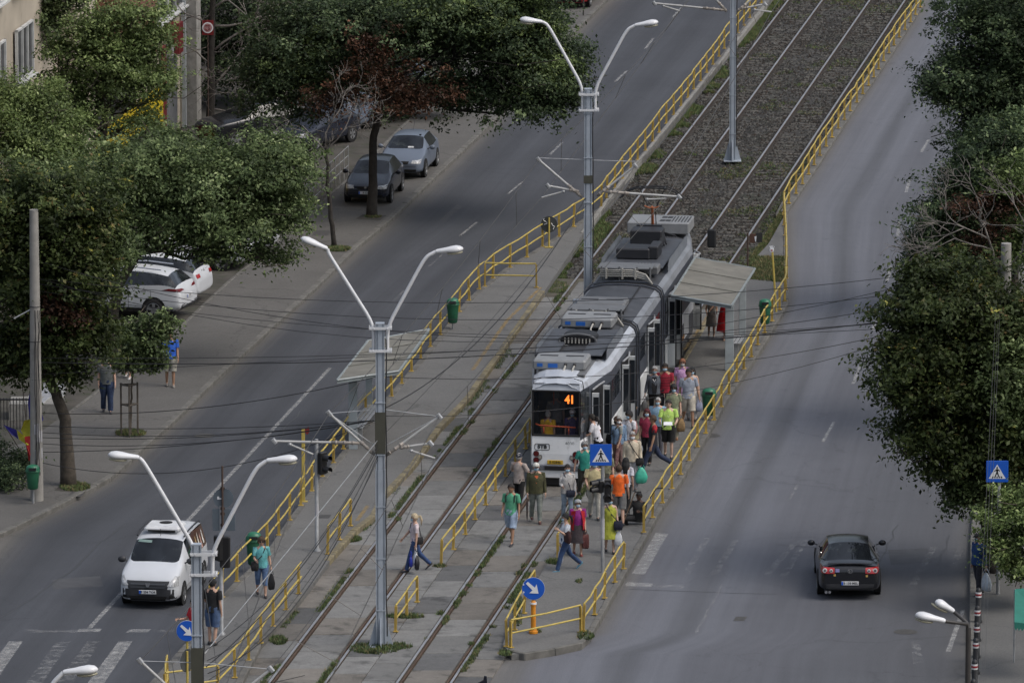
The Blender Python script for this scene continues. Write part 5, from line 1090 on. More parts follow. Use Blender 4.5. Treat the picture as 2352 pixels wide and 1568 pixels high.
# ================================================================== CARS
CGL = M('car_glass', (.01, .012, .015), rough=.03, spec=.55, var=.5, scale=1.2, dirt_or_sheen=((.055, .065, .065), 1.7, .54)); TYRE = M('tyre_rubber', (.018, .018, .019), rough=.85); RIM = M('alloy_rim', (.32, .33, .34), rough=.35, metal=.6); ARCH = M('wheel_arch_black', (.006, .006, .006), rough=.9)  # car_glass: grey-green smears painted in as reflections and a glimpsed interior
PLW = M('plate_white', (.62, .63, .64), rough=.4); CHR = M('chrome', (.55, .56, .58), rough=.15, metal=.9); BPL = M('bumper_black_plastic', (.03, .031, .035), rough=.55, var=.15); REDL = M('rear_lamp_red', (.35, .012, .015), rough=.2, coat=.5); HLG = M('headlamp_glass', (.4, .41, .42), rough=.12, coat=.6, var=.4, scale=14)
def car_shell(t, st, paint, sub=2, names=('body', 'windscreen', 'rear_window', 'side_window')):
    """st: stations from nose to tail: (y, w_low, w_belt, w_roof, z_bot, z_mid, z_belt, z_edge, z_top, kind)
    kind of the span that STARTS here: b body, w windscreen, g greenhouse, r rear window"""
    bm = bmesh.new(); rings = []
    for (y, wl, wb, wr, zb, zm, zbelt, ze, zt, k) in st:
        h = [(0, zb), (wl * .85, zb), (wl, zb + .1), (wl * 1.0, zm), (wb, zbelt), (wr, ze), (wr * .62, zt - (zt - ze) * .25), (0, zt)]
        p = [(x, z) for x, z in h] + [(-x, z) for x, z in reversed(h[1:-1])]
        rings.append([bm.verts.new((x, y, z)) for x, z in p])
    n = len(rings[0]); crease = []
    cl = bm.edges.layers.float.get('crease_edge') or bm.edges.layers.float.new('crease_edge')
    for i in range(len(rings) - 1):
        k = st[i][9]
        for j in range(n):
            q = (j + 1) % n; f = bm.faces.new((rings[i][j], rings[i][q], rings[i + 1][q], rings[i + 1][j])); f.smooth = True
            jj = min(j, n - 1 - j)          # symmetric band index
            m = 0
            if k == 'w' and jj in (5, 6): m = 1
            if k == 'r' and jj in (5, 6): m = 2
            if k == 'g' and jj == 4: m = 3
            if k == 'W' and jj in (5, 6): m = 1
            if k == 'W' and jj == 4: m = 3
            if k == 'R' and jj in (5, 6): m = 2
            if k == 'R' and jj == 4: m = 3
            f.material_index = m
    for r_, rev in ((rings[0], False), (rings[-1], True)):
        f = bm.faces.new(r_ if not rev else list(reversed(r_))); f.smooth = True
    bm.normal_update(); bmesh.ops.recalc_face_normals(bm, faces=bm.faces)
    for e_ in bm.edges:
        ms = {f.material_index for f in e_.link_faces}
        if len(ms) > 1: e_[cl] = .55
        elif any(len(f.verts) > 4 for f in e_.link_faces): e_[cl] = .35
    for i, r_ in enumerate(rings):
        for j in (4, n - 4):
            for e_ in r_[j].link_edges:
                if abs(e_.verts[0].co.y - e_.verts[1].co.y) > .02 and e_[cl] < .35 and e_.other_vert(r_[j]) in (rings[min(i + 1, len(rings) - 1)][j], rings[max(i - 1, 0)][j]): e_[cl] = .4
    me = bpy.data.meshes.new('cage'); bm.to_mesh(me); bm.free(); tmp = bpy.data.objects.new('cage', me); COL.objects.link(tmp)
    md = tmp.modifiers.new('s', 'SUBSURF'); md.levels = sub; md.render_levels = sub; md.boundary_smooth = 'PRESERVE_CORNERS'
    dg = bpy.context.evaluated_depsgraph_get(); full = bpy.data.meshes.new_from_object(tmp.evaluated_get(dg)); bpy.data.objects.remove(tmp)
    bv = BVHTree.FromPolygons([v.co.copy() for v in full.vertices], [tuple(p.vertices) for p in full.polygons])
    parts = {}
    for p in full.polygons:
        side = 0
        if p.material_index == 3: side = 1 if p.center.x > 0 else -1
        parts.setdefault((p.material_index, side), []).append(tuple(p.vertices))
    for (mi, side), F in parts.items():
        used = sorted({v for f in F for v in f}); ix = {v: i for i, v in enumerate(used)}
        vs = [full.vertices[v].co.copy() for v in used]
        if mi: vs = [v * 1.0 for v in vs]
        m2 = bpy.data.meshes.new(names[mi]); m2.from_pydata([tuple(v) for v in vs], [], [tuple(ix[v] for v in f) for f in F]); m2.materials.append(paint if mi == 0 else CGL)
        m2.polygons.foreach_set('use_smooth', [True] * len(m2.polygons)); m2.update()
        if mi == 0: m2.set_sharp_from_angle(angle=R(38))
        o = bpy.data.objects.new(names[mi], m2); COL.objects.link(o); o.parent = t
    return bv
def decal(bv, t, name, quad, axis, mat, off=.008, nu=8, nv=4, bow=0.):
    """a conformal patch: quad in the (x,z) plane for axis +-y, in the (y,z) plane for +-x, (x,y) for z"""
    mb = MB(); a, b, c, d = [Vector((*q, 0)) for q in quad]; grid = []
    for j in range(nv + 1):
        for i in range(nu + 1):
            u, v = i / nu, j / nv; q = (a * (1 - u) + b * u) * (1 - v) + (d * (1 - u) + c * u) * v
            q.y += bow * math.sin(PI * u)
            if axis in ('-y', '+y'): o = Vector((q.x, -4 if axis == '-y' else 4, q.y)); dr = Vector((0, 1 if axis == '-y' else -1, 0))
            elif axis in ('-x', '+x'): o = Vector((-3 if axis == '-x' else 3, q.x, q.y)); dr = Vector((1 if axis == '-x' else -1, 0, 0))
            else: o = Vector((q.x, q.y, 4)); dr = Vector((0, 0, -1))
            h = bv.ray_cast(o, dr)
            if h[0] is None: h = (bv.find_nearest(o + dr * 2)[0], dr)
            grid.append(tuple(h[0] - dr * off))
    w = nu + 1
    F = [(j * w + i, j * w + i + 1, (j + 1) * w + i + 1, (j + 1) * w + i) for j in range(nv) for i in range(nu)]
    o = mb.add(grid, F).build(name, mat, t, smooth=True)
    return o
def wheels(t, ys_, w, r=.31, tw=.2):
    w = w - .006
    for y in ys_:
        for s in (-1, 1):
            # the dark arch
            MB().tube([(s * (w - .035), y, r + .02), (s * (w + .004), y, r + .02)], r + .055, 24).build('wheel_arch', ARCH, t)
            wh = MB(); n = 24; prof = [(-tw / 2, r - .05), (-tw / 2 + .02, r), (tw / 2 - .02, r), (tw / 2, r - .04), (tw / 2, r * .66)]
            rings = [[(s * (w - tw / 2 + .015 + x), y + math.cos(2 * PI * k / n) * q, r + math.sin(2 * PI * k / n) * q) for k in range(n)] for x, q in prof]
            o = wh.loft(rings, (1, 0)).build('wheel', TYRE, t, smooth=True, angle=40)
            rm = MB(); xo = s * (w + .008); hub = Vector((xo, y, r))
            rg = [[(xo + s * x, y + math.cos(2 * PI * k / n) * q, r + math.sin(2 * PI * k / n) * q) for k in range(n)] for x, q in ((.0, r * .68), (.006, r * .62), (-.04, r * .55))]
            rm.loft(rg, (0, 0)); 
            rm.add([(xo - s * .05, y + math.cos(2 * PI * k / n) * r * .56, r + math.sin(2 * PI * k / n) * r * .56) for k in range(n)], [tuple(range(n))])
            for k in range(5):
                a = 2 * PI * k / 5 + .3; d = Vector((0, math.cos(a), math.sin(a))); e_ = Vector((0, -d.z, d.y)); rm.add([hub + e_ * .035, hub - e_ * .035, hub - e_ * .055 + d * r * .6, hub + e_ * .055 + d * r * .6], [(0, 1, 2, 3)])
            rm.build('rim', RIM, o)
            rm2 = MB().add([(xo - s * .035, y + math.cos(2 * PI * k / n) * r * .52, r + math.sin(2 * PI * k / n) * r * .52) for k in range(n)], [tuple(range(n))]).build('brake_shadow', ARCH, o)
def plate(t, y, z, s, txt, rear=False, w=.5):
    yy = y; sg = 1 if rear else -1
    p = MB().bbox((0, yy, z), (w, .02, .115), .008).build('number_plate', PLW, t); MB().box((-sg * -1 * (-w / 2 + .03) * (1 if not rear else -1) if False else ((-w / 2 + .03) * (1 if not rear else -1)), yy + sg * .0115, z), (.05, .004, .1)).build('blue_strip', BLUES, p)
    m = Matrix.Translation((.02 * (1 if not rear else -1), yy + sg * .012, z)) @ (Matrix.Rotation(PI, 4, 'Z') if rear else Matrix.Identity(4)) @ Matrix.Rotation(PI / 2, 4, 'X')
    text(txt, .1, SIGNB, p, m, 'plate_lettering', .001, .001, .95)
def mirrors(t, y, x, z, mat, s=1.):
    for sd in (-1, 1): MB().tube([(sd * (x - .08), y, z - .05), (sd * (x + .06), y - .02, z)], .02, 6).build('mirror_stalk', BPL, t); MB().ell((sd * (x + .1), y, z + .01), (.11 * s, .07, .085 * s), 12, 8).build('mirror', mat, t, smooth=True)
def paint(name, c, rough=.3): return M(name, c, rough=rough, var=.04, scale=1.5, coat=.18)
def lines(bv, t, w, ys_, z0, z1, mat=None):
    for y in ys_:
        for ax in ('-x', '+x'): decal(bv, t, 'door_seam', [(y - .006, z0), (y + .006, z0), (y + .006, z1), (y - .006, z1)], ax, mat or ARCH, .004, 1, 5)
# station tables -----------------------------------------------------------
SEDAN = [(-2.38, .62, .60, .48, .30, .45, .60, .62, .64, 'b'), (-2.28, .80, .76, .64, .24, .50, .68, .72, .74, 'b'), (-1.9, .89, .84, .70, .20, .55, .76, .82, .86, 'b'), (-1.1, .91, .87, .74, .19, .58, .88, .95, .985, 'w'),
         (-.35, .91, .87, .60, .19, .60, .92, 1.33, 1.40, 'g'), (.3, .91, .87, .59, .19, .60, .94, 1.39, 1.46, 'g'), (.95, .91, .87, .57, .19, .60, .96, 1.36, 1.43, 'R'), (1.72, .90, .85, .66, .20, .60, .99, 1.02, 1.06, 'b'), (2.22, .86, .80, .66, .26, .60, .98, 1.01, 1.04, 'b'), (2.36, .80, .72, .6, .30, .55, .90, .93, .95, 'b'), (2.4, .74, .66, .5, .34, .52, .8, .82, .83, 'b')]
HATCH = [(-2.1, .58, .56, .45, .30, .44, .58, .60, .62, 'b'), (-2.02, .76, .72, .6, .24, .48, .68, .71, .73, 'b'), (-1.6, .84, .80, .67, .20, .52, .78, .84, .87, 'b'), (-.95, .86, .83, .72, .19, .55, .9, .96, .99, 'w'), (-.2, .86, .83, .58, .19, .56, .93, 1.33, 1.39, 'g'), (.5, .86, .83, .57, .19, .56, .95, 1.37, 1.44, 'g'), (1.3, .86, .82, .54, .2, .56, .98, 1.32, 1.38, 'r'), (1.9, .84, .79, .62, .24, .56, .96, 1.0, 1.02, 'b'), (2.06, .8, .74, .58, .28, .5, .84, .87, .88, 'b'), (2.1, .7, .66, .5, .34, .5, .7, .72, .73, 'b')]
VAN = [(-2.18, .62, .64, .5, .28, .5, .66, .70, .73, 'b'), (-2.08, .82, .80, .66, .22, .55, .82, .88, .92, 'b'), (-1.75, .87, .85, .72, .2, .6, .98, 1.06, 1.11, 'b'), (-1.3, .88, .86, .76, .2, .62, 1.08, 1.17, 1.21, 'w'), (-.45, .88, .87, .68, .2, .64, 1.12, 1.66, 1.74, 'g'), (.2, .88, .87, .7, .2, .64, 1.13, 1.73, 1.81, 'g'), (.9, .88, .87, .71, .2, .64, 1.13, 1.74, 1.83, 'g'), (1.7, .88, .87, .7, .22, .64, 1.13, 1.73, 1.81, 'g'), (2.08, .87, .85, .68, .24, .64, 1.12, 1.66, 1.72, 'R'), (2.16, .86, .83, .7, .3, .6, 1.0, 1.1, 1.14, 'b'), (2.18, .8, .78, .6, .36, .55, .8, .85, .87, 'b')]
SUV = [(-2.22, .62, .62, .5, .34, .55, .72, .76, .79, 'b'), (-2.12, .84, .80, .66, .28, .58, .86, .92, .95, 'b'), (-1.7, .91, .88, .74, .24, .64, .97, 1.03, 1.07, 'b'), (-1.0, .93, .9, .78, .23, .68, 1.04, 1.11, 1.15, 'w'), (-.3, .93, .9, .66, .23, .7, 1.08, 1.5, 1.57, 'g'), (.4, .93, .9, .66, .23, .7, 1.1, 1.55, 1.62, 'g'), (1.2, .93, .9, .63, .24, .7, 1.14, 1.52, 1.58, 'g'), (1.75, .92, .88, .62, .26, .7, 1.18, 1.42, 1.5, 'R'), (2.08, .9, .86, .7, .3, .68, 1.08, 1.14, 1.17, 'b'), (2.2, .86, .8, .62, .36, .62, .9, .94, .96, 'b'), (2.24, .78, .72, .5, .42, .6, .76, .78, .79, 'b')]
def car(name, label, x, y, rz, stt, pnt, wheel_y, w, r, cat='car', group=None, z=0):
    t = thing(name, label, cat, G(x, y, z), R(rz), group); t.scale = (.95,) * 3 if stt in (HATCH, SEDAN, VAN) else (1, 1, 1); bv = car_shell(t, stt, pnt); wheels(t, wheel_y, w, r); return t, bv
# --- white van facing the camera
WP = paint('white_car_paint', (.56, .58, .61))
t, bv = car('van', 'white passenger van with black bumper and roof cooling unit, driving towards the viewer', 376, 1362, -9.5, VAN, WP, (-1.3, 1.5), .88, .31, 'van')
D = lambda n, q, ax, m, **k: decal(bv, t, n, q, ax, m, **k)
D('bumper', [(-.87, .2), (.87, .2), (.87, .6), (-.87, .6)], '-y', BPL, off=.012, nu=14, nv=6); D('grille', [(-.56, .58), (.56, .58), (.62, .83), (-.62, .83)], '-y', BPL, off=.014, nu=10)
for z in (.64, .73): D('grille_bar', [(-.5, z), (.5, z), (.5, z + .03), (-.5, z + .03)], '-y', M('grille_grey', (.07, .075, .085), rough=.4), off=.03)
D('lower_intake', [(-.5, .26), (.5, .26), (.55, .4), (-.55, .4)], '-y', ARCH, off=.018)
for s in (-1, 1):
    h = D('headlight', [(s * .56, .7), (s * .84, .66), (s * .84, .92), (s * .74, .95)] if s > 0 else [(-.84, .66), (-.56, .7), (-.74, .95), (-.84, .92)], '-y', HLG, off=.018)
    D('fog_lamp', [(s * .68 - .06, .33), (s * .68 + .06, .33), (s * .68 + .06, .42), (s * .68 - .06, .42)], '-y', ARCH, off=.02, nu=3, nv=3)
    MB().tube([(s * .68, -.35, 1.76), (s * .7, .2, 1.84), (s * .7, 1.4, 1.84), (s * .68, 1.8, 1.78)], .025, 6).build('roof_rail', BPL, t)
    ax = '+x' if s > 0 else '-x'
    D('rubbing_strip', [(-.9, .42), (1.1, .42), (1.1, .5), (-.9, .5)], ax, M('van_grey_lettering', (.3, .31, .33)), off=.006)
    BRW = M('livery_brown', (.07, .03, .02), rough=.35, coat=.4, var=.3)
    D('livery_panel', [(.1, 1.1), (1.9, 1.1), (1.95, 1.66), (.3, 1.74)], ax, BRW, off=.012, nu=10, nv=6)
    for k, (a, zz, c) in enumerate(((.6, 1.15, (.5, .36, .16)), (.9, 1.2, (.6, .58, .5)), (1.2, 1.12, (.5, .3, .25)), (1.5, 1.2, (.65, .65, .62)), (.4, 1.02, (.6, .56, .4)))): D('livery_figure', [(a, zz), (a + .14, zz), (a + .1, zz + .42), (a + .05, zz + .36)], ax, M('livery_tone_%s' % 'abcde'[k], c, var=.3, scale=12), off=.018, nu=3, nv=5)
    for k in range(4): D('side_lettering', [(-.5, .72 + .1 * k), (.4 + .1 * k, .72 + .1 * k), (.4 + .1 * k, .75 + .1 * k), (-.5, .75 + .1 * k)], ax, M('van_grey_lettering'), off=.008, nu=4, nv=1)
bd = MB(); bd.add([(-.07, -2.215, .79), (.07, -2.215, .79), (.07, -2.215, .75), (.035, -2.22, .66), (-.035, -2.22, .66), (-.07, -2.215, .75)], [tuple(range(6))]); bd.build('badge', CHR, t)
plate(t, -2.225, .52, 1, 'B 204 TOR')
D('sun_strip', [(-.62, 1.62), (-.2, 1.62), (-.2, 1.67), (-.6, 1.68)], '-y', M('screen_label', (.18, .26, .24)), off=.006)
mirrors(t, -1.0, .9, 1.18, BPL, 1.1); lines(bv, t, .88, (-.75, .1), .35, 1.0)
mb = MB(); mb.bbox((-.02, .35, 1.9), (1.05, .95, .15), .06); u = mb.build('roof_cooler', M('cooler_white', (.62, .63, .64), rough=.4), t); disc(u, (0, 0, 0), .01, ARCH)
MB().tube([(-.02, .5, 1.97), (-.02, .5, 1.985)], .19, 20).build('fan', ARCH, u); MB().box((-.02, -.125, 1.86), (.8, .02, .04)).build('grille', ARCH, u); MB().tube([(0, -.35, 1.76), (.01, -.42, 1.98)], .008, 5).build('antenna', BPL, t)
MB().bbox((.46, -1.0, 1.2), (.02, .3, .1), .005).build('dash_edge', BPL, t)
# --- black saloon seen from behind, driving away
BP_ = paint('black_car_paint', (.012, .013, .016), .18)
t, bv = car('sedan', 'black saloon driving away on the right road', 1946, 1338, 180 - .5, [(-y, *r) for y, *r in SEDAN][::1] and SEDAN, BP_, (-1.5, 1.35), .91, .32)
D = lambda n, q, ax, m, **k: decal(bv, t, n, q, ax, m, **k)
for s in (-1, 1):
    q = [(s * .44, .80), (s * .84, .80), (s * .84, .97), (s * .44, .96)] if s > 0 else [(-.84, .80), (-.44, .80), (-.44, .96), (-.84, .97)]
    h = D('rear_light', q, '+y', REDL, off=.03, nu=10)
    for x, r in ((.72, .065), (.54, .048)):
        MB().tube([(s * x, 2.40 if x < .6 else 2.36, .885), (s * x, 2.435 if x < .6 else 2.40, .885)], r, 16).build('lamp_ring', M('lamp_white_ring', (.6, .6, .6)), h); MB().tube([(s * x, 2.40, .885), (s * x, 2.445 if x < .6 else 2.41, .885)], r * .55, 12).build('lamp_core', M('lamp_core_grey', (.12, .12, .13), rough=.2), h)
    D('window_trim', [(-1.0, .955), (1.5, 1.0), (1.5, 1.015), (-1.0, .97)], '+x' if s > 0 else '-x', CHR, off=.006)
    MB().tube([(s * .895, .95, .99), (s * .86, 1.2, 1.06), (s * .8, 1.38, 1.2)], .012, 5).build('window_trim', CHR, t)
D('bumper_lower', [(-.8, .3), (.8, .3), (.8, .5), (-.8, .5)], '+y', BPL, off=.01, nu=12)
MB().bbox((0, 2.2, 1.055), (1.28, .14, .035), .012).build('boot_spoiler', BP_, t)
disc(t, (0, 2.41, .87), .07, CHR, name='badge'); disc(t, (0, 2.42, .87), .052, ARCH, name='badge_ground')
mb = MB(); mb.tube([(-.035, 2.432, .90), (-.012, 2.432, .875), (0, 2.432, .895), (.012, 2.432, .875), (.035, 2.432, .90)], .006, 4); mb.tube([(-.04, 2.432, .88), (-.02, 2.432, .84), (0, 2.432, .868), (.02, 2.432, .84), (.04, 2.432, .88)], .006, 4); mb.build('badge_letters', CHR, t)
plate(t, 2.425, .52, 1, 'B 158 MEL', rear=True); MB().box((.36, 2.405, .89), (.11, .012, .1)).build('sticker', M('sticker_lilac', (.3, .28, .55)), t); MB().box((.44, 2.405, .75), (.06, .012, .05)).build('sticker', M('sticker_gold', (.55, .35, .1)), t); MB().box((-.48, 2.405, .73), (.06, .012, .06)).build('sticker', M('sticker_gold'), t)
for x in (.58, .68): MB().tube([(x, 2.25, .26), (x, 2.44, .26)], .04, 12).build('exhaust', CHR, t)
mirrors(t, -.75, .93, 1.02, BP_)
lines(bv, t, .9, (-.5, .6), .3, .84, BPL)
# --- silver hatch behind the dark one, facing the viewer
SIL = paint('silver_blue_paint', (.12, .145, .19)); 
def face_front(t, bv, pl_, grille=.5, plate_txt=None, hl=None, y0=-2.1, z=.62, dx=.62):
    D = lambda n, q, ax, m, **k: decal(bv, t, n, q, ax, m, **k)
    for s in (-1, 1):
        q = [(.42, z), (.76, z - .02), (.77, z + .12), (.46, z + .1)]; q = q if s > 0 else [(-x, zz) for x, zz in reversed([q[1], q[0], q[3], q[2]])][::-1]
        q = [(s * x, zz) for x, zz in [(.42, z), (.76, z - .02), (.77, z + .12), (.46, z + .1)]]; D('headlight', q, '-y', HLG, off=.012)
    D('grille', [(-.3, z - .03), (.3, z - .03), (.34, z + .07), (-.34, z + .07)], '-y', ARCH, off=.012); D('bumper_intake', [(-.6, .3), (.6, .3), (.62, .4), (-.62, .4)], '-y', ARCH, off=.012); D('bumper_crease', [(-.8, .5), (.8, .5), (.8, .515), (-.8, .515)], '-y', BPL, off=.008)
    disc(t, (0, y0 - .015, z + .04), .045, CHR, name='badge')
t, bv = car('parked_car', 'silver blue hatchback parked on the left pavement, behind the dark one', 940, 392, -9, HATCH, SIL, (-1.28, 1.28), .86, .31, group='cars parked along the left pavement', z=.12)
face_front(t, bv, None); mirrors(t, -.62, .88, 1.0, SIL); lines(bv, t, .86, (-.35, .55), .3, .84)
decal(bv, t, 'paper_slip', [(.1, 1.02), (.32, 1.02), (.32, 1.06), (.1, 1.06)], '-y', PLW, off=.01, nu=2, nv=2); MB().tube([(0, .9, 1.4), (.02, 1.2, 1.75)], .008, 5).build('antenna', BPL, t)
DBL = paint('dark_blue_paint', (.014, .017, .028), .2)
t, bv = car('parked_car', 'dark blue hatchback parked behind the trunk of the big tree, facing us', 860, 450, -8, HATCH, DBL, (-1.28, 1.28), .86, .31, group='cars parked along the left pavement', z=.12)
face_front(t, bv, None); plate(t, -2.13, .47, 1, 'B 529'); mirrors(t, -.62, .88, 1.0, DBL); lines(bv, t, .86, (-.35, .55), .3, .84)
# --- the white SUV seen from its rear right corner
t, bv = car('parked_car', 'white SUV with dark windows parked nose in, rear towards the street', 368, 694, -107, SUV, WP, (-1.35, 1.35), .93, .35, group='cars parked nose in among the trees', z=.12)
t.location = G(284, 720, .12); D = lambda n, q, ax, m, **k: decal(bv, t, n, q, ax, m, **k)
for s in (-1, 1):
    D('rear_light', [(s * .34, .97), (s * .84, .95), (s * .84, 1.06), (s * .5, 1.03)], '+y', M('dark_red_lamp', (.14, .008, .012), rough=.2), off=.015)
    D('rear_light', [(1.62, 1.0), (2.12, .96), (2.1, 1.05), (1.85, 1.06)], '+x' if s > 0 else '-x', M('dark_red_lamp'), off=.01)
    D('sill_trim', [(-1.9, .24), (2.0, .24), (2.0, .4), (-1.9, .4)], '+x' if s > 0 else '-x', BPL, off=.01, nu=14); D('door_handle', [(.9, .93), (1.1, .93), (1.1, .96), (.9, .96)], '+x' if s > 0 else '-x', CHR, off=.02, nu=2, nv=1)
    MB().tube([(s * .62, -.2, 1.6), (s * .62, .6, 1.66), (s * .6, 1.5, 1.6)], .02, 6).build('roof_rail', CHR, t); D('chrome_insert', [(s * .45, .5), (s * .75, .5), (s * .75, .54), (s * .5, .54)], '+y', CHR, off=.02)
D('rear_bumper', [(-.85, .3), (.85, .3), (.85, .48), (-.85, .48)], '+y', BPL, off=.014, nu=12); plate(t, 2.26, .74, 1, 'B 77 SUV'[:4], rear=True); mirrors(t, -.7, .93, 1.15, WP); lines(bv, t, .93, (-.5, .5, 1.25), .4, .98)
# others, mostly hidden in the leaves
others = [('parked_car', 'white estate car just behind the white SUV, red tail lamp showing', 322, 686, -105, SUV, WP, .35, 'white'), ('parked_car', 'white hatchback farther back under the low branches', 500, 572, -101, HATCH, WP, .31, ''), ('parked_car', 'white car whose tail shows right under the leaves above the pavement', 440, 608, -104, HATCH, WP, .31, 'rl'),
          ('parked_car', 'black SUV in the deep shade left of the bare tree', 590, 330, -60, SUV, BP_, .35, ''), ('parked_car', 'silver car in the shade behind the dark hatchback', 775, 300, -30, HATCH, SIL, .31, 'f'), ('parked_car', 'dark car with a bright bonnet behind the bare branches', 725, 332, -30, HATCH, DBL, .31, 'f'), ('parked_car', 'pale car glimpsed through the reddish leaves', 880, 215, -30, HATCH, SIL, .31, '')]
for nm, lb, x, y, rz, stt, pt, r, fl in others:
    t, bv = car(nm, lb, x, y, rz, stt, pt, (-1.32, 1.3), stt[4][1], r, group='cars parked nose in among the trees', z=.12)
    if 'r' in fl or 'w' in fl:
        for s in (-1, 1): decal(bv, t, 'rear_light', [(s * .5, .9), (s * .8, .9), (s * .8, 1.02), (s * .5, 1.02)], '+y', REDL, off=.015)
    if 'f' in fl: face_front(t, bv, None)
t, bv = car('parked_car', 'red car at the very top edge, only its bumper visible', 1322, 5, -10, HATCH, paint('red_car_paint', (.3, .012, .015)), (-1.28, 1.28), .86, .31, group='cars parked along the left pavement', z=.12)
face_front(t, bv, None); plate(t, -2.13, .47, 1, 'B 40')
b = G(1340, 36, .12); t = thing('thin_post', 'thin dark post on the pavement in front of the red car', 'post', b); MB().tube([(0, 0, 0), (0, 0, 1.2)], .03, 8).build('post', DK, t); MB().ell((0, 0, 1.2), (.04, .04, .04), 8, 6).build('cap', DK, t)
# ================================================================== PEOPLE
SKIN = {k: M('skin_' + k, c, rough=.55, var=.06, scale=9) for k, c in {'light': (.48, .3, .22), 'fair': (.52, .35, .27), 'tan': (.33, .19, .12), 'dark': (.09, .05, .035)}.items()}
MASK = M('mask_blue', (.32, .46, .56), rough=.8, var=.1, scale=12); MASKW = M('mask_white', (.62, .64, .66), rough=.8)
def cloth(name, c, v=.3, s=6., pat=None, ps=14, th=.52): return M('cloth_' + name, c, rough=.9, var=v, scale=s, bump=.8, dirt_or_sheen=((pat, ps, th) if pat else None))
def frames(pts):
    out = []; up = Vector((0, -1, 0))
    for i, p in enumerate(pts):
        a = pts[max(0, i - 1)]; b = pts[min(len(pts) - 1, i + 1)]; t = (b - a).normalized(); x = (up - t * up.dot(t)); x = x.normalized() if x.length > 1e-4 else Vector((1, 0, 0)); out.append((t, x, t.cross(x)))
    return out
def sleeve(mb, pts, rr, n=10, wr=.009, flat=1.):
    rings = []; pts = [Vector(p) for p in pts]
    for (t, x, y), p, r in zip(frames(pts), pts, rr): rings.append([p + (x * math.cos(2 * PI * k / n) + y * math.sin(2 * PI * k / n) * flat) * (r + random.uniform(-wr, wr)) for k in range(n)])
    mb.loft(rings); return mb
def subd(pts, rr, m=4):
    """Catmull style refinement of a limb so joints bend softly"""
    P_ = [Vector(p) for p in pts]; out = []; ro = []
    for i in range(len(P_) - 1):
        p0 = P_[max(i - 1, 0)]; p1 = P_[i]; p2 = P_[i + 1]; p3 = P_[min(i + 2, len(P_) - 1)]
        for k in range(m):
            u = k / m; out.append(.5 * ((2 * p1) + (p2 - p0) * u * .6 + (2 * p0 - 5 * p1 + 4 * p2 - p3) * u * u * .6 + (-p0 + 3 * p1 - 3 * p2 + p3) * u ** 3 * .6 + (2 * (p2 - p1) * (u ** 2 * (3 - 2 * u)) - ((p2 - p0) * u * .0)) * 0) if False else p1 + (p2 - p1) * u); ro.append(rr[i] + (rr[i + 1] - rr[i]) * u)
    out.append(P_[-1]); ro.append(rr[-1]); return out, ro
PEOPLE = []
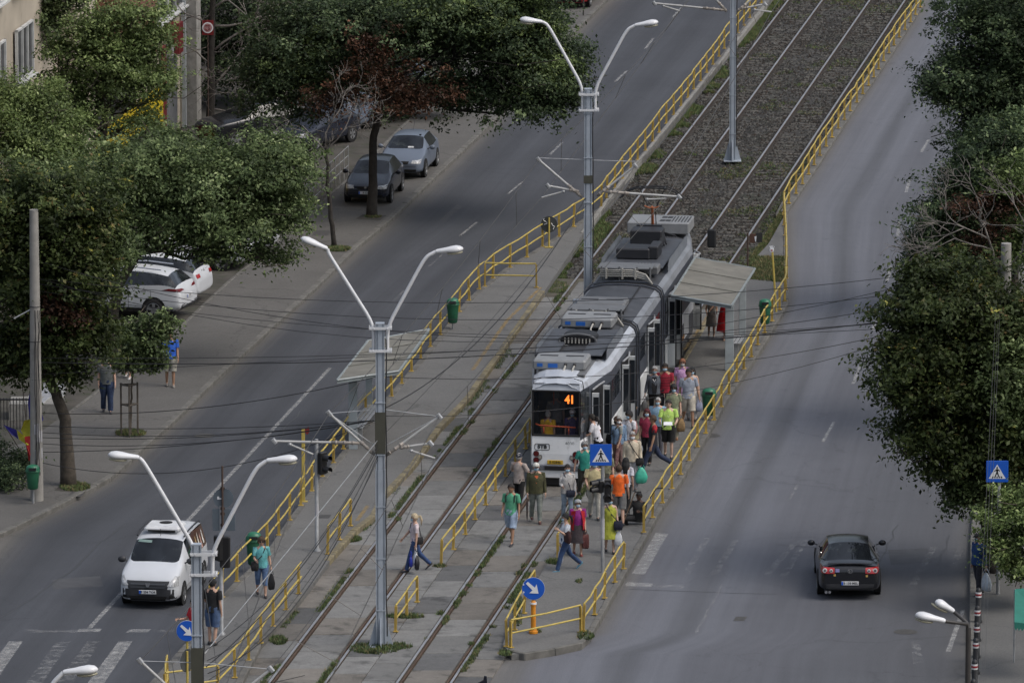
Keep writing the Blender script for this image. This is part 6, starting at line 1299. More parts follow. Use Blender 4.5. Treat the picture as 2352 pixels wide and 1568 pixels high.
def person(label, x, y, h, face, z=.17, sex='m', build=1., skin='light', hair=('short', (.02, .015, .012)), mask=None, top=('tee', (.3, .3, .3)), bottom=('trousers', (.03, .03, .04)), shoes=(.03, .03, .03), stride=.22, armL=(.1, .3, .12), armR=(-.1, .3, .12), hat=None, glasses=False, lean=0., head_turn=0., top_pat=None, bot_pat=None, sit=False, zworld=None, belly=0., group='people at the tram stop', sleeve_len=None, sid=None):
    """local frame: faces -Y, x to the person's left as the viewer sees it when face=0. arm = (swing forward, elbow bend, out)"""
    k = h / 1.72
    loc = G(x, y, z) if zworld is None else zworld
    t = thing('person', label, 'person', loc, R(face), group)
    hip = .9 * k; 
    def leg(sw, kb):
        kn = Vector((0, -math.sin(sw), -math.cos(sw))) * .43 * k; an = kn + Vector((0, -math.sin(sw - kb), -math.cos(sw - kb))) * .42 * k; return kn, an
    if sit: L1, L2 = ((1.35, .25), (1.5, 1.0))
    else: L1, L2 = ((stride, .08 + abs(stride) * .15), (-stride * 1.0, .12 + abs(stride) * .8))
    kn1, an1 = leg(*L1); kn2, an2 = leg(*L2)
    low = min(an1.z, an2.z); base = -low + .075 * k if not sit else .16
    HP = Vector((0, 0, base)); hw_ = .095 * k
    sgn = 1 if stride >= 0 else 1
    hl = HP + Vector((hw_, 0, 0)); hr = HP + Vector((-hw_, 0, 0))
    if sit: kn1, an1 = Vector((-.42, -.12, .06)) * k * 1., Vector((-.86, -.14, -.08)) * k; kn2, an2 = Vector((-.15, -.42, .05)) * k, Vector((-.2, -.3, -.08)) * k
    legs = [(hl, hl + kn1, hl + an1), (hr, hr + kn2, hr + an2)]
    ln = Matrix.Rotation(lean, 3, 'X')
    up_ = lambda x_, y_, z_: HP + ln @ Vector((x_ * k, y_ * k, z_ * k))
    waist, chest, neck, hd = up_(0, 0, .18), up_(0, .01, .38), up_(0, .01, .55), up_(0, -.015, .66)
    shw = (.185 if sex == 'm' else .165) * (.92 + .08 * build)
    arms = []
    for s, (sw, eb, ab) in ((1, armL), (-1, armR)):
        sh = up_(s * shw, .01, .475); u = Vector((s * math.sin(ab), -math.sin(sw) * math.cos(ab), -math.cos(sw) * math.cos(ab))); el = sh + ln @ u * .28 * k
        f = Vector((s * math.sin(ab) * (1 - min(1, eb * .7)) - s * .12 * min(1, eb), -math.sin(sw + eb), -math.cos(sw + eb))).normalized(); wr = el + f * .25 * k; hand = wr + f * .09 * k
        arms.append((sh, el, wr, hand, f, s))
    # ---- one continuous body grown on the skeleton
    V = []; E = []; RR = []
    def av(p, r, par=None):
        V.append(tuple(p)); RR.append(r if isinstance(r, tuple) else (r, r)); 
        if par is not None: E.append((par, len(V) - 1))
        return len(V) - 1
    b_ = build
    i0 = av(HP + Vector((0, 0, .02)), (.135 * k * b_, .1 * k * b_)); i1 = av(waist, (.12 * k * b_, .09 * k * b_), i0); i2 = av(chest, (.145 * k * b_, .1 * k * b_), i1); i3 = av(up_(0, .01, .49), (.1 * k, .07 * k), i2); i4 = av(neck, .052 * k, i3); 
    hrot = Matrix.Rotation(head_turn, 3, 'Z'); hq = lambda x_, y_, z_: hd + hrot @ Vector((x_ * k, y_ * k, z_ * k))
    i5 = av(hq(0, -.012, -.045), (.07 * k, .074 * k), i4); i6 = av(hq(0, .0, .03), (.088 * k, .1 * k), i5); i7 = av(hq(0, .012, .088), (.068 * k, .076 * k), i6)
    for s_i, (sh, el, wr, hand, f, s) in enumerate(arms):
        a = av(sh, .05 * k, i3); a = av(sh.lerp(el, .5), .043 * k, a); a = av(el, .037 * k, a); a = av(el.lerp(wr, .4), .037 * k, a); a = av(wr, .026 * k, a); 
        side = Vector((0, -f.z, f.y)); side = side.normalized() if side.length > .1 else Vector((0, 1, 0)); nin = Vector((-s, 0, 0))
        pm = av(wr + f * .045 * k, (.03 * k, .018 * k), a)
        for q, (off, ln_) in enumerate(((-.027, .062), (-.009, .072), (.009, .068), (.026, .054))):
            b1 = av(wr + f * .085 * k + side * off * k, .0092 * k, pm); b2 = av(wr + f * (.085 + ln_ * .55) * k + side * off * 1.1 * k + nin * .008 * k, .0085 * k, b1); av(wr + f * (.085 + ln_) * k + side * off * 1.1 * k + nin * .026 * k, .0075 * k, b2)
        b1 = av(wr + f * .04 * k - side * .035 * k + nin * .008 * k, .011 * k, pm); av(wr + f * .075 * k - side * .05 * k + nin * .02 * k, .009 * k, b1)
    for (h0, kn, an) in legs:
        a = av(h0 + (kn - h0) * .12, .08 * k * b_, i0); a = av(h0.lerp(kn, .5), .072 * k * b_, a); a = av(kn, .052 * k, a); a = av(kn.lerp(an, .35), .054 * k, a); a = av(an, .034 * k, a); 
        fd = Vector((0, -1, 0)) if not sit else Vector((-.4, -.5, .5)).normalized(); av(an + fd * .09 * k - Vector((0, 0, .035 * k)), (.035 * k, .028 * k), a)
    me = bpy.data.meshes.new('body'); me.from_pydata(V, E, []); tmp = bpy.data.objects.new('tmp', me); COL.objects.link(tmp)
    md = tmp.modifiers.new('k', 'SKIN'); md.use_smooth_shade = True
    for i, r in enumerate(RR): me.skin_vertices[0].data[i].radius = r
    me.skin_vertices[0].data[0].use_root = True
    m2 = tmp.modifiers.new('s', 'SUBSURF'); m2.levels = 1
    dg = bpy.context.evaluated_depsgraph_get(); bmx = bpy.data.meshes.new_from_object(tmp.evaluated_get(dg)); bpy.data.objects.remove(tmp)
    # ears and nose are pushed into the same mesh
    ex = MB(); ex.v = [tuple(v.co) for v in bmx.vertices]; ex.f = [tuple(p.vertices) for p in bmx.polygons]; ex.m = [0] * len(ex.f)
    for s in (-1, 1): ex.ell(hq(s * .079, .005, .0), (.014 * k, .02 * k, .03 * k), 8, 5)
    ex.add([hq(-.014, -.088, -.005), hq(.014, -.088, -.005), hq(0, -.084, .035), hq(0, -.112, -.008), hq(0, -.088, -.02)], [(0, 3, 2), (3, 1, 2), (0, 4, 3), (4, 1, 3)])
    body = ex.build('body', SKIN[skin], t, smooth=True)
    # face
    if abs(((face + math.degrees(head_turn) + 180) % 360) - 180) < 115:
        fm = MB(); 
        for s in (-1, 1): fm.ell(hq(s * .03, -.083, .022), (.013 * k, .006 * k, .007 * k), 8, 5)
        fm.build('eyes', M('eye_dark', (.03, .022, .018), rough=.3), body)
        fm = MB()
        for s in (-1, 1): fm.tube([hq(s * .014, -.09, .042), hq(s * .046, -.082, .044)], .005 * k, 4)
        fm.build('eyebrows', M('brow', (.04, .028, .02)), body)
        if mask is None: MB().ell(hq(0, -.088, -.05), (.024 * k, .007 * k, .007 * k), 8, 5).build('mouth', M('lips', (.28, .1, .09)), body)
        if glasses:
            g = MB(); 
            for s in (-1, 1): g.ell(hq(s * .033, -.094, .02), (.028 * k, .006 * k, .02 * k), 10, 6)
            g.tube([hq(-.08, -.02, .025), hq(-.06, -.085, .025), hq(.06, -.085, .025), hq(.08, -.02, .025)], .005 * k, 4); g.build('glasses', BLACKM, t)
        if mask:
            rg = []
            for zz, w_, y_ in ((.0, .05, -.1), (-.02, .072, -.108), (-.05, .07, -.108), (-.085, .045, -.085)): rg.append([hq(w_ * math.sin(a), y_ + (1 - math.cos(a)) * .085, zz) for a in [(-1.15 + 2.3 * q / 8) for q in range(9)]])
            mm = MB(); mm.loft(rg, (0, 0), close=False); mm.build('face_mask', MASK if mask == 'b' else MASKW if mask == 'w' else mask, t, smooth=True)
    # ---- hair
    hs, hc = hair; HM = M('hair_%d_%d_%d' % tuple(int(c * 1000) for c in hc), hc, rough=.75, var=.35, scale=25, bump=.6)
    if hs != 'bald':
        hb = MB(); n = 16; m_ = 9; fluff = {'short': 1.06, 'curly': 1.3, 'bob': 1.14, 'long': 1.12, 'pony': 1.08, 'thin': 1.03, 'medium': 1.18}[hs]; rings = []
        for i in range(m_ + 1):
            el = -1.0 + (PI / 2 + 1.0) * i / m_; row = []
            for j in range(n):
                a = 2 * PI * j / n; fx, fy = math.cos(a), math.sin(a); front = max(0, -fy) ** 1.2
                e2 = max(el, .42 * front + (-.35 if hs in ('bob', 'long', 'curly', 'medium') else -.12) * (1 - front)) if fy < .35 else max(el, -.75)
                rr = fluff + random.uniform(-.03, .04) * (2 if hs in ('curly', 'medium') else 1)
                row.append(hq(math.cos(e2) * fx * .09 * rr, .008 + math.cos(e2) * fy * .104 * rr, .032 + math.sin(e2) * .108 * rr))
            rings.append(row)
        hb.loft(rings, (0, 1))
        if hs in ('long',): 
            for q in range(9): a = .3 + (PI - .6) * q / 8; p0 = hq(math.cos(a) * .085, math.sin(a) * .09, .02); hb.tube([p0, p0 + Vector((0, .02, -.14)) * k + (p0 - hd) * .1, p0 + Vector((random.uniform(-.02, .02), .035, -.3)) * k, p0 + Vector((random.uniform(-.03, .03), .045, -.4)) * k], [.035 * k, .038 * k, .03 * k, .008 * k], 7)
        if hs == 'bob':
            for q in range(11): a = -.2 + (PI + .4) * q / 10; p0 = hq(math.cos(a) * .085, math.sin(a) * .09, .02); hb.tube([p0, p0 + Vector((math.cos(a) * .012, .0, -.09)) * k, p0 + Vector((0, 0, -.13)) * k], [.03 * k, .03 * k, .01 * k], 6)
        if hs == 'pony': p0 = hq(0, .1, .04); d = hrot @ Vector((0, 1, 0)); hb.tube([p0, p0 + (d * .07 + Vector((0, 0, .01))) * k, p0 + (d * .11 + Vector((0, 0, -.1))) * k, p0 + (d * .1 + Vector((0, 0, -.26))) * k], [.03 * k, .04 * k, .035 * k, .008 * k], 8)
        hb.build('hair', HM, t, smooth=True)
    if hat:
        kind, c = hat; hm = cloth('hat_%d_%d' % (int(c[0] * 100), int(c[2] * 100)), c); m_ = MB(); m_.ell(hq(0, .005, .045), (.1 * k, .114 * k, .1 * k), 16, 6, cut=-.05, rot=hrot)
        if kind == 'cap': m_.add([hq(math.sin(a) * .085, -.075 - math.cos(a) * .0 , .05) for a in (-1, -.5, 0, .5, 1)] + [hq(math.sin(a) * .08, -.1 - math.cos(a) * .075, .035) for a in (1, .5, 0, -.5, -1)], [tuple(range(10)), tuple(reversed(range(10)))])
        if kind == 'brim': m_.loft([[hq(math.cos(a) * r_, .005 + math.sin(a) * r_ * 1.05, z_) for a in [2 * PI * j / 18 for j in range(18)]] for r_, z_ in ((.09, .05), (.14, .035), (.165, .01))], (0, 0))
        m_.build('hat', hm, t, smooth=True)
    # ---- clothes
    ts, tc = top; ckey = lambda c: '_'.join(str(int(v * 1000)) for v in c); TM = cloth('top_' + ckey(tc) + (ckey(top_pat[0]) if top_pat else ''), tc, pat=top_pat[0] if top_pat else None, ps=top_pat[1] if top_pat else 14, th=top_pat[2] if top_pat else .5)
    def ring(c, rx, ry, n=18, rot=True, w_=.012):
        Q = ln if rot else Matrix.Identity(3); return [c + Q @ Vector((math.cos(2 * PI * q / n) * (rx + random.uniform(-w_, w_)) * k, math.sin(2 * PI * q / n) * (ry + random.uniform(-w_, w_)) * k, 0)) for q in range(n)]
    bl = belly; fem = sex == 'f'
    tm = MB(); w1 = b_
    hem = -.02 if ts != 'dress' else 0; sw_ = {'tee': .0, 'shirt': .01, 'jacket': .03, 'dress': .0, 'cardigan': .03, 'vest': 0}[ts]
    rg = []
    if ts == 'dress':
        rg += [ring(HP + Vector((0, -.01, -.46 * k)), .24 * w1, .19 * w1, rot=False), ring(HP + Vector((0, 0, -.25 * k)), .215 * w1, .17 * w1, rot=False), ring(HP + Vector((0, 0, -.03 * k)), .185 * w1, .145 * w1, rot=False)]
    else: rg += [ring(up_(0, 0, -.06), .178 * w1 + sw_, .128 * w1 + sw_), ring(up_(0, 0, .02), .172 * w1 + sw_, .125 * w1 + sw_)]
    rg += [ring(up_(0, -.02 * bl, .16), (.155 if not fem else .14) * w1 + sw_ + .02 * bl, .115 * w1 + sw_ + .05 * bl), ring(up_(0, -.01 if not fem else -.025, .33), .172 * w1 + sw_, (.122 if not fem else .135) * w1 + sw_), ring(up_(0, .005, .43), shw * .94 + .01 * w1 + sw_, .108 * w1 + sw_), ring(up_(0, .01, .485), shw * .8 + sw_, .09 + sw_ * .5, w_=.004), ring(up_(0, .012, .515), shw * .5 + sw_ * .6, .075, w_=.004), ring(up_(0, .012, .545), .068, .062)]
    tm.loft(rg)
    if ts != 'vest' :
        full = ts in ('jacket', 'cardigan', 'shirtL') or sleeve_len == 'long'; 
        for (sh, el, wr, hand, f, s) in arms:
            st_ = up_(s * (shw - .05), .01, .47)
            if full: sleeve(tm, [st_, sh, sh.lerp(el, .5), el, el.lerp(wr, .5), wr], [.06 * k, .068 * k * w1, .06 * k, .054 * k, .047 * k, .04 * k], 10)
            else:
                if ts == 'dress' or sleeve_len == 'none': continue
                sleeve(tm, [st_, sh, sh.lerp(el, .4), sh.lerp(el, .72)], [.06 * k, .07 * k * w1, .066 * k * w1, .066 * k * w1], 10)
    names_ = {'tee': 'shirt', 'shirt': 'shirt', 'jacket': 'jacket', 'dress': 'dress', 'cardigan': 'cardigan', 'vest': 'vest'}
    to = tm.build(names_[ts], TM, t, smooth=True, angle=70)
    bs, bc = bottom; BM_ = cloth('bot_' + ckey(bc) + (ckey(bot_pat[0]) if bot_pat else ''), bc, pat=bot_pat[0] if bot_pat else None, ps=bot_pat[1] if bot_pat else 14, th=bot_pat[2] if bot_pat else .5)
    if ts != 'dress' and bs != 'none':
        bb = MB()
        if bs == 'skirt':
            zz = -.5; bb.loft([ring(HP + Vector((0, 0, zz * k)), .235 * w1, .2 * w1, rot=False), ring(HP + Vector((0, 0, -.22 * k)), .21 * w1, .17 * w1, rot=False), ring(HP + Vector((0, 0, 0)), .182 * w1, .135 * w1, rot=False), ring(up_(0, 0, .08), .16 * w1, .12 * w1)])
        else:
            bb.loft([ring(HP + Vector((0, 0, -.1 * k)), .12 * w1, .085 * w1, rot=False), ring(HP + Vector((0, 0, -.03 * k)), .172 * w1, .12 * w1, rot=False), ring(up_(0, 0, .05), .165 * w1, .118 * w1), ring(up_(0, 0, .1), .155 * w1, .11 * w1)])
            loose = {'trousers': 1.0, 'jeans': .93, 'slim': .85, 'shorts': 1.12, 'capri': 1.0, 'wide': 1.2}[bs]
            for (h0, kn, an) in legs:
                tp = h0 + Vector((0, 0, .0))
                if bs == 'shorts': sleeve(bb, [tp, h0.lerp(kn, .35), h0.lerp(kn, .75), kn + (an - kn) * .02], [.1 * k * w1, .1 * k * w1 * loose, .09 * k * loose, .088 * k * loose], 12)
                elif bs == 'capri': sleeve(bb, [tp, h0.lerp(kn, .4), kn, kn.lerp(an, .35)], [.1 * k * w1, .09 * k * w1, .07 * k, .068 * k], 12)
                else: sleeve(bb, [tp, h0.lerp(kn, .4), kn - (kn - h0) * .08, kn + (an - kn) * .1, kn.lerp(an, .6), an + (kn - an) * .02], [.1 * k * w1, .092 * k * w1 * loose, .073 * k * loose, .07 * k * loose, .064 * k * loose, .062 * k * loose], 12, .008)
        bb.build({'skirt': 'skirt', 'shorts': 'shorts'}.get(bs, 'trousers'), BM_, t, smooth=True, angle=70)
    SHM = M('shoe_' + ckey(shoes), shoes, rough=.5, var=.15); sol = M('sole', (.35, .35, .34) if max(shoes) > .3 else (.02, .02, .02), rough=.7)
    for li, (h0, kn, an) in enumerate(legs):
        d = (an - kn).normalized(); tilt = math.atan2(-(d.y), -d.z) ; fwd = Vector((0, -math.cos(tilt * .5), -math.sin(-tilt * .5) if False else math.sin(tilt * .35) * (-1 if tilt > 0 else 1) * 0)); fwd = Vector((0, -1, 0))
        if sit: fwd = Vector((-.5, -.2, .6)).normalized()
        elif an.z > low + base + .1 * k: fwd = Vector((0, -.8, -.6))
        sm = MB(); up2 = Vector((0, 0, 1)) if not sit else Vector((.6, 0, .6)).normalized(); sd_ = Vector((1, 0, 0)); c0 = an - Vector((0, 0, .045 * k)); rings = []
        for f_, w_, h_, o_ in ((-.075, .022, .03, .0), (-.06, .036, .05, .008), (0, .04, .06, .014), (.07, .046, .042, .0), (.13, .044, .03, -.008), (.17, .03, .02, -.012), (.185, .01, .008, -.014)):
            c = c0 + fwd * f_ * k + Vector((0, 0, o_ * k)); rings.append([c + sd_ * math.cos(a) * w_ * k + up2 * math.sin(a) * h_ * k * (1 if math.sin(a) > 0 else .5) for a in [2 * PI * q / 12 for q in range(12)]])
        sm.loft(rings); sm.build('shoe', SHM, t, smooth=True, angle=70)
    rec = dict(t=t, hands=[t.matrix_local, [a[3] for a in arms]], neck=neck, arms=arms, waist=waist, chest=chest, k=k, HP=HP, up=up_, ln=ln, hd=hd, hq=hq, b=build)
    Wm = Matrix.Translation(loc) @ Matrix.Rotation(R(face), 4, 'Z'); rec['W'] = Wm; rec['hl'] = Wm @ arms[0][3]; rec['hr'] = Wm @ arms[1][3]; return rec
def bag(label, p, kind, c, size=(.26, .1, .28), hand=None, at=None, yaw=0., pat=None, strap=True, cat='bag', group=None):
    """a bag as its own thing, hanging from a hand or worn across the body"""
    W = p['W']; m = cloth('bag_%d_%d_%d' % tuple(int(v * 1000) for v in c), c, pat=pat, ps=9) if kind != 'plastic' else M('bagfilm_%d_%d_%d' % tuple(int(v * 1000) for v in c), c, rough=.4, var=.15, scale=9, dirt_or_sheen=((pat, 8, .55) if pat else None))
    anchor = p['hl'] if hand == 'l' else p['hr'] if hand == 'r' else W @ Vector(at); drop = .12 if hand else 0
    t = thing({'plastic': 'plastic_bag', 'shoulder': 'shoulder_bag', 'hand': 'handbag', 'back': 'backpack', 'paper': 'paper_bag'}[kind], label, cat, anchor - Vector((0, 0, drop)), yaw if yaw else W.to_euler().z, group)
    w, d, h = size; mb = MB(); n = 14; rings = []
    for zf, wf, df in (((-1, .5, .4), (-.93, .82, .8), (-.6, 1, 1), (-.3, .78, .75), (-.1, .42, .4), (.02, .16, .2)) if kind in ('plastic', 'paper') else ((-1, .7, .5), (-.92, .9, .85), (-.5, 1, 1), (-.15, .92, .8), (0, .85, .35))):
        rings.append([(math.copysign(abs(math.cos(a)) ** .6, math.cos(a)) * w / 2 * wf + random.uniform(-.012, .012), math.copysign(abs(math.sin(a)) ** .7, math.sin(a)) * d / 2 * df + random.uniform(-.01, .01), zf * h + random.uniform(-.01, .01)) for a in [2 * PI * q / n for q in range(n)]])
    mb.loft(rings); mb.build('bag_body', m, t, smooth=True, angle=60)
    if hand:
        for s in (-1, 1): MB().tube([(s * w * .28, s * .02, -.02), (s * w * .12, s * .012, drop * .8), (0, 0, drop + .01), (-s * w * .02, 0, drop + .01)], .009, 5).build('handle', m, t)
    elif strap:
        # strap runs up over the far shoulder
        inv = t.matrix_basis.inverted() if False else (Matrix.Translation(t.location) @ Matrix.Rotation(t.rotation_euler.z, 4, 'Z')).inverted()
        k = p['k']; sx = -1 if Vector(at).x > 0 else 1; b_ = p['b']
        pts = [Vector(at) + Vector((0, -.03, -.02)), p['up'](.02 * -sx, -.155 * b_, .28), p['up'](sx * .1, -.09, .5), p['up'](sx * .11, .03, .535), p['up'](sx * .08, .12, .45), p['up'](-sx * .1, .15 * b_, .2), Vector(at) + Vector((0, .05, -.02))]
        MB().tube([inv @ (W @ q) for q in pts], .013, 5).build('strap', m, t)
    return t
DARK = (.02, .016, .014); BRN = (.06, .035, .02); GRY = (.32, .31, .3); BLK = (.012, .012, .013); DEN = (.04, .07, .15); DENL = (.2, .28, .4)
p1 = person('man in a pale dusty rose T-shirt and dark cap, leaning away at the tram corner', 1192, 1176, 1.72, 150, z=.03, hair=('short', GRY), hat=('cap', (.02, .025, .04)), top=('tee', (.4, .34, .31)), bottom=('trousers', BLK), armL=(.5, .9, .45), armR=(.3, .6, .4), stride=.15)
p2 = person('older man in an olive jacket over an orange shirt with a white cap', 1231, 1200, 1.75, 5, z=.03, build=1.15, hair=('thin', GRY), hat=('cap', (.6, .6, .55)), mask='b', top=('jacket', (.055, .055, .025)), bottom=('trousers', (.2, .22, .2)), shoes=(.06, .02, .015), armL=(.1, .2, .15), armR=(.1, .25, .15), stride=.2)
mb = MB(); o = thing('umbrella', 'furled dark umbrella used as a cane by the man in the white cap', 'umbrella', p2['hr']); mb.tube([(0, 0, 0), (0, 0, -.12), (0, -.01, -.2), (0, -.01, -.6), (0, -.01, -.72)], [.012, .012, .035, .02, .006], 8); mb.build('canopy', M('umbrella_cloth', (.035, .025, .025)), o, smooth=True); MB().tube([(0, 0, -.02), (0, 0, .06), (0, .04, .08), (0, .06, .04)], .012, 6).build('handle', BLACKM, o)
MB().add([p2['up'](-.05, -.155, .46), p2['up'](.05, -.155, .46), p2['up'](.035, -.175, .3), p2['up'](0, -.18, .24), p2['up'](-.035, -.175, .3)], [(0, 1, 2, 3, 4)]).build('shirt_front', cloth('orange_front', (.7, .16, .06)), p2['t'])
p3 = person('young man in a green T-shirt and light denim shorts striding over the tracks', 1174, 1249, 1.76, -18, z=.03, skin='tan', hair=('short', DARK), top=('tee', (.09, .33, .2)), bottom=('shorts', (.3, .38, .5)), shoes=(.03, .03, .035), stride=.34, armL=(.1, .3, .18), armR=(-.1, .9, .15))
bag('black backpack on the young man in the green T-shirt', p3, 'back', (.015, .016, .02), (.3, .16, .42), at=(0, .2, 1.42), strap=False)
for s in (-1, 1): MB().tube([p3['up'](s * .12, -.11, .3), p3['up'](s * .125, -.085, .47), p3['up'](s * .12, .03, .525), p3['up'](s * .12, .13, .45)], .018, 5).build('backpack_strap', cloth('blackstrap', (.015, .016, .02)), p3['t'])
p4 = person('woman in a light grey jacket and pale jeans, phone in hand, at the tram corner', 1303, 1197, 1.66, 5, z=.05, sex='f', hair=('pony', DARK), mask='b', top=('jacket', (.42, .41, .4)), bottom=('jeans', (.3, .38, .47)), shoes=(.3, .3, .32), armR=(.3, 1.2, .12), armL=(.1, .5, .15), stride=.15); bag('navy shoulder bag of the woman in the light grey jacket', p4, 'shoulder', (.018, .022, .04), (.26, .1, .2), at=(.08, -.2, .95))
p5 = person('man in a beige short sleeved shirt and navy cap with pale trousers', 1365, 1192, 1.74, 5, z=.16, build=1.18, belly=.5, hair=('thin', GRY), hat=('cap', (.03, .05, .1)), mask='b', top=('shirt', (.45, .39, .22)), bottom=('trousers', (.42, .41, .37)), shoes=(.02, .02, .02), armL=(.2, 1.0, .2), armR=(.2, 1.0, .2), stride=.16); bag('dark waist pouch held by the man in the beige shirt', p5, 'hand', (.015, .016, .022), (.3, .1, .16), at=(0, -.28, 1.0), strap=False)
p6 = person('grey haired woman in a teal top just left of the crossing sign', 1342, 1142, 1.64, 15, z=.16, sex='f', build=1.1, hair=('medium', (.2, .2, .2)), mask='b', top=('tee', (.02, .2, .16)), bottom=('trousers', (.05, .05, .04)), armL=(-.3, .2, .3), armR=(-.2, .3, .3), stride=.2)
p7 = person('person in an orange T-shirt and grey shorts seen from behind', 1421, 1207, 1.76, 186, z=.16, hair=('short', BRN), top=('tee', (.82, .14, .02)), bottom=('shorts', (.14, .14, .14)), shoes=(.02, .02, .025), armL=(.1, .3, .25), armR=(0, .2, .2), stride=.16, skin='light')
p8 = person('woman with long black hair in a white T-shirt seen from behind', 1437, 1182, 1.66, 172, z=.16, sex='f', hair=('long', BLK), top=('tee', (.6, .6, .66)), bottom=('slim', BLK), stride=.12)
p9_ = person('old man in a cream long sleeved shirt with a black shoulder bag', 1452, 1126, 1.74, 8, z=.16, build=1.1, hair=('thin', GRY), mask='w', top=('shirt', (.5, .44, .34)), sleeve_len='long', bottom=('wide', (.34, .34, .35)), bot_pat=((.22, .22, .23), 5, .55), shoes=(.1, .1, .1), stride=.1)
bag('black shoulder bag worn by the old man in the cream shirt', p9_, 'shoulder', (.015, .015, .016), (.24, .1, .22), at=(.2, -.16, .98)); bag('turquoise plastic bag carried by the old man in the cream shirt', p9_, 'plastic', (.06, .42, .3), (.36, .2, .46), hand='l')
p10 = person('grey haired woman in a denim jacket and white mask beside the old man', 1421, 1080, 1.62, 5, z=.16, sex='f', hair=('medium', (.3, .3, .29)), mask='w', top=('jacket', (.16, .24, .35)), bottom=('trousers', (.25, .17, .15)), bot_pat=((.4, .3, .28), 18, .5), shoes=(.55, .55, .53), stride=.2)
p11 = person('dark haired woman in a white T-shirt raising a hand to her face', 1445, 1072, 1.66, -40, z=.16, sex='f', skin='tan', hair=('curly', BLK), mask='b', top=('tee', (.6, .6, .64)), bottom=('slim', (.04, .05, .08)), armR=(.7, 2.0, .1), stride=.1); bag('pink backpack on the woman in the white T-shirt', p11, 'back', (.4, .22, .22), (.28, .16, .38), at=(0, .18, 1.35), strap=False)
p12 = person('woman with long brown hair and a grey top at the tram door', 1417, 1080, 1.62, -50, z=.16, sex='f', hair=('long', (.05, .025, .015)), mask=cloth('black_mask', (.02, .02, .02)), top=('tee', (.25, .27, .26)), bottom=('trousers', (.2, .1, .1)), bot_pat=((.35, .25, .22), 16, .5)); bag('black handbag of the brown haired woman at the tram door', p12, 'shoulder', (.015, .015, .016), (.3, .14, .28), at=(-.2, -.1, 1.05))
p13 = person('red haired woman in a maroon top with mask and black trousers', 1486, 1066, 1.66, -8, z=.16, sex='f', build=1.05, hair=('bob', (.07, .008, .01)), mask='b', top=('tee', (.22, .02, .05)), bottom=('trousers', BLK), stride=.15); bag('clear plastic bag held by the red haired woman', p13, 'plastic', (.4, .43, .46), (.2, .12, .34), hand='r')
p14 = person('man in a black T-shirt with red shoulders taking a long step to the left', 1500, 1086, 1.8, -80, z=.16, skin='tan', hair=('short', BRN), top=('tee', (.02, .02, .026)), bottom=('trousers', (.02, .03, .065)), shoes=(.03, .04, .07), stride=.5, armL=(.15, .15, .2), armR=(-.2, .3, .1))
for s in (-1, 1):
    sh = p14['arms'][0 if s > 0 else 1]; m_ = MB(); sleeve(m_, [sh[0] + Vector((-s * .04, 0, .03)), sh[0], sh[0].lerp(sh[1], .5)], [.07, .08, .074], 10, .0); m_.build('red_shoulder_panel', cloth('red_panel', (.35, .02, .03)), p14['t'], smooth=True)
p15 = person('man in a lime green T-shirt and black shorts looking down at his hands', 1535, 1052, 1.76, -3, z=.16, build=1.15, skin='fair', hair=('short', DARK), top=('tee', (.42, .62, .14)), top_pat=((.55, .68, .4), 5, .55), bottom=('shorts', BLK), shoes=(.02, .02, .02), armL=(.25, 1.2, .22), armR=(.25, 1.2, .22), stride=.14)
MB().bbox((0, -.42, 1.12), (.26, .16, .02), .005, rot=Matrix.Rotation(.5, 3, 'X')).build('white_packet', SIGNW, p15['t']).name = 'packet'
p16 = person('bald man in a light blue shirt and mask behind the lime T-shirt', 1511, 1042, 1.7, -12, z=.16, build=1.1, hair=('thin', GRY), mask='b', top=('shirt', (.24, .38, .52)), bottom=('trousers', (.1, .1, .12)), stride=.1)
p17 = person('woman with short black hair and sunglasses in an olive T-shirt', 1547, 1008, 1.65, 2, z=.16, sex='f', build=1.08, hair=('curly', BLK), mask='b', glasses=True, top=('tee', (.2, .22, .14)), bottom=('trousers', (.28, .26, .2)), shoes=(.2, .1, .05), stride=.15); bag('brown paper bag held by the woman in sunglasses', p17, 'paper', (.26, .17, .08), (.26, .16, .4), hand='l', pat=(.1, .07, .04))
p18 = person('man in a grey polo shirt and beige shorts walking towards us', 1581, 980, 1.8, 8, z=.16, skin='tan', build=1.08, hair=('short', DARK), top=('tee', (.27, .3, .36)), bottom=('shorts', (.42, .39, .33)), shoes=(.06, .06, .06), stride=.28, armL=(.1, .25, .25), armR=(-.25, .3, .15))
MB().add([p18['up'](s * .0 + x, y, z) for s, x, y, z in ((0, -.07, -.075, .51), (0, .07, -.075, .51), (0, .03, -.12, .44), (0, -.03, -.12, .44))], [(0, 1, 2, 3)]).build('collar', cloth('polo_collar', (.22, .25, .3)), p18['t'])
p19 = person('dark haired woman in a white top hidden behind the man in the polo shirt', 1589, 966, 1.64, 5, z=.16, sex='f', hair=('long', BLK), mask='b', glasses=True, top=('vest', (.5, .48, .47)), bottom=('trousers', (.4, .4, .4)), stride=.1); bag('white and blue carrier bag beside the man in the polo shirt', p19, 'plastic', (.35, .38, .5), (.22, .12, .34), hand='l', pat=(.03, .05, .35))
p20 = person('woman with short reddish hair in a lilac flowered dress', 1567, 948, 1.66, 3, z=.16, sex='f', build=1.15, hair=('medium', (.2, .08, .04)), mask=cloth('pale_mask', (.4, .42, .4)), top=('tee', (.5, .3, .5)), top_pat=((.2, .06, .22), 9, .5), bottom=('skirt', (.45, .28, .45)), bot_pat=((.18, .06, .2), 9, .5), stride=.15)
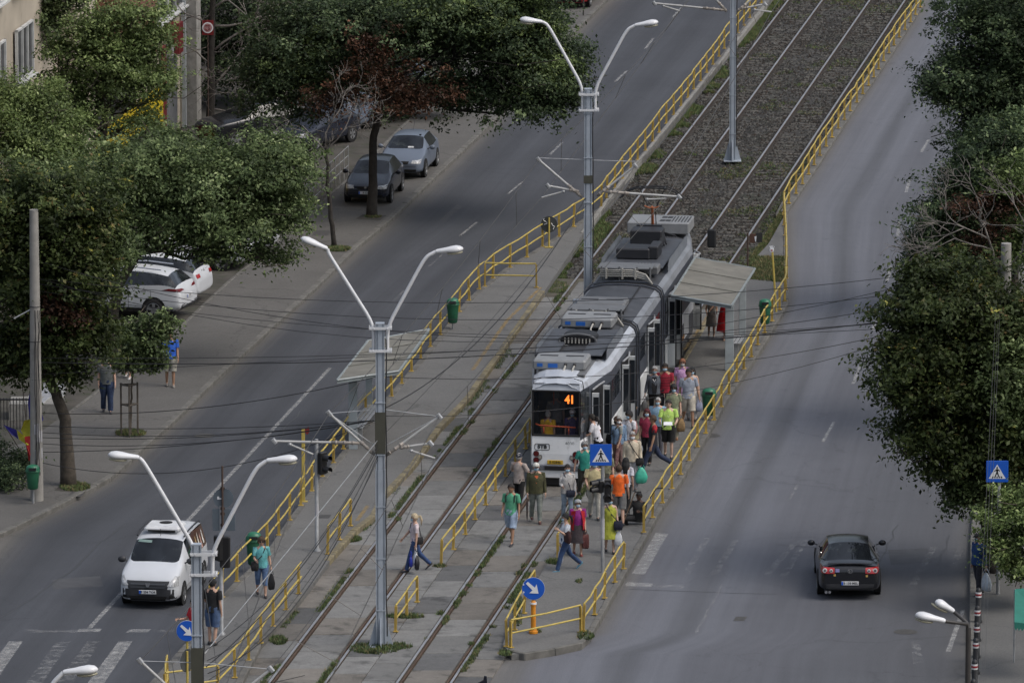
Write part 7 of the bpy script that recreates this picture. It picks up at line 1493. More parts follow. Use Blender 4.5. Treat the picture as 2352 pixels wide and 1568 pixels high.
p21 = person('man in a red striped T-shirt and blue mask beside the tram doors', 1527, 966, 1.76, -3, z=.16, skin='tan', build=1.05, hair=('short', DARK), mask='b', top=('tee', (.26, .012, .03)), bottom=('trousers', (.02, .02, .025)), stride=.12)
for q in range(5): mm_ = MB(); mm_.loft([[p21['up'](math.cos(a) * .186, math.sin(a) * .138, .06 + q * .08 + dz) for a in [2 * PI * j / 18 for j in range(18)]] for dz in (0, .014)], (0, 0)); mm_.build('stripe', cloth('dark_stripe', (.04, .005, .012)), p21['t'])
p22 = person('grey haired woman in a grey cardigan over a black lace top', 1503, 966, 1.68, -2, z=.16, sex='f', build=1.08, hair=('short', (.3, .3, .3)), mask='b', top=('cardigan', (.09, .1, .12)), bottom=('trousers', BLK), armL=(-.1, .5, .35), armR=(0, .2, .25), stride=.15)
m_ = MB(); m_.add([p22['up'](-.07, -.16, .48), p22['up'](.07, -.16, .48), p22['up'](.085, -.185, .2), p22['up'](.06, -.175, -.04), p22['up'](-.06, -.175, -.04), p22['up'](-.085, -.185, .2)], [tuple(range(6))]); m_.build('black_top', cloth('black_lace', (.012, .012, .015)), p22['t'])
MB().tube([p22['up'](-.05, -.178, .42), p22['up'](0, -.192, .34), p22['up'](.05, -.178, .42)], .012, 5).build('necklace', SIGNW, p22['t']); bag('grey patterned bag carried by the woman in the grey cardigan', p22, 'plastic', (.12, .12, .12), (.22, .14, .34), hand='r', pat=(.3, .3, .29))
p23 = person('person in a white T-shirt climbing through the front door of the tram', 1374, 1080, 1.7, -110, z=.4, sex='f', hair=('pony', DARK), top=('tee', (.6, .6, .64)), bottom=('slim', BLK), lean=.3, armL=(.5, .8, .2), stride=.2, group='people boarding and riding the tram')
p24 = person('girl in a dark flowered dress standing under the shelter', 1634, 775, 1.38, 3, z=.16, sex='f', skin='tan', hair=('long', DARK), top=('dress', (.13, .12, .11)), top_pat=((.3, .28, .25), 16, .55), shoes=(.4, .36, .3), armL=(.1, 1.2, .15), armR=(.1, 1.0, .2), stride=.06)
p25 = person('woman in a long red dress half hidden by the shelter roof and post', 1664, 780, 1.68, -30, z=.16, sex='f', skin='tan', hair=('long', DARK), top=('dress', (.45, .008, .012)), shoes=(.4, .25, .18), armR=(.35, .6, .5), armL=(.2, .5, .3), stride=.12)
m_ = MB(); m_.loft([[p25['HP'] + Vector((math.cos(a) * r_, math.sin(a) * r_ * .8, z_)) for a in [2 * PI * j / 16 for j in range(16)]] for r_, z_ in ((.27, -.62), (.24, -.4), (.2, -.1))], (0, 0)); m_.build('skirt', cloth('red_dress_skirt', (.45, .008, .012)), p25['t'], smooth=True)
p26 = person('woman with a dark ponytail in a white T-shirt stepping left on the island', 1299, 1312, 1.68, -72, z=.12, sex='f', build=1.12, hair=('pony', BLK), mask='b', top=('tee', (.56, .6, .66)), bottom=('jeans', (.03, .06, .14)), shoes=(.08, .2, .28), stride=.4, armL=(.3, 1.9, .3), armR=(0, .2, .2)); bag('big dark brown shoulder bag of the woman in jeans', p26, 'shoulder', (.05, .02, .02), (.42, .16, .34), at=(.22, -.02, 1.2)); bag('white carrier bag of the woman in jeans', p26, 'plastic', (.5, .52, .6), (.22, .12, .42), hand='r')
p27 = person('old woman in a red cardigan over a purple top and dark skirt', 1327, 1275, 1.58, 5, z=.16, sex='f', build=1.25, belly=.6, hair=('medium', (.3, .31, .32)), mask='b', glasses=False, top=('tee', (.22, .02, .17)), bottom=('skirt', (.045, .035, .04)), shoes=(.15, .03, .025), stride=.14)
for s in (-1, 1):
    m_ = MB(); m_.add([p27['up'](s * .075, -.165, .5), p27['up'](s * .2, -.1, .47), p27['up'](s * .225, -.06, .2), p27['up'](s * .22, -.07, -.12), p27['up'](s * .14, -.2, -.1), p27['up'](s * .13, -.215, .2)], [(0, 1, 2, 5), (5, 2, 3, 4)] if s < 0 else [(5, 2, 1, 0), (4, 3, 2, 5)]); m_.add([p27['up'](s * .2, -.1, .47), p27['up'](s * .2, .1, .47), p27['up'](s * .225, .12, .2), p27['up'](s * .22, .12, -.12), p27['up'](s * .22, -.07, -.12), p27['up'](s * .225, -.06, .2)], [tuple(range(6))]); m_.build('red_cardigan', cloth('red_knit', (.42, .012, .02)), p27['t'])
MB().ell(p27['hq'](0, .04, .09), (.1, .07, .06), 12, 8).build('head_scarf', cloth('scarf_blue', (.22, .32, .45), pat=(.5, .45, .4), ps=10), p27['t'], smooth=True); bag('patterned dark red string bag of the woman in the red cardigan', p27, 'hand', (.1, .03, .03), (.2, .12, .4), hand='l', pat=(.25, .15, .12))
p28 = person('woman in a yellow green dress with a navy shoulder bag', 1401, 1270, 1.62, 8, z=.16, sex='f', build=1.15, skin='fair', hair=('medium', (.12, .07, .05)), mask='b', top=('dress', (.38, .4, .05)), top_pat=((.2, .22, .03), 5, .5), shoes=(.015, .015, .015), stride=.14); bag('navy shoulder bag on the yellow green dress', p28, 'shoulder', (.015, .018, .035), (.26, .1, .26), at=(.2, -.2, .95)); bag('white plastic bag held by the woman in the yellow green dress', p28, 'plastic', (.6, .62, .65), (.24, .12, .4), hand='l')
p29 = person('beggar in dark clothes sitting on the ground against the railing', 1468, 1203, 1.65, -25, z=.16, skin='dark', hair=('short', BLK), top=('jacket', (.022, .022, .022)), bottom=('trousers', (.018, .018, .02)), shoes=(.02, .02, .02), armR=(.7, .5, .45), armL=(.5, 1.3, .1), sit=True)
for s, (a, c) in enumerate((((-.25, -.62, .03), (-.05, -.2, .95)), ((.3, -.05, .7), (.48, .1, 1.05)))):
    o = thing('crutch', ['brown walking stick leaning on the beggar', 'thin metal crutch frame behind the beggar'][s], 'crutch', p29['W'] @ Vector((0, 0, 0)), R(-25)); MB().tube([a, c], .016, 6).build('shaft', M('stick_wood', (.12, .08, .05)) if s == 0 else BLACKM, o); MB().tube([c, (c[0] + .18, c[1] + .05, c[2] + .02)], .018, 6).build('grip', BLACKM, o)
p30 = person('woman in a white sun hat and camouflage flowered top behind the signal box', 1392, 1160, 1.64, 0, z=.16, sex='f', hair=('bob', BRN), hat=('brim', (.55, .53, .45)), top=('tee', (.2, .2, .13)), top_pat=((.08, .08, .05), 11, .5), bottom=('skirt', (.05, .05, .04)), stride=.1)
p31 = person('blonde woman in a pale pink T-shirt walking left between the tracks', 953, 1312, 1.68, -78, z=.03, sex='f', hair=('pony', (.45, .37, .25)), mask='b', top=('tee', (.58, .5, .53)), bottom=('jeans', (.03, .06, .15)), shoes=(.015, .015, .02), stride=.38, armL=(0, .1, .15), armR=(.5, .2, .2)); bag('black shoulder bag of the blonde woman', p31, 'shoulder', (.015, .015, .018), (.24, .1, .2), at=(.16, .1, 1.0), yaw=.4); bag('white carrier bag of the blonde woman', p31, 'plastic', (.62, .63, .66), (.28, .16, .42), hand='l'); 
q_ = dict(p31); q_['hl'] = p31['hl'] + Vector((.03, -.1, -.08)); bag('black carrier bag of the blonde woman', q_, 'plastic', (.012, .012, .015), (.26, .14, .4), hand='l'); q_['hl'] = p31['hl'] + Vector((-.14, 0, -.1)); bag('royal blue bag of the blonde woman', q_, 'plastic', (.03, .05, .4), (.16, .1, .32), hand='l')
p32 = person('curly haired woman in a turquoise blouse and denim capris on the left platform', 601, 1370, 1.66, 8, z=.17, sex='f', build=1.1, hair=('curly', BRN), glasses=True, top=('tee', (.1, .34, .36)), top_pat=((.2, .45, .45), 9, .52), bottom=('capri', (.09, .15, .28)), shoes=(.03, .025, .025), armR=(.2, 1.3, .15), armL=(0, .15, .2), stride=.18); bag('black shoulder bag of the woman in the turquoise blouse', p32, 'shoulder', (.014, .014, .016), (.22, .1, .26), at=(-.2, -.16, 1.02)); bag('black carrier bag of the woman in the turquoise blouse', p32, 'plastic', (.014, .014, .016), (.2, .1, .44), hand='l')
p33 = person('woman with a long black ponytail in a red top, behind the blue arrow sign', 446, 1515, 1.64, -60, z=.17, sex='f', hair=('pony', BLK), top=('tee', (.45, .015, .025)), bottom=('jeans', (.14, .22, .36)), shoes=(.5, .45, .46), armR=(.4, 1.2, .2), stride=.14)
p34 = person('man in a black T-shirt and denim shorts waiting behind the corner mast', 489, 1480, 1.78, 160, z=.17, build=1.05, hair=('short', BLK), hat=('cap', (.015, .015, .016)), top=('tee', (.014, .015, .017)), bottom=('shorts', (.06, .1, .19)), shoes=(.02, .02, .022), armL=(.3, .8, .2), stride=.06)
p35 = person('man in a blue polo shirt and beige shorts on the left pavement', 391, 888, 1.76, 5, z=.12, skin='tan', build=1.12, belly=.4, hair=('short', DARK), top=('tee', (.02, .1, .48)), bottom=('shorts', (.28, .27, .23)), shoes=(.2, .18, .16), armR=(.2, 1.3, .15), stride=.1, group='people on the left pavement')
MB().tube([p35['arms'][1][3] + Vector((0, -.03, -.02)), p35['arms'][1][3] + Vector((0, -.03, .09))], [.03, .038], 10).build('paper_cup', SIGNW, p35['t'])
p36 = person('woman in black with white shoes, head hidden in the sapling leaves', 293, 869, 1.64, -10, z=.12, sex='f', build=1.1, hair=('bob', BRN), top=('tee', (.03, .04, .06)), bottom=('capri', BLK), shoes=(.5, .48, .46), stride=.16, group='people on the left pavement')
p37 = person('man in a dark grey shirt and jeans walking on the left pavement', 246, 948, 1.8, 5, z=.12, build=1.15, belly=.3, hair=('thin', (.1, .1, .1)), mask='w', glasses=True, top=('tee', (.09, .1, .1)), bottom=('wide', (.02, .035, .08)), shoes=(.03, .03, .035), stride=.12, group='people on the left pavement')
p38 = person('man in a white shirt standing in the shop doorway', 388, 278, 1.75, 20, z=.12, build=1.1, hair=('short', DARK), top=('shirt', (.6, .58, .68)), bottom=('trousers', BLK), armR=(.4, .9, .2), stride=.05, group='people on the left pavement')
p39 = person('man in a blue jacket, cap and mask at the right kerb', 2246, 1368, 1.76, -55, z=.125, build=1.05, hair=('short', GRY), hat=('cap', (.03, .03, .035)), mask='b', top=('jacket', (.015, .05, .16)), bottom=('trousers', (.03, .03, .04)), stride=.12, armL=(-.1, .1, .2), group='people on the right pavement'); bag('white shopping bag with blue print carried by the man in the blue jacket', p39, 'plastic', (.55, .6, .65), (.42, .16, .5), hand='l', pat=(.2, .4, .62))
# riders seen through the windscreen
TI = Matrix.Translation(T0) @ Matrix.Rotation(-AZ, 4, 'Z')
def rider(label, lx, ly, **k): return person(label, 0, 0, k.pop('h', 1.62), k.pop('face', 180 - math.degrees(AZ)), zworld=TI @ Vector((lx, ly, k.pop('lz', .75))), group='people boarding and riding the tram', **k)
r1 = rider('grey haired woman in a yellow top seen from behind through the tram window', -.32, .62, sex='f', build=1.2, hair=('short', (.4, .39, .37)), top=('tee', (.72, .42, .01)), bottom=('trousers', (.05, .05, .06)), stride=.05, h=1.55, lz=.6)
r2 = rider('masked person in a white cap and dark violet top inside the tram', .38, .75, face=0 - math.degrees(AZ), hair=('thin', GRY), hat=('cap', (.7, .7, .7)), mask='b', top=('tee', (.05, .03, .11)), bottom=('trousers', BLK), stride=.05, h=1.6, lz=.6)
r3 = rider('standing passenger in a grey shirt deep inside the tram', -.25, 1.8, hair=('short', (.2, .2, .19)), top=('shirt', (.25, .26, .27)), bottom=('trousers', (.1, .1, .1)), stride=.05, h=1.78, lz=.72)
# ================================================================== TREES
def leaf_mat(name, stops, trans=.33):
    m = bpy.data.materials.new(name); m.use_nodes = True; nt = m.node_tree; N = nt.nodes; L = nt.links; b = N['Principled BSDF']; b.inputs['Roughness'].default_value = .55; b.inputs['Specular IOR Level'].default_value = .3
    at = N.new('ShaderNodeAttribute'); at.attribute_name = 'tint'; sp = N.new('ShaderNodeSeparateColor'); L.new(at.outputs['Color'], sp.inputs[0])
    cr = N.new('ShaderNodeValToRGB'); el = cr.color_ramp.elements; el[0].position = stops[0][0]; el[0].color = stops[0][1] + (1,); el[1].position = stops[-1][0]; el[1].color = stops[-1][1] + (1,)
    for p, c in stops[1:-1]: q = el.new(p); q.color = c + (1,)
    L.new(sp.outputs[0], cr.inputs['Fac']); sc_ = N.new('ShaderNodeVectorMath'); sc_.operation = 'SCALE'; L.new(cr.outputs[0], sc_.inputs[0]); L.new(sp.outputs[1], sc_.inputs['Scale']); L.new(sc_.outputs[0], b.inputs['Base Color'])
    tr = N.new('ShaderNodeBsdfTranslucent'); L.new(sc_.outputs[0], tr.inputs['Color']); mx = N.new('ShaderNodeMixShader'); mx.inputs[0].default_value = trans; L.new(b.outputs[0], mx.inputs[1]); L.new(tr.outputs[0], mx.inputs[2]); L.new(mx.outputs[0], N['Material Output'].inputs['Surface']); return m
G1 = [(0, (0.0441, 0.0681, 0.0249)), (.45, (0.109, 0.157, 0.0594)), (.75, (0.211, 0.278, 0.112)), (1, (0.388, 0.454, 0.221))]
LM = {'green': leaf_mat('leaves_green', G1), 'bright': leaf_mat('leaves_bright', [(0, (0.0655, 0.0983, 0.0325)), (.45, (0.157, 0.223, 0.0735)), (.75, (0.267, 0.344, 0.123)), (1, (0.458, 0.533, 0.244))]),
      'dark': leaf_mat('leaves_dark', [(0, (0.0271, 0.0445, 0.0214)), (.5, (0.0594, 0.0944, 0.0417)), (.78, (0.123, 0.172, 0.0757)), (1, (0.267, 0.332, 0.161))]),
      'chestnut': leaf_mat('leaves_chestnut', [(0, (0.0317, 0.0512, 0.0154)), (.45, (0.0707, 0.102, 0.0285)), (.78, (0.122, 0.159, 0.0494)), (.92, (0.152, 0.14, 0.0494)), (.985, (0.171, 0.0915, 0.033)), (1, (0.464, 0.439, 0.099))]),
      'rust': leaf_mat('leaves_rust', [(0, (0.0249, 0.0208, 0.0139)), (.5, (0.0943, 0.0462, 0.0283)), (1, (0.219, 0.102, 0.0575))])}
BARK = M('bark', (.065, .054, .042), rough=.95, var=.35, scale=6, bump=.8); BARKD = M('bark_dark', (.03, .026, .022), rough=.95, var=.35, scale=6, bump=.8); BARKG = M('dead_twig_grey', (.17, .155, .14), rough=.95, var=.25, scale=4)
def leaves(name, clusters, mat, n, size, parent, origin, seed, droop=.3, sub=.42, density_sub=46, shade=1.):
    """clusters: (centre, rx, ry, rz). Leaves sit in many small sprays spread through the outer part of each cluster."""
    n = int(n * 1.3); size *= .84; g = np.random.default_rng(seed); vol = np.array([c[1] * c[3] for c in clusters]); cnt = (vol / vol.sum() * n).astype(int); C_ = []; NR = []; TI_ = []; SH = []
    for (c, rx, ry, rz), m in zip(clusters, cnt):
        ns = max(4, m // density_sub); d = g.normal(size=(ns, 3)); d /= np.linalg.norm(d, axis=1)[:, None]; d[:, 2] = np.where(g.random(ns) < .3, np.abs(d[:, 2]), d[:, 2]); lob = 1 + .2 * np.sin(d @ g.normal(size=3) * 3.1 + g.random() * 6) + .14 * np.sin(d @ g.normal(size=3) * 6 + g.random() * 6); rad = (g.random(ns) ** .42) * lob * (1 + .2 * g.normal(size=ns).clip(-1.6, 2.2))
        sc_ = np.array(c)[None] + d * rad[:, None] * np.array([rx, ry, rz])[None]; tone = g.random(ns); idx = g.integers(0, ns, m); e_ = g.normal(size=(m, 3)) * sub * np.array([.5, .5, .26])[None] * (.6 + .8 * g.random(ns))[idx][:, None]
        e_[:, 2] -= droop * np.linalg.norm(e_[:, :2], axis=1) ** 2 / sub * .5
        C_.append(sc_[idx] + e_); nr = d[idx] * .45 + g.normal(size=(m, 3)) * .6 + np.array([0, 0, .75]); NR.append(nr); t = .5 * tone[idx] ** 1.3 + .5 * g.random(m) ** 1.4; t += .14 * (e_[:, 2] > .1 * sub); TI_.append(t)  # upper leaves of a spray tinted paler, a painted sky highlight
        SH.append(np.clip(.5 + .5 * rad[idx], .45, 1.08) * (.8 + .42 * tone[idx]) * shade)  # inner leaves coloured darker: shade inside the crown painted into the tint
    C_ = np.concatenate(C_); NR = np.concatenate(NR); TI_ = np.concatenate(TI_).clip(0, 1); SH = np.concatenate(SH); m = len(C_)
    NR /= np.linalg.norm(NR, axis=1)[:, None]; a = g.normal(size=(m, 3)); a[:, 2] -= droop; T = a - NR * (a * NR).sum(1)[:, None]; T /= np.linalg.norm(T, axis=1)[:, None] + 1e-6; B = np.cross(NR, T); s = size * (.6 + .8 * g.random(m))[:, None]
    V = np.empty((m, 4, 3)); V[:, 0] = C_ - T * s * .5; V[:, 1] = C_ + B * s * .26 + NR * s * .08; V[:, 2] = C_ + T * s * .5; V[:, 3] = C_ - B * s * .26 + NR * s * .08
    V = V.reshape(-1, 3) - np.array(origin)[None]; me = bpy.data.meshes.new(name); me.vertices.add(m * 4); me.vertices.foreach_set('co', V.astype(np.float32).ravel()); me.loops.add(m * 4); me.loops.foreach_set('vertex_index', np.arange(m * 4, dtype=np.int32)); me.polygons.add(m); me.polygons.foreach_set('loop_start', np.arange(0, m * 4, 4, dtype=np.int32)); me.polygons.foreach_set('loop_total', np.full(m, 4, dtype=np.int32))
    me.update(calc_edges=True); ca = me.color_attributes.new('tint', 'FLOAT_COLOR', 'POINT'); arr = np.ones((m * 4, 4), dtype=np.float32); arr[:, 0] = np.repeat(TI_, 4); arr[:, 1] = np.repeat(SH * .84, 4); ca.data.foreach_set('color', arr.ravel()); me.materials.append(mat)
    o = bpy.data.objects.new(name, me); COL.objects.link(o); o.parent = parent; return o
def limb(mb, a, b, r0, r1, wob=.12, n=6):
    pts = [a + (b - a) * (k / n) + Vector((random.uniform(-1, 1), random.uniform(-1, 1), random.uniform(-.6, .6))) * wob * (b - a).length * .18 * math.sin(PI * k / n) for k in range(n + 1)]; mb.tube(pts, [r0 + (r1 - r0) * k / n for k in range(n + 1)], 7); return pts
def twigs(mb, p, d, l, r, depth, curl=.5):
    if depth == 0 or l < .12: return
    n = 4; pts = [p]; dd = d.normalized()
    for k in range(n):
        dd = (dd + Vector((random.gauss(0, 1), random.gauss(0, 1), random.gauss(.12, .8))) * .17 * curl * 1.6).normalized(); pts.append(pts[-1] + dd * l / n)
    mb.tube(pts, [r * (1 - .45 * k / n) for k in range(n + 1)], 5 if depth > 2 else 4)
    for k in range(random.choice((2, 3, 3))):
        q = pts[random.choice((2, 3, 4, 4))]; ax = Vector((random.gauss(0, 1), random.gauss(0, 1), random.gauss(0, .8))).normalized(); twigs(mb, q, (dd + ax * .75).normalized(), l * random.uniform(.62, .82), max(.008, r * .66), depth - 1, curl)
def tree(label, base, trunk, crowns, n, size, lm, name='street_tree', z=.12, r0=.16, seed=1, droop=.3, bark=BARK, extra=None, sub=.42, group='trees beside the roads', branch=True, shade=1.):
    """trunk: image pixels (x,y) seen rising from the base; crowns: (x,y,depth offset m,rx,ry,rz m)"""
    b = G(base[0], base[1], z); t = thing(name, label, 'tree', b, 0, group); o = Vector(b); mb = MB(); P_ = [Vector((0, 0, -.05))] + [P(x, y, b.y) - o for x, y in trunk]; rr = [r0 * (1.25 if k == 0 else 1 - .45 * k / len(P_)) for k in range(len(P_))]
    q = [P_[0]]; rq = [rr[0]]
    for a, c, ra, rc in zip(P_, P_[1:], rr, rr[1:]):
        for k in range(1, 5): q.append(a + (c - a) * k / 4 + Vector((random.uniform(-.02, .02), random.uniform(-.02, .02), 0))); rq.append(ra + (rc - ra) * k / 4)
    mb.tube(q, rq, 12); mb.build('trunk', bark, t, smooth=True); top = P_[-1]; cl = []
    for (x, y, dy, rx, ry, rz) in crowns: cl.append((P(x, y, b.y + dy), rx, ry, rz))
    if branch:
        lb = MB()
        for c, rx, ry, rz in cl:
            e_ = c - o; pts = limb(lb, top - (top - P_[-2]) * random.uniform(0, .3), e_, rr[-1] * .6, rr[-1] * .16, 1.)
            for k in range(9): s = random.choice(pts[2:]); d = Vector((random.gauss(0, 1) * rx, random.gauss(0, 1) * ry, random.gauss(.2, .8) * rz)); limb(lb, s, e_ + d * .6, rr[-1] * .2, .012, 1., 4)
        lb.build('limbs', bark, t, smooth=True)
    if lm: leaves('crown', cl, LM[lm], n, size, t, o, seed, droop, sub, shade=shade)
    if extra:
        for k, (lm2, cr2, n2, s2) in enumerate(extra): leaves('crown_patch', [(P(x, y, b.y + dy), rx, ry, rz) for (x, y, dy, rx, ry, rz) in cr2], LM[lm2], n2, s2, t, o, seed + 50 + k, droop, sub)
    return t, o, top
# left foreground chestnut
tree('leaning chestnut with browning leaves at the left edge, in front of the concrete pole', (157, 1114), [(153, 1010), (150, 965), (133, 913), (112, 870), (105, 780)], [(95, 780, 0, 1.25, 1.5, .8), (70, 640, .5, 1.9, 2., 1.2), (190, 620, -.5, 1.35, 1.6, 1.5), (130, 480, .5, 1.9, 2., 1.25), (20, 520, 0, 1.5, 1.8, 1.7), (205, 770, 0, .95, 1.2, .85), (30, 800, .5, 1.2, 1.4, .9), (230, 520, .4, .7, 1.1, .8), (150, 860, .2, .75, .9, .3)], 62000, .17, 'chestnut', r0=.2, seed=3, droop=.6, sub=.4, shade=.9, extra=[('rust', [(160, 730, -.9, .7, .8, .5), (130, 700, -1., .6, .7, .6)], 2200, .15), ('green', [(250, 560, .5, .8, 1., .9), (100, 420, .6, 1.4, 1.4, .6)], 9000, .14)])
tree('sapling with pale green leaves inside the wooden guard', (300, 1001), [(301, 930), (303, 860), (312, 820)], [(330, 800, 0, .62, .6, .55), (290, 830, 0, .42, .45, .36), (365, 745, 0, .5, .5, .42), (355, 830, .1, .4, .4, .28), (310, 760, .2, .5, .5, .3)], 7000, .15, 'green', r0=.035, seed=5, sub=.28, droop=.4)
# big bright green trees over the parked cars
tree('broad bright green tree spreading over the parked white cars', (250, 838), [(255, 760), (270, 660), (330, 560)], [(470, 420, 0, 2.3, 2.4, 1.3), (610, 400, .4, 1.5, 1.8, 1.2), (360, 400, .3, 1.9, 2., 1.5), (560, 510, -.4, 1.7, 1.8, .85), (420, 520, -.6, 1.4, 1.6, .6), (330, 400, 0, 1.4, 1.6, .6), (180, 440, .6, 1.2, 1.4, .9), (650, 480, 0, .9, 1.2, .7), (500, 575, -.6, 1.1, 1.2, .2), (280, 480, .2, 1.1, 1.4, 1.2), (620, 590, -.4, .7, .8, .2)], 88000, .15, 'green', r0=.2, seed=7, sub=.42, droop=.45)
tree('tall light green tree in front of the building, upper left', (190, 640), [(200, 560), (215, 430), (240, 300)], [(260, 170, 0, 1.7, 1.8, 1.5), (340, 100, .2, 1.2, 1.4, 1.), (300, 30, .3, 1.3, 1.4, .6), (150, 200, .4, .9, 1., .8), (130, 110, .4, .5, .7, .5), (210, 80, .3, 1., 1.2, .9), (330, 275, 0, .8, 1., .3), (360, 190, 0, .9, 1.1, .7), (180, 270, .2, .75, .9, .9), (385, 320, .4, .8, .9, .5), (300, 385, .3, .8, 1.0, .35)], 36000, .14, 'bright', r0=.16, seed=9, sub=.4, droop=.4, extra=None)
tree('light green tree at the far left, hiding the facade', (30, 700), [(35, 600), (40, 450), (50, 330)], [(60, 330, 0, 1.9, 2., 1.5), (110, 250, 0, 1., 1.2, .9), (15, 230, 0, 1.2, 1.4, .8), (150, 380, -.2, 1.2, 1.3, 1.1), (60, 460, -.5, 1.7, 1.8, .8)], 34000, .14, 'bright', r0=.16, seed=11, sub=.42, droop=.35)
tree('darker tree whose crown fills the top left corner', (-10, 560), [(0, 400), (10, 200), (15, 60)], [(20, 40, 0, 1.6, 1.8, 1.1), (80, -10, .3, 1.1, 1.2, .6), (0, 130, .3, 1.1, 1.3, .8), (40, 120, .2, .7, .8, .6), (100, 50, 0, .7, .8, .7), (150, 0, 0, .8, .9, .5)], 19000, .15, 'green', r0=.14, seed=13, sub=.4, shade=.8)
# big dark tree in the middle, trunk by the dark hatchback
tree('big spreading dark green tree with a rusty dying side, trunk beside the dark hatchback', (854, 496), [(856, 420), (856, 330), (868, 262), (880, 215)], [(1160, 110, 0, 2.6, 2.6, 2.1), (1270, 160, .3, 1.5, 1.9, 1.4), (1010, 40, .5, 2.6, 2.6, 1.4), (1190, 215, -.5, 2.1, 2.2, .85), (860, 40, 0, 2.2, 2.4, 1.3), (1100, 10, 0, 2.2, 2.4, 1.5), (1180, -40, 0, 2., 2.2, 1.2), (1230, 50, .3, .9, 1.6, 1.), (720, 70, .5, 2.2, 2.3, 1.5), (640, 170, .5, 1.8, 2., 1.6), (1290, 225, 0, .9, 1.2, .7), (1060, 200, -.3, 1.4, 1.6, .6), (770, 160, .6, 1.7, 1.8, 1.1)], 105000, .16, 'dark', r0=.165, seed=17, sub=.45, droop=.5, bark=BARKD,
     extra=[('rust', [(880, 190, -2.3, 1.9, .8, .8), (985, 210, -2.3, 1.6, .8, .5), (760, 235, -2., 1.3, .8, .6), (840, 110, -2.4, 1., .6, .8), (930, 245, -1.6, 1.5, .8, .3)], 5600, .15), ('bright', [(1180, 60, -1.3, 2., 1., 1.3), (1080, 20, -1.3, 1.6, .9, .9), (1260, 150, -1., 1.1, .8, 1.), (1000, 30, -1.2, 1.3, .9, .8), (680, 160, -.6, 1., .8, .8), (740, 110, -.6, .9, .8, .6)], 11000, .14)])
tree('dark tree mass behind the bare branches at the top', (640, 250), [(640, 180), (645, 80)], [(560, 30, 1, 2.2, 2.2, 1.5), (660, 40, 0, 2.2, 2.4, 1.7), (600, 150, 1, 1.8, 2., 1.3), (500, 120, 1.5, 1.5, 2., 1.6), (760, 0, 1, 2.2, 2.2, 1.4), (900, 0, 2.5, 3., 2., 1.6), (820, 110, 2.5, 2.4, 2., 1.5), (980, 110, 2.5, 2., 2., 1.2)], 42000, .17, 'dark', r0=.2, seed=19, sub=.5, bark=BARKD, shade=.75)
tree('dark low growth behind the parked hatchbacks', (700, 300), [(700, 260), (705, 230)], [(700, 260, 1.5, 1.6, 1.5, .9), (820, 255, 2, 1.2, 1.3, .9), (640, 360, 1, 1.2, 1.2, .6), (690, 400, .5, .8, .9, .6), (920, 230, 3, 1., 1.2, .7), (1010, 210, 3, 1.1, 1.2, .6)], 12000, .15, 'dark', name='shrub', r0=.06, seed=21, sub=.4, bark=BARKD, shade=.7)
# bare tree
def bare(label, base, pts, starts, r0, mat, seed, curl=.8):
    random.seed(seed); b = G(base[0], base[1], .12); t = thing('bare_tree', label, 'tree', b, 0, 'trees beside the roads'); o = Vector(b); Q = [Vector((0, 0, -.05))] + [P(x, y, b.y) - o for x, y in pts]
    q = [Q[0]]; rr = [r0 * 1.2]
    for i, (a, c) in enumerate(zip(Q, Q[1:])):
        for k in range(1, 5): q.append(a + (c - a) * k / 4 + Vector((random.uniform(-.03, .03), 0, 0))); rr.append(r0 * (1 - .6 * (i + k / 4) / len(Q)))
    MB().tube(q, rr, 9).build('trunk', BARKD, t, smooth=True)
    mb = MB()
    for (x, y, dx, dz, l, r, dep) in starts: twigs(mb, P(x, y, b.y) - o, Vector((dx, random.uniform(-.4, .1), dz)), l, r, dep, curl)
    mb.build('branches', mat, t, smooth=True); return t
bare('bare dead tree with long curling grey twigs, upper left', (484, 312), [(485, 200), (487, 60), (490, -60)], [(487, 200, .6, .4, 2.2, .05, 6), (487, 120, .8, .5, 2.4, .05, 6), (487, 60, .9, .1, 2.4, .05, 6), (487, 20, .8, .3, 2.2, .05, 6), (487, 150, -.5, .6, 1.6, .04, 5), (487, 60, -.6, .5, 1.5, .04, 5), (487, 250, .7, -.1, 1.7, .035, 5), (487, -10, 1., -.3, 2.2, .04, 6), (600, 60, .8, -.4, 1.8, .035, 6), (640, 150, .7, -.6, 1.6, .03, 5), (560, 140, .7, -.7, 1.7, .03, 5), (700, 60, .8, -.3, 2., .035, 6), (620, 20, .9, -.5, 2., .035, 6), (540, 220, .9, -.2, 1.7, .03, 5), (680, 230, .8, -.3, 1.6, .03, 5), (600, 180, .5, .8, 1.6, .03, 5)], .17, BARKG, 31)
bare('thin leaning dead trunk with torn bark on the left pavement', (768, 566), [(760, 500), (752, 430), (752, 380), (745, 330)], [(750, 350, -.5, .5, 1.4, .03, 5), (750, 350, .6, .5, 1.2, .03, 5), (752, 400, -.8, .2, 1.2, .025, 5), (748, 330, 0, .9, 1.3, .03, 5), (720, 340, -.5, -.2, .9, .02, 4)], .09, BARKG, 33)
for (x0, y0, x1, y1) in ((766, 520, 767, 505), (757, 450, 755, 415), (768, 556, 765, 545)):
    pass
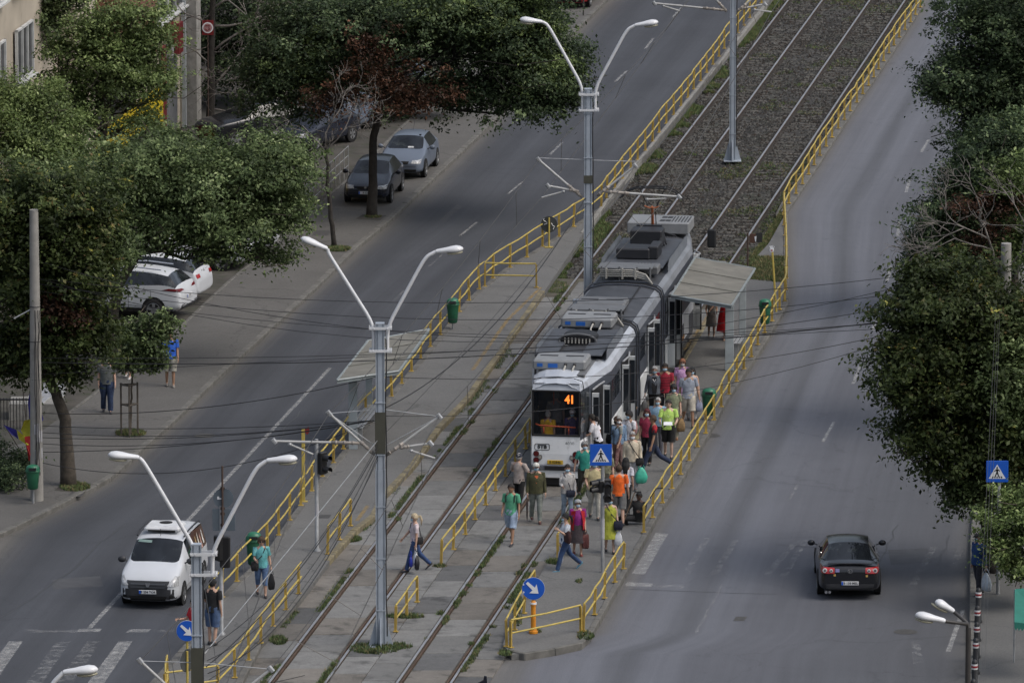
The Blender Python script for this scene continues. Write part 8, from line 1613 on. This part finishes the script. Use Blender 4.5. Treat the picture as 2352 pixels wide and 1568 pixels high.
# reddish bare-branched crown and the right hand trees
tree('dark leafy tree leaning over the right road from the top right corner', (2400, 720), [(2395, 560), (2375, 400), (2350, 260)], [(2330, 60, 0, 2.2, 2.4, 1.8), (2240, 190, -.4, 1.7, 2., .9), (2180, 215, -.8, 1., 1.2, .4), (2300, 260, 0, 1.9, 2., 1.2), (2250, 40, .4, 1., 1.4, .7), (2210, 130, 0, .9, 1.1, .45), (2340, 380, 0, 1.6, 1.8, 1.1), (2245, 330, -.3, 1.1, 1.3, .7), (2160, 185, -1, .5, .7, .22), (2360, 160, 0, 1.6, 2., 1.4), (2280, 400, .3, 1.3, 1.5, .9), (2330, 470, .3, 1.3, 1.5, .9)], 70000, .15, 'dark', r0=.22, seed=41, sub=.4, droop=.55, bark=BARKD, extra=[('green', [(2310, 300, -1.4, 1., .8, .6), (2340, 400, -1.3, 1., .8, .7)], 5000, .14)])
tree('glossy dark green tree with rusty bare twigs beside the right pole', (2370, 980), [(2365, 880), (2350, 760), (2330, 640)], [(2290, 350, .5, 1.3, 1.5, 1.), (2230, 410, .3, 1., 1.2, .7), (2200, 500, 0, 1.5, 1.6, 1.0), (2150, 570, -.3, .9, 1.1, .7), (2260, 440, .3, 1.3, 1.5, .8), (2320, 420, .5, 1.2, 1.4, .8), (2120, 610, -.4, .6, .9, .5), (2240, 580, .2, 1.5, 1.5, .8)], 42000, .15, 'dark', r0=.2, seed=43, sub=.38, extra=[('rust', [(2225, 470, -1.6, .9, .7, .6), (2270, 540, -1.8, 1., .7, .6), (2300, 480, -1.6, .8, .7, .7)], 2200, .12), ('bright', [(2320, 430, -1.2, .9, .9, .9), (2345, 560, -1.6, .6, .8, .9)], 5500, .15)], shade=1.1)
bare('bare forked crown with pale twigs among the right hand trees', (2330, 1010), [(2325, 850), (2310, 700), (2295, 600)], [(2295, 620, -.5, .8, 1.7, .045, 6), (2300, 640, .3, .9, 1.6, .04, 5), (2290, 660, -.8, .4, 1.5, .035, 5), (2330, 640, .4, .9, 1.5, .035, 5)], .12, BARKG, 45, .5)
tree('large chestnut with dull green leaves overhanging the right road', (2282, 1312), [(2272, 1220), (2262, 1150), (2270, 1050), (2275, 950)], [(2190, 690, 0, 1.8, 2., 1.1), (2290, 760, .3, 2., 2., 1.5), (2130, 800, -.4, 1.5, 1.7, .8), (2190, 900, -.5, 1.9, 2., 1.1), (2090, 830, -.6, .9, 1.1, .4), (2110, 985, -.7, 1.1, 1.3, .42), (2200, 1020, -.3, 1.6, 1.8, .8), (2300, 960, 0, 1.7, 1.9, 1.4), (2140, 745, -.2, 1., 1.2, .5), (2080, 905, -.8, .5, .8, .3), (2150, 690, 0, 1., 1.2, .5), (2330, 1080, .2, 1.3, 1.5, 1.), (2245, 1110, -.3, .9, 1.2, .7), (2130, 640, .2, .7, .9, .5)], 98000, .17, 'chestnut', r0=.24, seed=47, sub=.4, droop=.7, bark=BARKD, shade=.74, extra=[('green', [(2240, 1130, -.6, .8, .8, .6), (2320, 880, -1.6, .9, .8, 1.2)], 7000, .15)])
tree('small bright yellow green tree at the right edge under the crossing sign', (2390, 1390), [(2388, 1330), (2375, 1260)], [(2340, 1200, -.3, .9, 1., .6), (2310, 1255, -.5, .6, .7, .35), (2350, 1300, -.3, .6, .8, .55), (2285, 1245, -.6, .3, .4, .2), (2375, 1160, 0, .9, 1., .6)], 11000, .13, 'bright', r0=.09, seed=51, sub=.28, droop=.5, shade=1.1)
# undergrowth behind the left fence
leaves_t = thing('hedge', 'dark hedge behind a low fence at the left edge', 'hedge', G(10, 1090, .1)); leaves('foliage', [(G(5, 1095, .45), .8, .8, .5), (G(45, 1060, .35), .5, .9, .4), (G(-30, 1050, .6), .7, .9, .7)], LM['dark'], 9000, .1, leaves_t, leaves_t.location, 61, .3, .3)
lb = MB(); lb.tube([(-.6, 0, 0), (-.5, 0, .7)], .02, 5); lb.build('stem', BARKD, leaves_t)
t = thing('iron_fence', 'low dark iron fence by the flags at the left edge', 'fence', G(-10, 1030, .1)); n = 12; a, c = G(-20, 985, .1) - t.location, G(68, 985, .1) - t.location
MB().tube([a + Vector((0, 0, .9)), c + Vector((0, 0, .9))], .03, 5).build('rail', BLACKM, t); [MB().tube([a + (c - a) * k / n, a + (c - a) * k / n + Vector((0, 0, .95))], .012, 4).build('bar', BLACKM, t) for k in range(n + 1)]
FB, FY, FRD = M('flag_blue', (.05, .045, .3), rough=.8, var=.2), M('flag_yellow', (.5, .45, .04), rough=.8, var=.2), M('flag_red', (.42, .03, .03), rough=.8, var=.2)
b = G(62, 1078, .1)
for lab, bands in (('upper tricolour flag leaning left of the concrete pole', (((76, 866), (68, 945), (96, 985), (104, 962)), )), ('lower tricolour flag drooping towards the left edge', ())):
    t = thing('flag', lab, 'flag', b, 0, 'blue yellow and red flags'); Q = lambda x, y, d=0: P(x, y, b.y + d) - b
    if bands:
        F_ = [('blue_band', FB, [(78, 867), (68, 925), (74, 975 - 0), (92, 985), (104, 962)]), ('yellow_band', FY, [(60, 965), (72, 938 + 25), (84, 968), (82, 1000), (60, 1003), (52, 988)]), ('red_band', FRD, [(60, 1003), (82, 998), (98, 1010), (102, 1042), (90, 1020), (80, 1024), (79, 1058), (70, 1058)])]
    else: F_ = [('blue_band', FB, [(8, 975), (38, 987), (42, 1008), (26, 997)]), ('yellow_band', FY, [(38, 987), (56, 1000), (78, 1022), (62, 1022), (44, 1009)]), ('red_band', FRD, [(60, 1021), (76, 1022), (80, 1056), (73, 1058)])]
    dx = -32; dy_ = -2 - 20 + 6
    for nm, m_, V_ in F_:
        pts = [Q(x - (4 if bands else 0), y, .1 * k_ % .3 - .6) for k_, (x, y) in enumerate(V_)]
        MB().add([tuple(p) for p in pts], [tuple(range(len(pts)))]).build(nm, m_, t)
    MB().tube([Q(70, 1072), Q(50 if bands else 10, 868 if bands else 975)], .015, 5).build('staff', WD, t)
t = thing('kiosk', 'pale grey low kiosk roof partly hidden by the chestnut', 'kiosk', G(120, 965, .1)); o = Vector(t.location); Y = t.location.y
W_ = [P(98, 925, Y) - o, P(150, 880, Y + 3) - o, P(150, 905, Y + 3) - o, P(100, 960, Y) - o]
MB().add([tuple(w_) for w_ in W_], [(0, 1, 2, 3)]).build('side_panel', M('kiosk_white', (.42, .44, .46), rough=.6), t); MB().add([tuple(P(x, y, Y + d) - o) for x, y, d in ((40, 930, .5), (98, 925, 0), (150, 880, 3), (100, 880, 3.5))], [(0, 1, 2, 3)]).build('roof', M('kiosk_roof', (.3, .31, .33), rough=.6), t); MB().box((-.5, .6, .25), (1.6, 1.2, .5)).build('base', CONC, t)
# ================================================================== BUILDING, upper left
A0 = G(-120, 760, .12); A1 = G(432, 282, .12); dF = (A1 - A0).normalized(); nF = Vector((dF.y, -dF.x, 0)); LF = (A1 - A0).length; HB = 16.
bld = thing('apartment_building', 'beige apartment block with white framed windows and shops behind the left trees', 'building', A0, math.atan2(dF.y, dF.x))
PLA = M('plaster_beige', (.42, .37, .3), rough=.9, var=.12, scale=.8, dirt_or_sheen=((.26, .23, .19), 1., .58)); BRK = M('brick_dull', (.17, .075, .05), rough=.9, var=.25, scale=3); WF = M('window_frame_white', (.55, .56, .56), rough=.5); PANE = M('window_pane', (.02, .022, .025), rough=.06, var=.5); SHP = M('shop_dark', (.03, .03, .032), rough=.4, var=.3); STO = M('stone_base', (.28, .27, .25), rough=.9, var=.25, bump=.5)
MB().box((LF / 2, 4.03, HB / 2), (LF, 7.94, HB)).build('wall', PLA, bld)
def q(y0): return y0
def onf(x, y):          # position along the facade hit by the sight line through (x,y): (s, z)
    d = _ray(x, y); t_ = ((A0 - Vector((0, 0, HC))).dot(nF)) / d.dot(nF); p = Vector((0, 0, HC)) + d * t_; return (p - A0).dot(dF), p.z - .12
def slab(name, s0, s1, z0, z1, dep, mat, out=0., parent=bld): return MB().box(((s0 + s1) / 2, -out - dep / 2 + .0, (z0 + z1) / 2), (abs(s1 - s0), dep, abs(z1 - z0))).build(name, mat, parent)
def window(s0, z0, w_, h_, n=2):
    f = MB(); sc_ = .07
    for k in range(n + 1): f.box((s0 + w_ * k / n, -.06, z0 + h_ / 2), (sc_, .1, h_ + sc_))
    f.box((s0 + w_ / 2, -.06, z0), (w_ + sc_, .1, sc_)); f.box((s0 + w_ / 2, -.06, z0 + h_), (w_ + sc_, .1, sc_)); o = f.build('window', WF, bld); MB().box((s0 + w_ / 2, -.03, z0 + h_ / 2), (w_, .02, h_)).build('pane', PANE, o); MB().box((s0 + w_ / 2, -.12, z0 - .1), (w_ + .3, .24, .07)).build('sill', WF, o)
s_a, z_a = onf(35, 190); s_b, z_b = onf(130, 75); s_c, _ = onf(178, 100); s_d, _ = onf(215, 100)
for zz in (z_a, z_a + 3.1, z_a + 6.2): window(s_a, zz, 2.6, 1.7, 3); window(s_a - 4.5, zz, 2.6, 1.7, 3)
s1, _ = onf(136, 150); s2, _ = onf(182, 150); slab('pilaster', s1, s2, .0, HB, .55, PLA)
s3, z3 = onf(186, 130); window(s3 + .15, z3 - 1.6, .9, 3.4, 1)
s5, z5 = onf(222, 90); s6, _ = onf(310, 30); slab('balcony_wall', s5, s6, z5 - 1.5, z5 + 3.5, .8, BRK); slab('balcony_recess', s5, s6, z5 - 3.4, z5 - 1.6, .02, SHP)
s7, z7 = onf(325, 80); s8, _ = onf(420, 60)
for zz in (z7, z7 + 3.1): window(s7, zz, (s8 - s7) * .98, 2.1, 5)
sy0, zy0 = onf(220, 480); sy1, zy1 = onf(368, 300)
slab('shop_front', sy0 - .3, sy1, .0, zy1 + 1.7, .12, M('shop_yellow', (.5, .38, .015), rough=.5, var=.08), .0); slab('shop_window', sy0 + .9, sy1 - .8, .5, zy1 + .6, .03, SHP, .12)
sr0, _ = onf(352, 250); slab('red_panel', sy1 + .1, sy1 + .8, 0, 3.6, .1, M('shop_red', (.13, .015, .018), rough=.5)); slab('sign_box', sy1 + .9, sy1 + 3.2, 3.1, 3.7, .3, M('shop_sign_grey', (.3, .31, .33))); slab('doorway', sy1 + .9, sy1 + 3.2, 0, 3.0, .04, M('door_grey', (.14, .145, .155), rough=.5)); slab('red_sign', sy1 + 1.2, sy1 + 2., 3.2, 4.3, .5, M('shop_red'))
slab('corner_column', LF - .9, LF + .0, 0, HB, .5, STO); slab('drainpipe', LF - 1.2, LF - 1.05, 0, HB, .15, M('pipe_pale', (.35, .38, .4)))
for s0 in (sy0 - 4., sy0 - 2.2): slab('shop_poster', s0, s0 + 1.2, 1., 2.4, .05, M('poster_%d' % int(s0 * 10 % 7), (.45, .4, .4), var=.6, scale=4))
# second, darker block further up the street, in shade
B0 = G(470, 262, .12); B1 = G(960, -90, .12); d2 = (B1 - B0).normalized(); L2 = (B1 - B0).length
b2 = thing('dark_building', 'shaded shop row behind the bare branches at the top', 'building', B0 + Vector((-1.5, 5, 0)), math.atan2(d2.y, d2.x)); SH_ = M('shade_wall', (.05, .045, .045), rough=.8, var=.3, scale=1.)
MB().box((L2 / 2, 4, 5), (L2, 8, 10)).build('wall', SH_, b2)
for k in range(int(L2 / 3.2)): f = MB().box((1.6 + k * 3.2, -.03, 1.5), (2.5, .06, 2.4)).build('shop_window', SHP, b2); MB().box((1.6 + k * 3.2, -.06, 2.95), (2.6, .1, .35)).build('sign_board', M('fascia_%d' % (k % 3), ((.12, .03, .03), (.05, .06, .12), (.16, .15, .14))[k % 3]), b2)
for k in range(int(L2 / 3.2)):
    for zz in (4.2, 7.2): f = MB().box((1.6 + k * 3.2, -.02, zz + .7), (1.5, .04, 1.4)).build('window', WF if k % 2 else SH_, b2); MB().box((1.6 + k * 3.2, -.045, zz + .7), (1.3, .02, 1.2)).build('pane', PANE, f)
b = G(800, 420, .1); t = thing('wire_fence', 'thin wire fence between the yard and the pavement, behind the hatchbacks', 'fence', b)
for k in range(12): p = G(690 + 10 * k, 508 - 9.4 * k, .1) - b; MB().tube([p, p + Vector((0, 0, 1.1))], .02, 5).build('post', GALV, t)
for h in (.4, .75, 1.08): MB().tube([G(690, 508, .1) - b + Vector((0, 0, h)), G(800, 405, .1) - b + Vector((0, 0, h))], .01, 4).build('wire', GALV, t)
# ================================================================== CAMERA, LIGHT
cam = bpy.data.cameras.new('camera'); co = bpy.data.objects.new('camera', cam); COL.objects.link(co)
cam.sensor_width = 36; cam.lens = FP / 2352 * 36; cam.clip_end = 6000; cam.clip_start = 1
co.location = (0, 0, HC); co.rotation_euler = (PI / 2 - TH, 0, 0); sc.camera = co
w = bpy.data.worlds.new('World'); sc.world = w; w.use_nodes = True; N = w.node_tree.nodes; L = w.node_tree.links
sky = N.new('ShaderNodeTexSky'); sky.sky_type = 'NISHITA'; sky.sun_disc = False
SE, SA = R(52), R(-150)
sky.sun_elevation = SE; sky.sun_rotation = R(115); sky.dust_density = 4; sky.air_density = 1.2; sky.ozone_density = 1
hs = N.new('ShaderNodeHueSaturation'); hs.inputs['Saturation'].default_value = .62
L.new(sky.outputs[0], hs.inputs['Color']); bgn = N['Background']; bgn.inputs['Strength'].default_value = .17; # broken cloud in the sky and a dim skyline all round
tc = N.new('ShaderNodeTexCoord'); sx = N.new('ShaderNodeSeparateXYZ'); L.new(tc.outputs['Generated'], sx.inputs[0])
cn = N.new('ShaderNodeTexNoise'); cn.inputs['Scale'].default_value = 3.2; cn.inputs['Detail'].default_value = 7; cn.inputs['Roughness'].default_value = .6; mp = N.new('ShaderNodeMapping'); mp.inputs['Scale'].default_value = (1, 1, 2.6); L.new(tc.outputs['Generated'], mp.inputs[0]); L.new(mp.outputs[0], cn.inputs['Vector'])
c1 = N.new('ShaderNodeMapRange'); c1.inputs['From Min'].default_value = .38; c1.inputs['From Max'].default_value = .66; c1.inputs['To Min'].default_value = .62; c1.inputs['To Max'].default_value = 1.55; L.new(cn.outputs['Fac'], c1.inputs['Value'])
h1 = N.new('ShaderNodeMapRange'); h1.inputs['From Min'].default_value = .1; h1.inputs['From Max'].default_value = .42; h1.inputs['To Min'].default_value = .16; h1.inputs['To Max'].default_value = 1; L.new(sx.outputs['Z'], h1.inputs['Value'])
ml = N.new('ShaderNodeMath'); ml.operation = 'MULTIPLY'; L.new(c1.outputs[0], ml.inputs[0]); L.new(h1.outputs[0], ml.inputs[1])
vs = N.new('ShaderNodeVectorMath'); vs.operation = 'SCALE'; L.new(hs.outputs[0], vs.inputs[0]); L.new(ml.outputs[0], vs.inputs['Scale']); L.new(vs.outputs[0], bgn.inputs['Color'])
sl = bpy.data.lights.new('sun', 'SUN'); so = bpy.data.objects.new('sun', sl); COL.objects.link(so)
sl.energy = .95; sl.angle = R(32); sl.color = (1, .96, .9)
# soft sun behind thin cloud, high on the right and slightly behind the viewer
az = R(115); d = Vector((math.sin(az) * math.cos(SE), math.cos(az) * math.cos(SE), math.sin(SE)))
so.rotation_euler = d.to_track_quat('Z', 'Y').to_euler()
sc.view_settings.view_transform = 'Standard'; sc.view_settings.look = 'None'; sc.view_settings.exposure = 0
